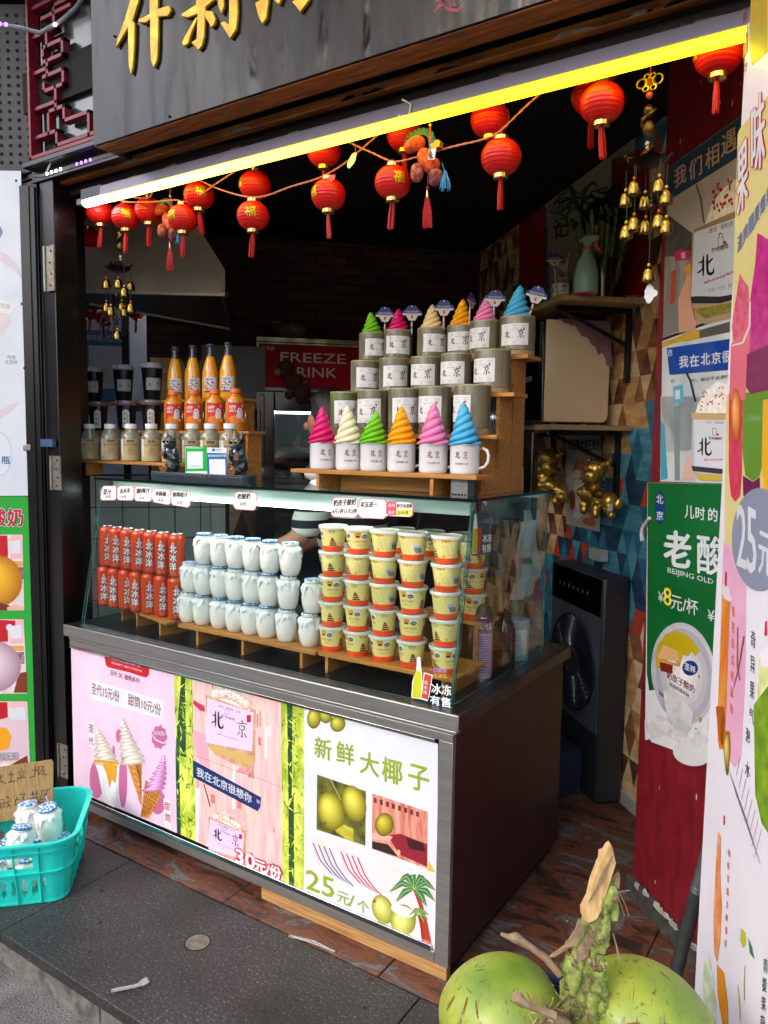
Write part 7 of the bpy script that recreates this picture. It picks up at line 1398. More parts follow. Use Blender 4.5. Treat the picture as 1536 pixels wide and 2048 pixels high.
w2 = chime(1.99, (240, 432), (236, 531), [(213, 568, 1), (237, 567, 0), (261, 572, 0), (249, 584, 2), (213, 614, 2), (244, 612, 1), (262, 616, 0), (222, 622, 2), (249, 624, 1)], (235, 670, 1), 1.02, 'dark wind chime with brass bells hanging at the left above the takeaway cups', 1)
mb = MB(); c = onY(214, 652, 2.0); mb.tube([(c.x+.043*math.cos(t*.2618), 2.0, c.z+.056*math.sin(t*.2618)) for t in range(25)], .0035, CORDB, 8); mb.ball((c.x+.002, 2.0, c.z+.01), .012, ANT, 10); mb.tube([(c.x, 2.0, c.z+.03), (c.x, 2.0, c.z-.02)], .002, ANT, 5); mb.tube([(c.x-.016*math.cos(t*.4), 2.0, c.z-.018*math.sin(t*.4)) for t in range(9)], .0018, ANT, 5); tag(mb.build('hoop_ornament'), 'black hoop ornament with a little anchor below the left wind chime', 'ornament')
mb = MB(); c = onY(1299, 588, 1.95)
P = []
for i in range(40):
    a = i*math.pi/20; P.append((c.x+.011*math.cos(a)*(1+.10*math.cos(9*a))+(.008 if math.cos(a) > .9 else 0), 1.95, c.z+.023*math.sin(a)*(1+.04*math.cos(11*a))))
mb.slab(P, (0, -.004, 0), mat('white_charm', '#c8ccc8', .4)); mb.tube([(c.x, 1.948, c.z+.02), (c.x+.01, 1.948, c.z+.045)], .0012, TASR, 5); tag(mb.build('white_charm'), 'flat white wavy-edged charm under the lowest bell on the right', 'charm')
# ---------------------------------------------------------------- posters on the red pier
def wposter(name, lab, cat='poster', ox=1230, oy=180, k=.30267, off=.003, p0=None, n=None, step=.0006):
    mb = MB(); p0 = p0 or RW0; n = n or RWN; return mb, pxdec(mb, p0+n*off, n, ox, oy, k, step), (lambda: tag(mb.build(name), lab, cat))
mb, D, fin = wposter('drink_poster', 'upper poster on the red wall with slate blue band over a jar drink photo')
BLB = mat('band_slate', '#2c4662', .45); SANDT = mat('txt_sand', '#c8a488', .5); SKY = mat('ph_sky', '#a89c90', .5, col2='#c4b4a4', scale=4)
D.poly([(352, 505), (880, 125), (870, 1440), (312, 1648)], INK, -1); D.poly([(355, 512), (880, 135), (870, 1430), (316, 1640)], SKY, 0); D.poly([(357, 514), (880, 140), (880, 400), (350, 735)], BLB, 1)
for ch, x, y, w_, h in (('我', 395, 655, 78, 130), ('们', 492, 605, 84, 130), ('相', 600, 535, 90, 140), ('遇', 705, 450, 100, 150)): D.text(ch, (x, y), (x+w_, y-w_*.62), h, SANDT, 2, .02)
D.poly([(345, 820), (530, 960), (520, 1200), (330, 1120)], mat('ph_roof', '#4c4844', .5, var=.3, scale=30), 1); D.poly([(330, 1100), (520, 1100), (500, 1560), (318, 1640)], mat('ph_street', '#6a5f58', .5, col2='#a49c94', scale=18, stretch=(1, 1, .3)), 1.2); D.poly([(330, 1440), (430, 1330), (420, 1590), (318, 1630)], mat('ph_road', '#7c7874', .5), 1.4)
D.poly([(395, 1080), (430, 1050), (505, 1065), (490, 1120), (400, 1130)], mat('ph_pink', '#b8205c', .5), 2); D.poly([(440, 1075), (465, 1070), (468, 1110), (442, 1115)], SKY, 2.5); D.poly([(462, 1170), (500, 1140), (505, 1240), (470, 1250)], mat('ph_yellow', '#c89a14', .5), 1.8); D.poly([(375, 1200), (405, 1190), (400, 1400), (365, 1420)], mat('ph_lant', '#a84a30', .5), 1.8)
FLESH = ink('#d09a80')
D.poly([(480, 1230), (505, 1200), (515, 1400), (545, 1530), (530, 1590), (425, 1605), (420, 1380)], FLESH, 3)
D.poly([(525, 920), (800, 800), (870, 770), (870, 870), (800, 890), (530, 960)], ink('#9c7a5c'), 3.2); D.poly([(515, 930), (870, 800), (870, 1440), (770, 1510), (600, 1548), (530, 1520), (500, 1400)], ink('#b09474'), 3); D.poly([(505, 1370), (870, 1290), (870, 1360), (700, 1410), (510, 1410)], ink('#2c2c2e'), 3.6); D.poly([(515, 1450), (860, 1390), (850, 1450), (600, 1510)], ink('#a09038', 'ph_matcha', col2='#6a6a2c', scale=60), 3.6)
D.poly([(528, 942), (870, 820), (870, 1335), (700, 1365), (508, 1362)], ink('#c6c8d0'), 4)
D.char(BEI, (545, 1255), (665, 1235), 160, INK, 5, 1.25); D.text('故宫 · 颐和园 · 长城', (630, 950), (860, 870), 34, ink('#6a6a70'), 5, .0, res=1); D.text('竹色烟雨', (645, 1080), (755, 1045), 34, INK, 5, .01, res=1); D.text('zhuseyan', (595, 1290), (790, 1215), 26, CRIM, 5, .01, res=1); D.text('花韵 · 北京 · 烟雨', (620, 1340), (800, 1295), 24, ink('#8a8a90'), 5, 0, res=1)
D.rect(725, 998, 742, 1016, CRIM, 5); D.line([(686, 980), (690, 1035), (722, 1030), (722, 975), (686, 980)], 3, INK, 5); D.stroke([(690, 975, 2), (700, 945, 3), (718, 955, 2), (716, 975, 2)], INK, 5)
D.stroke([(540, 625, 5), (570, 720, 6), (592, 880, 6)], ink('#5a6068'), 3.4); 
D.poly([(600, 890), (640, 760), (720, 650), (800, 590), (870, 560), (870, 770)], ink('#d8ccb0', 'ph_cream', col2='#efe6cc', scale=60), 3.1)
r = random.Random(9)
for i in range(34): x = r.uniform(640, 850); y = 900-(x-600)*.62-r.uniform(60, 250)+((x-640)*.1); D.poly([(x, y), (x+r.uniform(8, 22), y-6), (x+r.uniform(8, 20), y+r.uniform(8, 30)), (x+2, y+18)], CRIM, 3.5+i*.01)
fin()
mb, D, fin = wposter('drink_poster', 'middle poster on the red wall with bright blue street-sign band over a jar drink')
D.poly([(312, 1655), (870, 1445), (860, 2350), (668, 2350), (312, 2350)], INK, -1)
D2 = pxdec(mb, RW0+RWN*.003, RWN, 1230, 800, .3419, .0006)
LT = ink('#a8b4bc', 'ph_light', col2='#dfe2e0', scale=6, stretch=(1, 1, .2))
D.poly([(312, 1660), (870, 1450), (860, 2348), (304, 2400)], LT, 0); D2.poly([(268, -20), (700, -20), (700, 490), (265, 476)], LT, 0)
D.poly([(312, 1670), (560, 1580), (560, 1640), (420, 1665), (312, 1700)], ink('#c8a018'), 1); D.poly([(440, 1620), (760, 1530), (760, 1600), (470, 1660)], ink('#5c5450'), .8)
BB = ink('#0c3f9c'); D.poly([(344, 1706), (870, 1628), (870, 1840), (362, 1882)], BB, 2); D.text('西', (354, 1762), (382, 1757), 42, WHT, 3, .01)
for ch, x, y in (('我', 428, 1838), ('在', 498, 1830), ('北', 572, 1820), ('京', 642, 1812), ('很', 712, 1804)): D.text(ch, (x, y), (x+60, y-7), 78, WHT, 3, .03)
D.text('的，哪也不去想你', (505, 1935), (760, 1905), 26, ink('#50545a'), 2, .01, res=1); D.text('W', (370, 1940), (398, 1938), 28, ink('#50545a'), 2, .01)
D.poly([(385, 1960), (450, 1945), (455, 2060), (390, 2070)], ink('#5ab0c8'), 1.5); D.poly([(400, 1985), (430, 1980), (432, 2040), (402, 2045)], WHT, 1.8); D2.poly([(268, 120), (290, 150), (310, 460), (268, 470)], ink('#3ca0b8'), 1); D2.poly([(345, 40), (380, 30), (380, 470), (350, 472)], ink('#7c8c90'), .8)
D.stroke([(475, 1870, 6), (500, 1920, 7), (535, 2060, 7)], INK, 2.5)
D2.poly([(470, 80), (490, 20), (540, -60), (600, -110), (660, -90), (700, -60), (700, 80)], ink('#e8e0cc', 'ph_cream2', col2='#ffffff', scale=60), 2.2)
for i in range(30): x = r.uniform(500, 680); y = r.uniform(-100, 20)+abs(x-600)*.4; D2.poly([(x, y), (x+9, y-2), (x+8, y+9), (x, y+8)], ink('#b8402c'), 2.5+i*.01)
D2.poly([(448, 75), (700, 78), (700, 130), (452, 112)], ink('#c8a878'), 3); D2.poly([(455, 108), (700, 118), (700, 478), (480, 462), (445, 400)], ink('#b8bcc4'), 2.8); D2.poly([(465, 115), (700, 118), (700, 420), (468, 400)], ink('#d4d8e2'), 3.4); D2.poly([(450, 385), (700, 410), (700, 440), (460, 415)], ink('#3a3a3e'), 3.8); D2.poly([(470, 430), (700, 445), (700, 478), (500, 470)], ink('#c8b040'), 3.5); D2.poly([(390, 470), (410, 380), (445, 305), (448, 400), (470, 465)], ink('#d8b0a0'), 3.2)
D2.char(BEI, (482, 335), (572, 338), 120, INK, 4.4, 1.2); D2.char(JING, (636, 380), (730, 380), 120, INK, 4.4, .9); D2.text('故宫 · 颐和园 · 长城', (535, 138), (690, 142), 16, ink('#8a8a90'), 4.4, 0, res=1); D2.text('竹色烟雨', (552, 232), (628, 235), 18, INK, 4.4, .01, res=1); D2.text('zhuseyan', (525, 360), (640, 358), 20, CRIM, 4.4, 0, res=1); D2.rect(600, 196, 612, 208, CRIM, 4.4); D2.line([(575, 165), (577, 205), (598, 207), (598, 167), (575, 165)], 2.4, INK, 4.4)
fin()
mb, D, fin = wposter('yogurt_poster', 'green poster for old-style yogurt on the red wall with a round tub picture', oy=800, k=.3419, off=.006)
GR = ink('#0a5c28', 'poster_green', col2='#0c6a30', scale=3)
D.poly([(190, 483), (740, 494), (720, 2150), (620, 2150), (212, 2000), (176, 1920)], WHT, -.5); D.poly([(192, 484), (740, 495), (720, 1500), (640, 1560), (610, 1640), (200, 1700), (186, 1600)], GR, 0)
BO = ink('#123a7c'); D.ell(264, 628, 30, 98, BO, 1); D.text('北', (244, 605), (284, 608), 52, WHT, 2, .02); D.text('京', (244, 700), (284, 705), 52, WHT, 2, .02)
for ch, x, y in (('儿', 410, 690), ('时', 474, 698), ('的', 548, 706), ('味', 622, 714)): D.text(ch, (x, y), (x+54, y+6), 76, WHT, 2, .03)
D.text('老', (290, 965), (444, 985), 205, WHT, 2, .05); D.text('酸', (484, 1010), (640, 1032), 225, WHT, 2, .03); D.text('奶', (680, 1050), (760, 1060), 225, WHT, 2, .03)
D.text('BEIJING OLD Y', (310, 1018), (622, 1100), 40, WHT, 2, .005)
YL = ink('#e8dc3c'); D.text('¥', (254, 1180), (286, 1188), 62, WHT, 2, .01); D.text('8', (286, 1196), (332, 1208), 104, YL, 2, .03); D.text('元/杯', (330, 1222), (488, 1265), 92, WHT, 2, .01); D.text('¥', (544, 1290), (584, 1298), 66, WHT, 2, .01); D.text('1', (596, 1310), (630, 1316), 110, YL, 2, .03)
D.ell(402, 1600, 188, 300, ink('#9c98b0', 'tub_rim', col2='#cfd0d8', scale=9), 1, rot=-.12, n=40); D.ball(404, 1606, 166, 272, '#a8a6b4', '#e8e6ea', 1.1, rot=-.12, n=6, ox=0, oy=0)
D.poly([(240, 1545), (248, 1440), (300, 1365), (370, 1350), (440, 1385), (500, 1465), (470, 1500), (450, 1468), (430, 1500), (400, 1490), (380, 1560), (350, 1520), (320, 1480), (300, 1560), (250, 1570)], ink('#b8a410'), 2)
D.poly([(250, 1510), (285, 1430), (370, 1470), (380, 1530)], ink('#d8a878'), 2.5); D.poly([(262, 1530), (340, 1550), (338, 1600), (270, 1585)], ink('#7a2418'), 2.4); D.poly([(250, 1515), (385, 1545), (380, 1560), (255, 1530)], ink('#c88c5c'), 2.7)
D.ell(442, 1568, 46, 44, BO, 2.6, rot=.3); D.text('圣祥', (410, 1575), (474, 1602), 42, WHT, 3.4, .03); D.text('奶皮子酸奶', (305, 1625), (468, 1715), 44, ink('#6a2430'), 3, .02); D.text('鲜香奶源发酵', (322, 1672), (436, 1742), 24, ink('#6a4a50'), 3, .01, res=1); D.text('净含量', (258, 1722), (290, 1740), 24, INK, 3, .01, res=1)
D.ell(495, 1618, 6, 10, ink('#a89a20'), 3); D.ell(502, 1870, 10, 16, ink('#a89a20'), 3)
SPN = ink('#b8bac2', 'spoon', col2='#dcdde2', scale=30); D.poly([(176, 1868), (260, 1840), (340, 1880), (430, 1950), (520, 1900), (560, 1850), (590, 1900), (560, 1990), (480, 2030), (400, 2020), (300, 1960), (180, 1990)], SPN, 3.4); D.poly([(285, 1700), (340, 1710), (400, 1750), (462, 1830), (450, 1910), (420, 1975), (370, 1960), (310, 1870)], ink('#aeb4b8', 'curd', col2='#d8dadc', scale=12), 4); D.ell(450, 2070, 110, 70, ink('#cfd0d4'), 2.6, rot=.2); D.poly([(470, 1920), (520, 1910), (500, 1970), (460, 1960)], ink('#7a2c14'), 3.2)
D.poly([(655, 1370), (720, 1360), (720, 1560), (640, 1600)], ink('#d8b020'), 1.4)
fin()
# ---------------------------------------------------------------- banner stand nearest on the right
BD = 1.62; BP0 = V((atd(1441, 1024, BD).x, atd(1441, 1024, BD).y, 0)); BU = V((.53, -.848, 0)).normalized(); BN = V((-BU.y, BU.x, 0)); BN = BN if BN.dot(-BP0) > 0 else -BN
bs = thing('banner_stand', 'tall printed fruit drink banner board standing nearest on the right edge', 'banner', tuple(BP0))
mb = MB(); mb.hexa([BP0+BU*a+BN*b+V((0, 0, z)) for z in (.02, 2.35) for a, b in ((0, 0), (.62, 0), (.62, -.012), (0, -.012))], mat('banner_edge', '#c8c8c4', .5)); mb.build('board', bs)
mb = MB(); mb.hexa([BP0+BU*a+BN*b+V((0, 0, z)) for z in (0, .02) for a, b in ((.05, .12), (.55, .12), (.55, -.15), (.05, -.15))], IRON); mb.build('foot', bs)
mb = MB(); M4 = pxdec(mb, BP0+BN*.0005, BN, 1230, 180, .30267, .0006); M5 = pxdec(mb, BP0+BN*.0005, BN, 1230, 800, .3419, .0006); M6 = pxdec(mb, BP0+BN*.0005, BN, 1230, 1400, .31641, .0006)
q = lambda a, z, l=0: BP0+BN*(.0005+.0006*l)+BU*a+V((0, 0, z))
def zat(D_, x, y): return D_.fn(x, y, 0)
mb.poly([q(.001, .021), q(.619, .021), q(.619, 2.35), q(.001, 2.35)], ink('#dcd8e2', 'ban_white', col2='#e8e4ee', scale=2))
M4.poly([(812, 290), (830, 250), (1010, 40), (1100, -100), (1100, 2060), (760, 2060), (790, 1000)], ink('#d4c47c', 'ban_straw', col2='#dccf90', scale=3), .5); M5.poly([(650, -30), (900, -60), (900, 640), (770, 900), (690, 870), (640, 830)], ink('#d4c47c', 'ban_straw'), .5)
M4.poly([(900, -600), (1010, -600), (1010, -250), (905, -160), (885, -330)], ink('#d8a030', 'ban_gold', col2='#88a040', scale=14), .8); M4.text('好喝', (850, -180), (880, -260), 120, DRED, 1.5, .01); 
for i, ch in enumerate('鲜榨果汁'): M4.text(ch, (850, -430+i*110), (878, -460+i*110), 80, DRED, 1.5, .02)
for ch, x, y, w_, h in (('果', 812, 850, 72, 430), ('味', 905, 600, 92, 500)):
    M4.outline(ch, (x+2, y), (x+w_-3, y-128), h-6, CRIM, 9, 2, .03); M4.text(ch, (x+2, y), (x+w_-3, y-128), h-6, WHT, 3, .03)
for i, ch in enumerate('清爽一夏爆果'): M4.text(ch, (812+i*38, 1085-i*62), (846+i*38, 1035-i*62), 110, ink('#7078a0'), 2, .03)
MGT = ink('#a8146c', 'ban_magenta', col2='#c83c8c', scale=50, bump=.0); M4.poly([(945, 945), (975, 960), (1005, 985), (1100, 960), (1100, 1700), (990, 1725), (885, 1755), (895, 1400), (930, 1150)], MGT, 2); M4.poly([(828, 1210), (850, 1250), (885, 1300), (888, 1400), (880, 1560), (850, 1650), (790, 1700), (775, 1560)], ink('#c03858', 'ban_coral', col2='#e0708c', scale=50), 2)
M4.poly([(770, 1680), (880, 1560), (900, 1400), (905, 1480), (890, 1800), (862, 2048), (760, 2048)], ink('#d86878', 'ban_pinkcup'), 2.3); M4.poly([(878, 1745), (1100, 1650), (1100, 1960), (900, 2010), (870, 1960)], ink('#7a1c50'), 2.5); M4.stroke([(776, 1690, 5), (850, 1670, 7), (895, 1560, 7), (900, 1400, 4)], ink('#e8c8d0'), 3)
M5.poly([(668, -40), (752, -40), (745, 420), (735, 560), (705, 596), (680, 560), (668, 420)], ink('#c02c4c', 'ban_dragon', col2='#d84868', scale=30), 1.5); M5.ball(712, 90, 30, 160, '#b85018', '#ffb468', 2.6); M5.poly([(755, -40), (900, -60), (880, 300), (850, 440), (810, 475), (765, 440), (750, 300)], ink('#5c8c2c'), 2); M5.poly([(870, 0), (960, -20), (960, 520), (880, 560), (862, 380)], ink('#e0a820'), 2.2); M5.poly([(750, 440), (810, 480), (850, 450), (850, 600), (752, 560)], ink('#6c1450'), 1.4)
M5.poly([(638, 830), (700, 870), (772, 910), (765, 1600), (740, 2100), (700, 2150), (600, 2000), (625, 1100)], ink('#d898bc', 'ban_pink', col2='#e4b0cc', scale=4), .9)
M5.ell(850, 815, 160, 300, ink('#868ca4'), 4, n=40)
M5.text('2', (722, 965), (775, 990), 360, WHT, 5, .06); M5.text('5', (782, 1000), (835, 1030), 380, WHT, 5, .06); M5.text('元', (850, 1010), (930, 1050), 250, WHT, 5, .04)
M5.poly([(633, 1100), (680, 1130), (672, 1280), (650, 1900), (640, 2040), (612, 2040), (600, 1900), (625, 1300)], ink('#c86818', 'ban_tea', col2='#e0963c', scale=30, stretch=(1, 1, .4)), 2); M5.poly([(635, 1070), (672, 1100), (686, 1160), (684, 1185), (640, 1160), (628, 1120)], ink('#e0d0d8'), 2.4); M5.line([(654, 1005), (652, 1090)], 9, CRIM, 3)
for i, ch in enumerate('桂花美式鸭屎香'): M5.text(ch, (688-i*2, 1260+i*95), (706-i*2, 1272+i*95), 62, ink('#d87850'), 2.6, .03)
for i, ch in enumerate('奇异果气泡水'): 
    x, y = (806-i*3, 1440+i*150) if i < 4 else (0, 0)
    if i < 4: M5.text(ch, (x-8, y), (x+18, y+16), 100, ink('#1c4a44'), 2, .02)
M5.stroke([(722, 1330, 3), (720, 1560, 4), (735, 1640, 3)], ink('#7a6a30'), 3); M5.stroke([(760, 1380, 4), (730, 1560, 3), (700, 1680, 2)], ink('#7a3a20'), 3.2)
M5.poly([(846, 1520), (900, 1460), (960, 1440), (960, 2100), (850, 2100), (835, 1900), (838, 1650)], ink('#c0cc58', 'ban_kiwi', col2='#e8ecc0', scale=30), 1.6); M5.poly([(880, 1300), (892, 1290), (892, 1380), (878, 1378)], CRIM, 2); M5.poly([(850, 1480), (900, 1440), (960, 1430), (960, 1560), (860, 1560)], ink('#ece8ec'), 2.2)
M6.text('泡', (828, 260), (856, 275), 90, ink('#1c4a44'), 2, .02); M6.text('水', (826, 480), (856, 500), 100, ink('#1c4a44'), 2, .02)
M6.poly([(640, 40), (690, 40), (700, 120), (685, 300), (655, 200)], ink('#c84414'), 2); M6.poly([(690, 190), (730, 200), (735, 330), (722, 440), (710, 470), (690, 330)], ink('#a87820'), 2.3); M6.ball(712, 320, 20, 115, '#8a6c14', '#f0dc78', 2.6); M6.poly([(700, 420), (722, 440), (718, 470), (708, 478)], ink('#3c6a2c'), 2.4)
for i in range(9): M6.line([(720+i*14, 430+i*40), (775+i*18, 620+i*52)], 3, ink('#8a6a7c'), 1.5)
for i in range(8): M6.line([(790+i*20, 370+i*64), (770+i*16, 480+i*74)], 3, ink('#8a6a7c'), 1.5)
M6.poly([(880, 30), (980, -100), (1010, 200), (1010, 900), (930, 780), (890, 600)], ink('#8cac28', 'ban_kiwi2', col2='#5c8420', scale=30), 1.9); M6.line([(693, 730), (693, 790)], 8, CRIM, 2)
M6.poly([(655, 830), (672, 860), (668, 1100), (678, 1300), (670, 1500), (650, 1660), (630, 1600), (625, 1400), (640, 1050)], ink('#d8702c', 'ban_peach', col2='#e8a878', scale=30), 2); M6.poly([(648, 1670), (690, 1720), (715, 1900), (720, 2100), (690, 2100), (670, 1980), (650, 1850)], ink('#d88c18'), 2.2); M6.poly([(565, 1650), (600, 1600), (640, 1900), (650, 2100), (580, 2100), (560, 1850)], ink('#a8c08c', 'ban_leafy', col2='#dce4d4', scale=30), 1.8)
for i, ch in enumerate('杨枝甘露清爽果茶'): M6.text(ch, (716-i*3, 985+i*82), (732-i*3, 992+i*82), 46, ink('#c05048'), 2, .02)
M6.poly([(800, 1440), (828, 1470), (832, 1540), (812, 1570), (795, 1520)], ink('#b8b83c'), 2); M6.poly([(845, 1500), (870, 1560), (885, 1640), (855, 1600)], ink('#3c7a4c'), 2); M6.stroke([(825, 1680, 2), (820, 1800, 4), (822, 1900, 3)], ink('#8ca050'), 2); M6.stroke([(780, 1800, 3), (790, 1900, 5), (795, 2030, 3)], ink('#c8a868'), 2)
for i, ch in enumerate('青提茉莉'): M6.text(ch, (940-i*6, 1720+i*120), (968-i*6, 1730+i*120), 90, ink('#1c4a44'), 2, .03)
mb.build('print', bs)
# grey pole leaning behind the banner
b = onZ(1338, 2000, 0.0); t_ = atd(1452, 1560, (b-CO).dot(fw)*.90)
mb = MB(); PG = mat('pole_grey', '#4c5254', .4, metal=.4, var=.2, scale=30); ps = [b.lerp(t_, k_) for k_ in (0, .52, .525, .53, .535, .54, .545, .55, 1)]; mb.tube(ps, [.0175, .0175, .0195, .0175, .0195, .0175, .0195, .0165, .0165], PG, 18); tag(mb.build('metal_pole'), 'grey metal pole leaning between the red wall and the banner', 'pole')
# ---------------------------------------------------------------- door leaf with posters at the far left
dp = onY(75, 1000, 1.775); DX = V((rt.x, rt.y, 0)).normalized(); DN = PN
lf = thing('door_leaf', 'black folding door leaf at the far left carrying two posters', 'door', (dp.x, dp.y, .04))
mb = MB(); Q = lambda a, b, z: dp+DX*a+DN*b+V((0, 0, z-dp.z))
mb.hexa([Q(a, b, z) for z in (.04, 2.47) for a, b in ((-.9, 0), (.02, 0), (.02, -.035), (-.9, -.035))], BLK); mb.build('leaf', lf, bevel=.002)
mb = MB(); mb.hexa([Q(a, b, z) for z in (.04, 2.47) for a, b in ((-.035, .006), (.0, .006), (.0, .0005), (-.035, .0005))], BLK); mb.build('moulding', lf)
mb = MB(); p = onp(58, 895, dp, DN); mb.hexa([p+DX*a+DN*b+V((0, 0, z)) for z in (-.012, .012) for a, b in ((-.02, .012), (.012, .012), (.012, .001), (-.02, .001))], STEEL); mb.build('latch', lf, bevel=.003)
for nm, lab, draw in (('jar_poster', 'pale poster with faint jar drawings on the far left door', 0), ('dessert_poster', 'green-bordered dessert poster on the far left door', 1)):
    mb = MB(); D = pxdec(mb, dp+DN*.002, DN, 0, 300, .3419, .0006); E_ = pxdec(mb, dp+DN*.002, DN, 0, 960, .3419, .0006)
    if not draw:
        D.poly([(-300, 118), (122, 122), (184, 2022), (-300, 2024)], ink('#ccd2da', 'door_white', col2='#dfe3e8', scale=2), 0)
        D.poly([(-60, 400), (20, 400), (42, 460), (25, 540), (-10, 590), (-60, 600)], WHT, 1); D.poly([(-60, 430), (5, 450), (18, 480), (0, 520), (-60, 530)], ink('#5a7a98'), 1.6)
        D.poly([(-60, 560), (40, 610), (110, 680), (135, 760), (90, 710), (20, 660), (-60, 620)], ink('#cfc0c4'), .8); D.poly([(-60, 860), (20, 880), (110, 900), (60, 960), (-60, 940)], ink('#e0dad8'), .9); D.poly([(-60, 950), (60, 960), (60, 1010), (20, 1080), (-60, 1100)], ink('#d4c8c8'), .7); D.text('老北京', (-20, 915), (60, 935), 30, ink('#6a7a80'), 1.5, 0)
        D.ell(70, 1228, 46, 46, ink('#d8dee4'), 1); D.text('地道', (42, 1222), (92, 1224), 24, ink('#6a8494'), 2, .0); D.text('北京味', (30, 1252), (104, 1254), 24, ink('#6a8494'), 2, 0)
        D.poly([(-60, 1560), (60, 1490), (120, 1470), (60, 1530), (-60, 1620)], ink('#d8c8ca'), 1); D.ell(0, 1780, 70, 130, ink('#c4c8d4'), .8); D.ell(0, 1780, 64, 122, ink('#d8dce6'), 1.2); D.text('瓶', (10, 1835), (60, 1838), 45, ink('#1c5c84'), 2, .03); D.text('空', (-50, 1835), (0, 1838), 45, ink('#1c5c84'), 2, .03)
        for x, y in ((95, 180), (128, 900), (143, 1276)): D.ell(x, y, 7, 9, INK, 2)
    else:
        E_.poly([(-300, 98), (184, 96), (240, 1660), (238, 1760), (-300, 1760)], ink('#26a034', 'door_green'), 0)
        for t, x, w_ in (('奶', 44, 92), ('酸', -46, 80)): E_.outline(t, (x, 272), (x+w_, 270), 104, WHT, 6, 1); E_.text(t, (x, 272), (x+w_, 270), 104, CRIM, 2, .045)
        for (y0, y1, x1, x2, kk) in ((320, 762, 132, 142, 0), (815, 1248, 138, 160, 1), (1295, 1720, 160, 180, 2)):
            E_.poly([(-300, y0), (x1, y0), (x2, y1), (-300, y1+8)], ink('#d8c4c0', 'dd_back', col2='#f0e4dc', scale=12), 1)
            E_.poly([(-300, y0+4), (44, y0+4), (48, y0+130), (-300, y0+140)], CRIM, 1.5); E_.poly([(60, y0+4), (x1-4, y0+4), (x1, y0+140), (62, y0+145)], ink('#e8b0b4'), 1.5); E_.poly([(62, y0+40), (x1-12, y0+30), (x1-10, y0+110), (66, y0+112)], WHT, 2); E_.poly([(-300, y0+150), (x1+2, y0+155), (x1+4, y0+185), (-300, y0+188)], ink('#d89c50'), 1.6); E_.poly([(-300, y0+190), (x1+4, y0+190), (x1+6, y0+260), (-300, y0+262)], ink('#3c3c50', 'dd_dark', col2='#b888a8', scale=60), 1.4)
            if kk == 0: E_.ball(-10, 590, 142, 150, '#b06c04', '#ffca38', 2, n=10); E_.poly([(-80, 690), (60, 735), (90, 762), (-80, 765)], ink('#6a2c14'), 2.4); E_.poly([(40, 745), (90, 725), (140, 745), (140, 762), (45, 762)], ink('#e0a8a0'), 2.6)
            if kk == 1: E_.ball(-40, 1090, 165, 152, '#a88494', '#f4e2ec', 2, n=10); E_.poly([(110, 1130), (158, 1120), (160, 1244), (80, 1244)], ink('#7a3418'), 1.8); E_.poly([(20, 820), (90, 822), (92, 880), (22, 882)], CRIM, 1.8); E_.ell(56, 862, 20, 20, WHT, 2.2)
            if kk == 2: E_.poly([(-80, 1420), (60, 1385), (120, 1400), (165, 1440), (176, 1640), (-80, 1660)], ink('#d8bcc8', 'dd_mochi'), 2); E_.poly([(-60, 1440), (40, 1450), (70, 1500), (50, 1570), (-60, 1600)], ink('#e8a010'), 2.4); E_.outline('巧牙果娃', (-9, 1639), (109, 1635), 42, ink('#5a5a60'), 3, 3); E_.text('巧牙果娃', (-9, 1639), (109, 1635), 42, WHT, 3.5, .0, res=1); E_.poly([(20, 1690), (160, 1610), (170, 1680), (20, 1720)], ink('#7a3418'), 2.2)
        for x, y in ((186, 658), (212, 1315)): E_.ell(x, y, 8, 9, INK, 2)
    tag(mb.build(nm), lab, 'poster')
# ---------------------------------------------------------------- teal crate with empty jars and the cardboard note
cu = V((-.70, -.714, 0)).normalized(); cv = V((-.714, .70, 0)).normalized(); cc = onZ(132, 1800, 0)
LW, LD, CH = .37, .335, .215
cr = thing('plastic_crate', 'teal plastic crate on the pavement holding empty yogurt jars', 'crate', tuple(cc+cu*LW/2+cv*LD/2))
TEAL = mat('crate_teal', '#22d2c4', .38, sub=.12, var=.06, scale=12, coat=.1); TEALD = mat('crate_scuff', '#4cc4b4', .5, var=.15, scale=60)
def perim(t, z, o_=0):
    fl = .028*(z/CH)+o_; r_ = .045+fl; W_, H_ = LW+2*fl-.0, LD+2*fl; P = [(W_-2*r_), (H_-2*r_)]; q_ = math.pi*r_/2; tot = 2*(P[0]+P[1])+4*q_; s = t*tot
    x0, y0 = -fl, -fl
    segs = [('l', P[0]), ('c', q_), ('l', P[1]), ('c', q_), ('l', P[0]), ('c', q_), ('l', P[1]), ('c', q_)]; base = [(x0+r_, y0, 0), None, (x0+W_, y0+r_, 90), None, (x0+W_-r_, y0+H_, 180), None, (x0, y0+H_-r_, 270), None]; cs = {1: (x0+W_-r_, y0+r_, -90), 3: (x0+W_-r_, y0+H_-r_, 0), 5: (x0+r_, y0+H_-r_, 90), 7: (x0+r_, y0+r_, 180)}
    for i, (k_, L_) in enumerate(segs):
        if s <= L_ or i == 7:
            if k_ == 'l': x, y, d = base[i]; x += s*math.cos(R(d)); y += s*math.sin(R(d)); return cc+cu*x+cv*y+V((0, 0, z)), i, s/L_
            x, y, d = cs[i]; a = R(d+90*s/L_); return cc+cu*(x+r_*math.cos(a))+cv*(y+r_*math.sin(a))+V((0, 0, z)), i, -1
        s -= L_
mb = MB(); NT, NZ = 300, 27
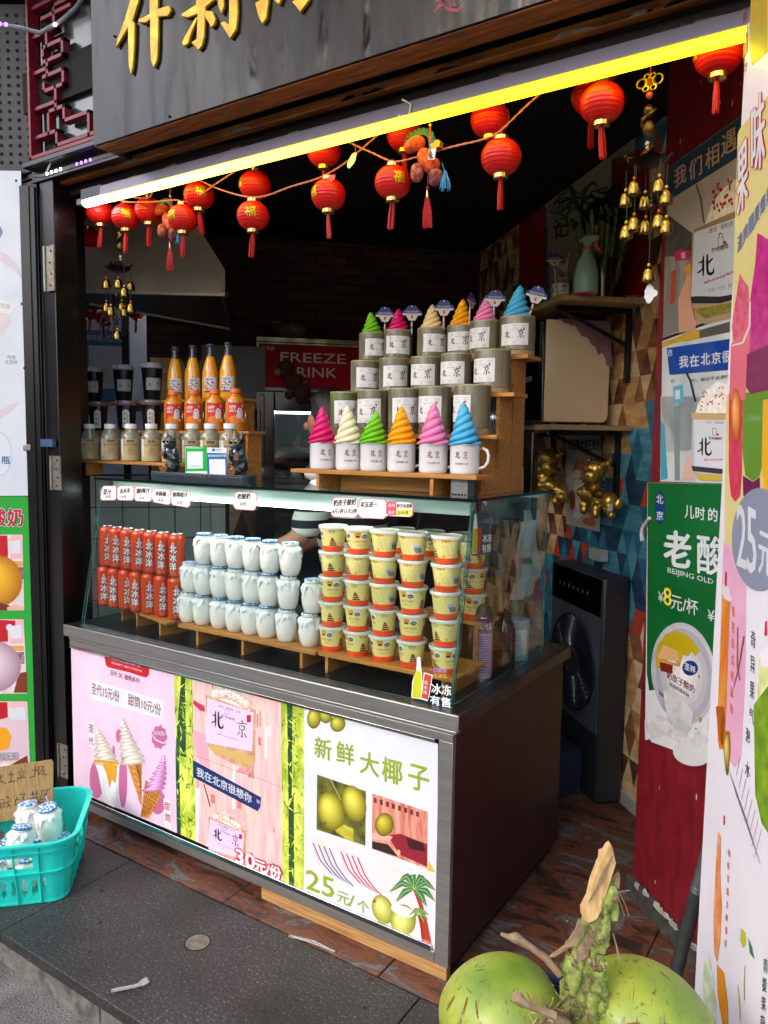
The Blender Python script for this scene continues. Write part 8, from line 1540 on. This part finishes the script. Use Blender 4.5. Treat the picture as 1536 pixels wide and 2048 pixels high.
def hole(side_, f, z):
    if f < 0: return False
    zz = z/CH; n_ = 3 if side_ in (0, 4) else 1
    if .60 < zz < .80:
        if side_ in (0, 4): return .17 < f < .83
        return .34 < f < .70
    if .12 < zz < .42:
        g_ = f*9
        h = g_ % 1.0; 
        if (side_ in (0, 4) and (f < .05 or f > .95)) or (side_ in (2, 6) and (f < .1 or f > .9)): return False
        e = abs(h-.5)/.26
        return e < 1 and (.12+.05*(e**2)) < zz < (.42-.05*(e**2))
    return False
for j in range(NZ):
    z0 = .004+(CH-.004)*j/NZ; z1 = .004+(CH-.004)*(j+1)/NZ
    for i in range(NT):
        _, sd1, f = perim((i+.5)/NT, (z0+z1)/2)
        if hole(sd1, f, (z0+z1)/2): continue
        a, b_ = i/NT, (i+1)/NT
        P = [perim(a, z0)[0], perim(b_, z0)[0], perim(b_, z0, -.0035)[0], perim(a, z0, -.0035)[0], perim(a, z1)[0], perim(b_, z1)[0], perim(b_, z1, -.0035)[0], perim(a, z1, -.0035)[0]]; mb.hexa(P, TEAL)
for zb, zt2, o_ in ((CH-.006, CH+.002, .014), (CH*.86, CH*.875, .009), (CH*.52, CH*.535, .009), (0.002, .008, .003)):
    for i in range(120):
        a, b_ = i/120, (i+1)/120; mb.hexa([perim(a, zb, o_)[0], perim(b_, zb, o_)[0], perim(b_, zb, -.001)[0], perim(a, zb, -.001)[0], perim(a, zt2, o_)[0], perim(b_, zt2, o_)[0], perim(b_, zt2, -.001)[0], perim(a, zt2, -.001)[0]], TEAL)
for f in (.02, .07, .13, .20, .26, .30, .34, .375, .43, .48, .52, .57, .63, .70, .76, .80, .84, .875, .92, .97):
    mb.hexa([perim(f-.0008, .004, .007)[0], perim(f+.0008, .004, .007)[0], perim(f+.0008, .004, 0)[0], perim(f-.0008, .004, 0)[0], perim(f-.0008, CH, .007)[0], perim(f+.0008, CH, .007)[0], perim(f+.0008, CH, 0)[0], perim(f-.0008, CH, 0)[0]], TEAL)
mb.hexa([cc+cu*a+cv*b_+V((0, 0, z)) for z in (.003, .007) for a, b_ in ((.01, .01), (LW-.01, .01), (LW-.01, LD-.01), (.01, LD-.01))], TEAL); mb.build('shell', cr, smooth=30)
# place empties by the pixel column/row of their base centre, on the upper or lower layer
for i, (a, b_, z, ti, lab) in enumerate(((.085, .215, .10, .10, 'empty yogurt jar with a straw, nearest the right end of the teal crate'), (.155, .235, .10, -.12, 'empty yogurt jar behind, under the cardboard note in the crate'), (.17, .09, .085, .25, 'tilted empty yogurt jar at the front side of the crate'))):
    o = dup(jars[i], cc+cu*a+cv*b_+V((0, 0, z)), i*1.7, lab); o['group'] = 'empty yogurt jars in the crate'; o.scale = (1.12, 1.12, 1.12); o.rotation_euler.x = ti
for i in range(8):
    o = dup(jars[i % 3], cc+cu*(.05+.085*(i//2))+cv*(.06+.13*(i % 2)+.02)+V((0, 0, .0075)), i*1.3, 'empty yogurt jar on the crate bottom, %s from the right end in the %s row' % (ORD[i//2], ('street-side', 'wall-side')[i % 2])); o['group'] = 'empty jars on the crate bottom'; o.scale = (.95,)*3
mb = MB(); a = cc+cu*.085+cv*.215+V((0, 0, .225)); mb.tube([a, a+V((-.01, -.01, .035))], .004, mat('straw_white', '#b8bcc0', .3, alpha=.7), 8); tag(mb.build('straw'), 'short white straw sticking out of an empty jar in the crate', 'straw')
cn = PN; cp0 = cc+cu*.13+cv*.27
mb = MB(); D = pxdec(mb, cp0, cn, 0, 1500, .16597, .0008)
Pq = [(-500, 290), (0, 205), (620, 118), (640, 150), (632, 780), (300, 815), (0, 870), (-500, 960)]
CB = mat('cardboard', '#8c6c44', .8, col2='#b0905f', scale=26, stretch=(12, 12, .5), bump=.3, lo=.35, hi=.7)
Wp = [D.fn(x, y, 0) for x, y in Pq]; mb.slab(Wp[::-1], tuple(cn*-.004), CB) if False else mb.slab(Wp, tuple(cn*-.004), CB)
for S_ in ([(130, 250), (135, 330), (128, 385)], [(100, 300), (170, 290)], [(95, 392), (200, 368)], [(262, 215), (266, 245)], [(215, 270), (305, 255)], [(240, 290), (250, 330)], [(285, 275), (278, 320)], [(205, 345), (312, 325)], [(430, 185), (428, 260), (405, 325)], [(385, 245), (470, 235)], [(352, 330), (420, 318)], [(455, 205), (530, 192), (500, 240), (470, 300)], [(500, 240), (535, 250), (500, 290), (585, 292)], [(470, 210), (462, 300)],
           [(-20, 330), (20, 300), (0, 370), (80, 408)], [(0, 600), (50, 590)], [(10, 620), (8, 700), (50, 690), (48, 610)], [(20, 640), (42, 638)], [(20, 665), (42, 662)], [(75, 585), (95, 560), (115, 590)], [(70, 640), (120, 610)], [(90, 640), (130, 690)], [(110, 650), (80, 695)], [(215, 560), (190, 610), (175, 670), (230, 640)], [(180, 600), (245, 590)], [(235, 540), (305, 525), (270, 580), (300, 620), (250, 650)],
           [(400, 490), (385, 540)], [(450, 470), (440, 520)], [(365, 540), (470, 520)], [(340, 590), (475, 565)], [(400, 500), (400, 640)], [(445, 500), (440, 630)], [(490, 495), (600, 470)], [(510, 500), (480, 600), (560, 580)], [(530, 520), (545, 560)], [(560, 490), (555, 600), (595, 590), (590, 560)]):
    D.line(S_, 7, INK, 1)
D.line([(195, 805), (250, 790), (290, 720), (340, 700), (370, 650), (420, 640), (510, 640), (530, 560), (590, 470), (625, 440)], 5, mat('stain_brown', '#5c4020', .8), .6)
tag(mb.build('cardboard_note'), 'torn cardboard note with handwritten words propped in the teal crate', 'note')
# ---------------------------------------------------------------- coconuts in front
COC = None
def _coco(t, b, N, L):
    tc = N('ShaderNodeTexCoord'); n = N('ShaderNodeTexNoise'); n.inputs['Scale'].default_value = 7; n.inputs['Detail'].default_value = 4
    r = N('ShaderNodeValToRGB'); e = r.color_ramp.elements; e[0].position = .35; e[0].color = (.12, .21, .02, 1); e[1].position = .7; e[1].color = (.42, .40, .06, 1); x = e.new(.52); x.color = (.24, .32, .03, 1)
    mp = N('ShaderNodeMapping'); mp.inputs['Scale'].default_value = (1, 2.2, 6); n2 = N('ShaderNodeTexNoise'); n2.inputs['Scale'].default_value = 9; n2.inputs['Detail'].default_value = 7; n2.inputs['Distortion'].default_value = 2.2
    r2 = N('ShaderNodeValToRGB'); r2.color_ramp.elements[0].position = .60; r2.color_ramp.elements[0].color = (0, 0, 0, 1); r2.color_ramp.elements[1].position = .66; r2.color_ramp.elements[1].color = (1, 1, 1, 1)
    mx = N('ShaderNodeMix'); mx.data_type = 'RGBA'; mx.inputs['B'].default_value = (.16, .11, .035, 1)
    L(tc.outputs['Object'], n.inputs['Vector']); L(tc.outputs['Object'], mp.inputs[0]); L(mp.outputs[0], n2.inputs['Vector']); L(n.outputs[0], r.inputs[0]); L(n2.outputs[0], r2.inputs[0]); L(r2.outputs[0], mx.inputs[0]); L(r.outputs[0], mx.inputs['A']); L(mx.outputs['Result'], b.inputs['Base Color'])
    b.inputs['Roughness'].default_value = .46; b.inputs['Coat Weight'].default_value = .12; b.inputs['Coat Roughness'].default_value = .2
    bp = N('ShaderNodeBump'); bp.inputs['Strength'].default_value = .15; bp.inputs['Distance'].default_value = .003; L(n2.outputs[0], bp.inputs['Height']); L(bp.outputs[0], b.inputs['Normal'])
COC = node_mat('coconut_skin', _coco)
def coconut(px, py, d, r_, sc_, lab, rz, tri=.05):
    mb = MB(); mb.ball((0, 0, 0), r_, COC, 64, sc_, fn=lambda q_: 1+tri*math.cos(3*math.atan2(q_.y, q_.x))*(1-abs(q_.z))+.01*math.sin(9*q_.x)); o = mb.build('coconut', origin=False, smooth=80); o.location = atd(px, py, d); o.rotation_euler = rz; return tag(o, lab, 'coconut', 'green coconuts in front of the stall')
def scars(parent, r_, seed, face):
    q_ = random.Random(seed); Mi = parent.matrix_basis.inverted() if False else None
    from mathutils import Euler
    E_ = Euler(parent.rotation_euler).to_matrix().inverted()
    for i in range(15):
        mb = MB()
        d = (V((face[0]+q_.gauss(0, .5), face[1]+q_.gauss(0, .35), face[2]+q_.gauss(0, .45)))).normalized(); d = E_ @ d; t1 = d.cross(V((.3, .2, .9))).normalized(); t2 = d.cross(t1); a = q_.uniform(0, 6.28); u_ = t1*math.cos(a)+t2*math.sin(a); v_ = d.cross(u_); L_ = q_.uniform(.003, .012) if i % 6 else .014; W_ = q_.uniform(.0004, .0011) if i % 6 else q_.uniform(.001, .002)
        P = []
        for k in range(10):
            b = k*math.pi/5; w2 = (d+u_*(L_/r_*math.cos(b)*(1+.1*q_.random()))+v_*(W_/r_*math.sin(b)*(1+.5*q_.random()))).normalized(); rr_ = min(((parent.data.vertices[j].co) for j in range(0, len(parent.data.vertices))), key=lambda c_: -c_.normalized().dot(w2)).length; P.append(w2*(rr_+.0008))
        mb.add([sum(P, V((0, 0, 0)))/10]+P, [(0, 1+k, 1+(k+1) % 10) for k in range(10)], SCAR[i % 3])
        o = mb.build('scar', None, origin=False); o.parent = parent
SCAR = [mat('scar_brown', '#6a5020', .8, var=.3, scale=80), mat('scar_dark', '#4a4418', .8), mat('scar_tan', '#8a7038', .8, var=.3, scale=80)]
coconut(1003, 2040, 1.36, .107, (1, 1, 1.08), 'green coconut left of the cut stalk', (.3, 1.2, .2), .03); coconut(1283, 2062, 1.36, .118, (1, 1, 1.12), 'green coconut right of the cut stalk', (.2, 1.9, .6), .03)
CQ = [o for o in bpy.data.objects if o.name.startswith('coconut') and o.type == 'MESH']; scars(CQ[0], .107, 4, (-.1, -.8, .75)); scars(CQ[1], .118, 8, (.2, -.7, .8))
st_ = thing('coconut_stalk', 'cut knobbly green fruit stalk standing up between the coconuts', 'stalk', tuple(atd(1160, 2060, 1.33))); DS = 1.33
AT = lambda x, y, d=0: atd(1100+x*.17969, 1680+y*.17969, DS+d)
GST = mat('stalk_green', '#566420', .6, col2='#98a850', scale=40, bump=.8); TANW = mat('cut_wood', '#a8824c', .75, col2='#d8b880', scale=50, stretch=(1, 1, .25), bump=.5); HSK = mat('husk_brown', '#4c3c28', .85, col2='#8a7454', scale=60, bump=.6); DRY = mat('dry_tan', '#8a7458', .8, var=.3, scale=40, bump=.4)
skinmesh('stem', [(*AT(380, 2150), .028), (*AT(350, 1800), .026), (*AT(360, 1500), .027), (*AT(390, 1280), .022), (*AT(460, 1000), .026), (*AT(560, 780), .024), (*AT(640, 560), .016), (*AT(690, 420), .008)], [(i, i+1) for i in range(7)], GST, st_)
mb = MB(); f0 = [AT(x, y, -.028) for x, y in ((370, 800), (375, 880), (430, 925), (520, 880), (580, 760), (640, 560), (735, 260), (690, 68), (655, 95), (560, 280), (480, 480), (440, 660))]
mb.slab(f0, tuple(fw*.022), TANW); mb.slab([AT(x, y, -.012) for x, y in ((700, 480), (780, 380), (770, 560), (720, 500))], tuple(fw*.012), DRY); mb.slab([AT(x, y, -.02) for x, y in ((540, 290), (560, 130), (600, 120), (635, 170), (600, 250))], tuple(fw*.01), TANW)
for i in range(14): mb.tube([AT(430+i*13, 690-i*20+8*(i % 3), -.031), AT(520+i*13, 520-i*26, -.032), AT(600+i*8, 330-i*12, -.0305)], .0008, DRY, 4)
mb.build('cut_end', st_)
mb = MB(); 
for P_ in ([(460, 1020), (500, 1060), (420, 1280), (370, 1340), (300, 1350), (320, 1200)], [(330, 880), (380, 1020), (280, 1180), (220, 1190), (60, 1300), (0, 1310), (180, 1180), (290, 1000)]): mb.slab([AT(x, y, -.030) for x, y in P_], tuple(fw*.006), DRY)
mb.build('dry_bract', st_)
r = random.Random(21)
KN = [(300, 1350, .016), (230, 1450, .018), (250, 1560, .017), (210, 1640, .018), (500, 1400, .018), (540, 1480, .016), (420, 1600, .016), (520, 1640, .019), (600, 1700, .011), (680, 640, .015), (640, 700, .014), (700, 780, .012), (600, 880, .014), (560, 1120, .015), (600, 1060, .012), (480, 1180, .014), (380, 1450, .014), (340, 1750, .018), (460, 1780, .018), (560, 1820, .016), (250, 1780, .014), (450, 1950, .018), (680, 590, .012)]
for i, (x, y, rr_) in enumerate(KN):
    c = AT(x, y, -.012-.012*r.random()); ph = r.uniform(0, 6); mb = MB(); mb.tube([c+V((r.uniform(-.008, .008), .006, rr_*1.3)), c, c+V((r.uniform(-.010, .010), -.008, -rr_*1.1))], [rr_*.5, rr_*.92, rr_*.35], GST, 9); mb.ball(c, rr_*.85, GST, 14, (1, 1, 1.1), fn=lambda d, ph=ph: 1+.3*math.sin(5*d.x+ph)*math.sin(6*d.z+ph)+.1*math.sin(15*d.y)); 
    e = c+V((r.uniform(-.006, .006), -.01, r.uniform(-.004, .01))); mb.ball(e+V((r.uniform(-.008, .008), 0, r.uniform(-.01, .008))), rr_*r.uniform(.2, .42), HSK, 8, fn=lambda d, ph=ph: 1+.35*math.sin(9*d.x+ph)*math.sin(8*d.z)); mb.build('knob', st_)
mb = MB()
for i in range(220):
    x = r.gauss(440, 130); y = r.choice([r.uniform(900, 1400), r.uniform(1500, 2000)]); p = AT(x, y, -.04+.02*r.random()); d = V((r.uniform(-1, 1), r.uniform(-.6, .2), r.uniform(-1, 1))).normalized(); L_ = r.uniform(.006, .018); e = d.cross(V((0, 1, 0))).normalized()*r.uniform(.001, .0035)
    mb.add([p-e, p+d*L_*.5+e*.4, p+d*L_, p+e], [(0, 1, 2, 3)], HSK if i % 2 else DRY)
mb.build('husk_scales', st_)
def twig(P_, rads, m=DRY):
    mb = MB(); mb.tube(P_, rads, m, 7); return mb.build('twig', st_)
twig([atd(x, y, 1.30) for x, y in ((1002, 1868), (1015, 1873), (1028, 1874), (1060, 1893), (1090, 1915), (1120, 1950))], [.003, .0045, .009, .0055, .006, .006]); twig([atd(x, y, 1.24) for x, y in ((1026, 1994), (1036, 1995), (1055, 2010), (1080, 2020), (1110, 2032))], [.008, .010, .006, .006, .007])
twig([AT(x, y, -.02) for x, y in ((700, 1040), (740, 1180), (765, 1320))], [.0012, .0016, .003]); twig([AT(x, y, -.01) for x, y in ((720, 550), (780, 600), (850, 750), (875, 850))], [.0015, .001, .001, .0008]); twig([AT(x, y, -.01) for x, y in ((750, 620), (800, 760), (830, 840))], [.0015, .001, .001]); twig([AT(x, y, -.01) for x, y in ((740, 600), (800, 570), (890, 560))], [.001, .001, .0008])
mb = MB(); 
for i in range(60):
    p = atd(1085+r.uniform(-35, 60), 2030+r.uniform(-14, 40), 1.26+r.uniform(0, .05)); q_ = p+V((r.uniform(-.02, .02), r.uniform(-.01, .01), r.uniform(-.004, .03))); mb.tube([p, p.lerp(q_, .5)+V((.002, 0, .002)), q_], .0011, r.choice([DRY, TANW, HSK]), 4)
mb.ball(atd(1100, 2050, 1.29), .032, HSK, 16, (1.3, 1, .8), fn=lambda d: 1+.2*math.sin(11*d.x)*math.sin(9*d.z+d.y)); mb.build('husk_fibres', st_)
mb = MB(); mb.tube([atd(1085, 1952, 1.42), atd(1112, 1960, 1.42), atd(1135, 1966, 1.42)], .008, mat('blue_plastic', '#10265c', .4), 8); mb.tube([atd(1095, 1975, 1.42), atd(1118, 1982, 1.42), atd(1135, 1990, 1.42)], .008, MATS['blue_plastic'], 8); tag(mb.build('blue_strap'), 'navy plastic strap visible between the two coconuts', 'strap')
c = atd(1150, 2100, 1.36); mb = MB(); mb.box((c.x-.24, c.y-.17, .33), (c.x+.24, c.y+.17, .36), PLY)
for sx in (-1, 1):
    for sy in (-1, 1): mb.box((c.x+sx*.2-.02, c.y+sy*.13-.02, 0.0), (c.x+sx*.2+.02, c.y+sy*.13+.02, .33), PLY)
stl = tag(mb.build('stool'), 'low wooden stool under the coconuts', 'stool')
# ---------------------------------------------------------------- small things on the ground
c = onZ(395, 1885, .0); mb = MB(); mb.lathe([(.036, 0), (.036, .0012), (.030, .0022), (.001, .0024)], mat('stud_stone', '#6c685c', .45, metal=.3, var=.4, scale=40), 32, tuple(c)); mb.lathe([(.037, 0), (.040, .0008)], GAP, 32, tuple(c)); tag(mb.build('pavement_light'), 'round worn metal disc set flush in the granite paving', 'disc')
CLP = mat('clear_plastic', '#a8aca8', .1, alpha=.45, coat=1, spec=1); mb = MB(); D = Dec(mb, lambda x, y, l: onZ(220+(x-600)*.3646, 1955+(y-1300)*.3646, .003+l*.001), -1)
Fz = lambda x, y: onZ(x*.3646, 1480+y*.3646, .004)
mb.slab([Fz(x, y) for x, y in ((608, 1372), (640, 1362), (700, 1352), (752, 1340), (775, 1318), (805, 1302), (820, 1330), (800, 1345), (770, 1352), (700, 1368), (612, 1386))][::-1], (0, 0, .0025), CLP)
for k_ in range(3): mb.tube([Fz(772+k_*6, 1322+k_*9), Fz(800+k_*7, 1305+k_*10)], .0006, mat('fork_edge', '#b0b4b0', .2), 4)
mb.tube([Fz(610, 1384), Fz(700, 1366), Fz(765, 1352)], .0006, MATS['fork_edge'], 4); mb.tube([Fz(612, 1372), Fz(700, 1352), Fz(752, 1340)], .0006, MATS['fork_edge'], 4); tag(mb.build('plastic_fork'), 'clear plastic fork lying on the granite paving', 'fork')
mb = MB(); p0, p1 = onZ(578, 1872, .004), onZ(670, 1905, .004); mb.tube([p0, p0.lerp(p1, .5)+V((0, .01, .002)), p1], .005, CLP, 8); mb.tube([p0+V((0, 0, .004)), p1+V((0, 0, .004))], .0009, MATS['fork_edge'], 4); tag(mb.build('clear_straw'), 'flattened clear straw lying at the edge of the slate tiles', 'straw')
mb = MB()
for i in range(6): p = onZ(190+i*6, 1640-i*2, .003); mb.tube([p, p+V((r.uniform(-.03, .03), r.uniform(-.02, .02), .004))], .0012, mat('grass_bit', '#8a8a4c', .7), 4)
tag(mb.build('straw_bits'), 'few dry grass stems on the ground by the crate', 'debris')
# ---------------------------------------------------------------- the lane behind the viewer: facades, roofs and trees that shade and mirror in the stall
GBR = mat('grey_brick', '#4c4a46', .85, col2='#5f5c56', scale=8, bump=.3); TIL = mat('roof_tile', '#26282a', .8, var=.4, scale=20, bump=.5)
for i, (x0, x1, h, lab) in enumerate(((-44, -6.4, 8.4, 'unseen tall grey brick house to the left, added to darken glass reflections'), (-6.2, 4.2, 3.1, 'grey brick house across the lane straight behind the viewer'), (4.3, 14, 2.8, 'grey brick house across the lane to the right'))):  # tall left house is added out of view to darken reflections in the case
    o = thing('lane_house', lab, 'house', ((x0+x1)/2, -15, -.125)); mb = MB(); mb.box((x0, -19, -.12), (x1, -15, h), GBR); mb.build('wall', o)
    mb = MB(); mb.hexa([(x0-.2, -19.2, h), (x1+.2, -19.2, h), (x1+.2, -14.6, h), (x0-.2, -14.6, h), (x0-.2, -17.3, h+1.3), (x1+.2, -17.3, h+1.3), (x1+.2, -17.0, h+1.3), (x0-.2, -17.0, h+1.3)], TIL); mb.build('roof', o)
    for k_ in range(3): xx = x0+(x1-x0)*(k_+.5)/3; mb = MB(); mb.box((xx-.6, -15.01, .9), (xx+.6, -14.97, 2.4), BLKW); mb.box((xx-.52, -14.965, .98), (xx+.52, -14.96, 2.32), mat('window_dark', '#1c2226', .1, coat=1)); mb.build('window', o)
LEAFM = [mat('leaf_a', '#24401a', .6), mat('leaf_b', '#3c5c24', .6), mat('leaf_c', '#16300f', .6)]
for i, (x, y, h, cr_) in enumerate(((-5.2, -4.4, 9.4, 2.6), (-1.6, -4.6, 9.2, 2.3), (4.4, -5.9, 5.0, 1.4))):
    o = thing('lane_tree', 'leafy street tree across the lane, %s from the left' % ORD[i], 'tree', (x, y, -.125), 'trees along the lane'); mb = MB(); mb.tube([(x, y, -.12), (x+.1, y, h*.35), (x-.1, y+.1, h*.6), (x, y, h*.9)], [.2, .16, .11, .04], BLKW, 10)
    for k_ in range(7): a = k_*.9; mb.tube([(x, y, h*.45+.2*k_), (x+1.2*math.cos(a), y+1.2*math.sin(a), h*.6+.25*k_)], [.06, .02], BLKW, 6)
    mb.build('trunk', o); mb = MB(); r = random.Random(i)
    cl = [(V((r.uniform(-1, 1), r.uniform(-1, 1), r.uniform(-.8, .8)))*cr_*.75, r.uniform(.4, .8)) for _ in range(26)]
    for k_ in range(2200):
        c0, s0_ = r.choice(cl); d = V((r.gauss(0, 1), r.gauss(0, 1), r.gauss(0, 1))).normalized()*s0_; p = V((x, y, h*.75))+c0+d; a = V((r.uniform(-1, 1), r.uniform(-1, 1), r.uniform(-1, 1))).normalized()*.18; b_ = a.cross(V((r.uniform(-1, 1), r.uniform(-1, 1), r.uniform(-1, 1))).normalized())*.6
        mb.add([p-a, p+b_, p+a, p-b_], [(0, 1, 2, 3)], LEAFM[k_ % 3])
    mb.build('crown', o)
for x0, x1, lab in ((-12, -3.7, 'grey brick facade next door on the left'), (.62, 9, 'grey brick facade next door on the right')):
    mb = MB(); mb.box((x0, 1.9, -.12), (x1, 2.3, 4.2), GBR); tag(mb.build('next_facade'), lab, 'wall')
mb = MB(); mb.slab([(-4.0, 1.9, 2.92), (.62, 1.9, 2.92), (.62, 5.6, 2.92), (-2.2, 4.9, 2.92), (-4.0, 3.1, 2.92)], (0, 0, 1.28), GBR); mb.hexa([(-3.7, .9, 4.2), (9, .9, 4.2), (9, 6, 4.2), (-3.7, 6, 4.2), (-3.7, 3.2, 5.4), (9, 3.2, 5.4), (9, 3.5, 5.4), (-3.7, 3.5, 5.4)], TIL); tag(mb.build('upper_storey'), 'grey upper wall and tiled roof over the stall', 'building')
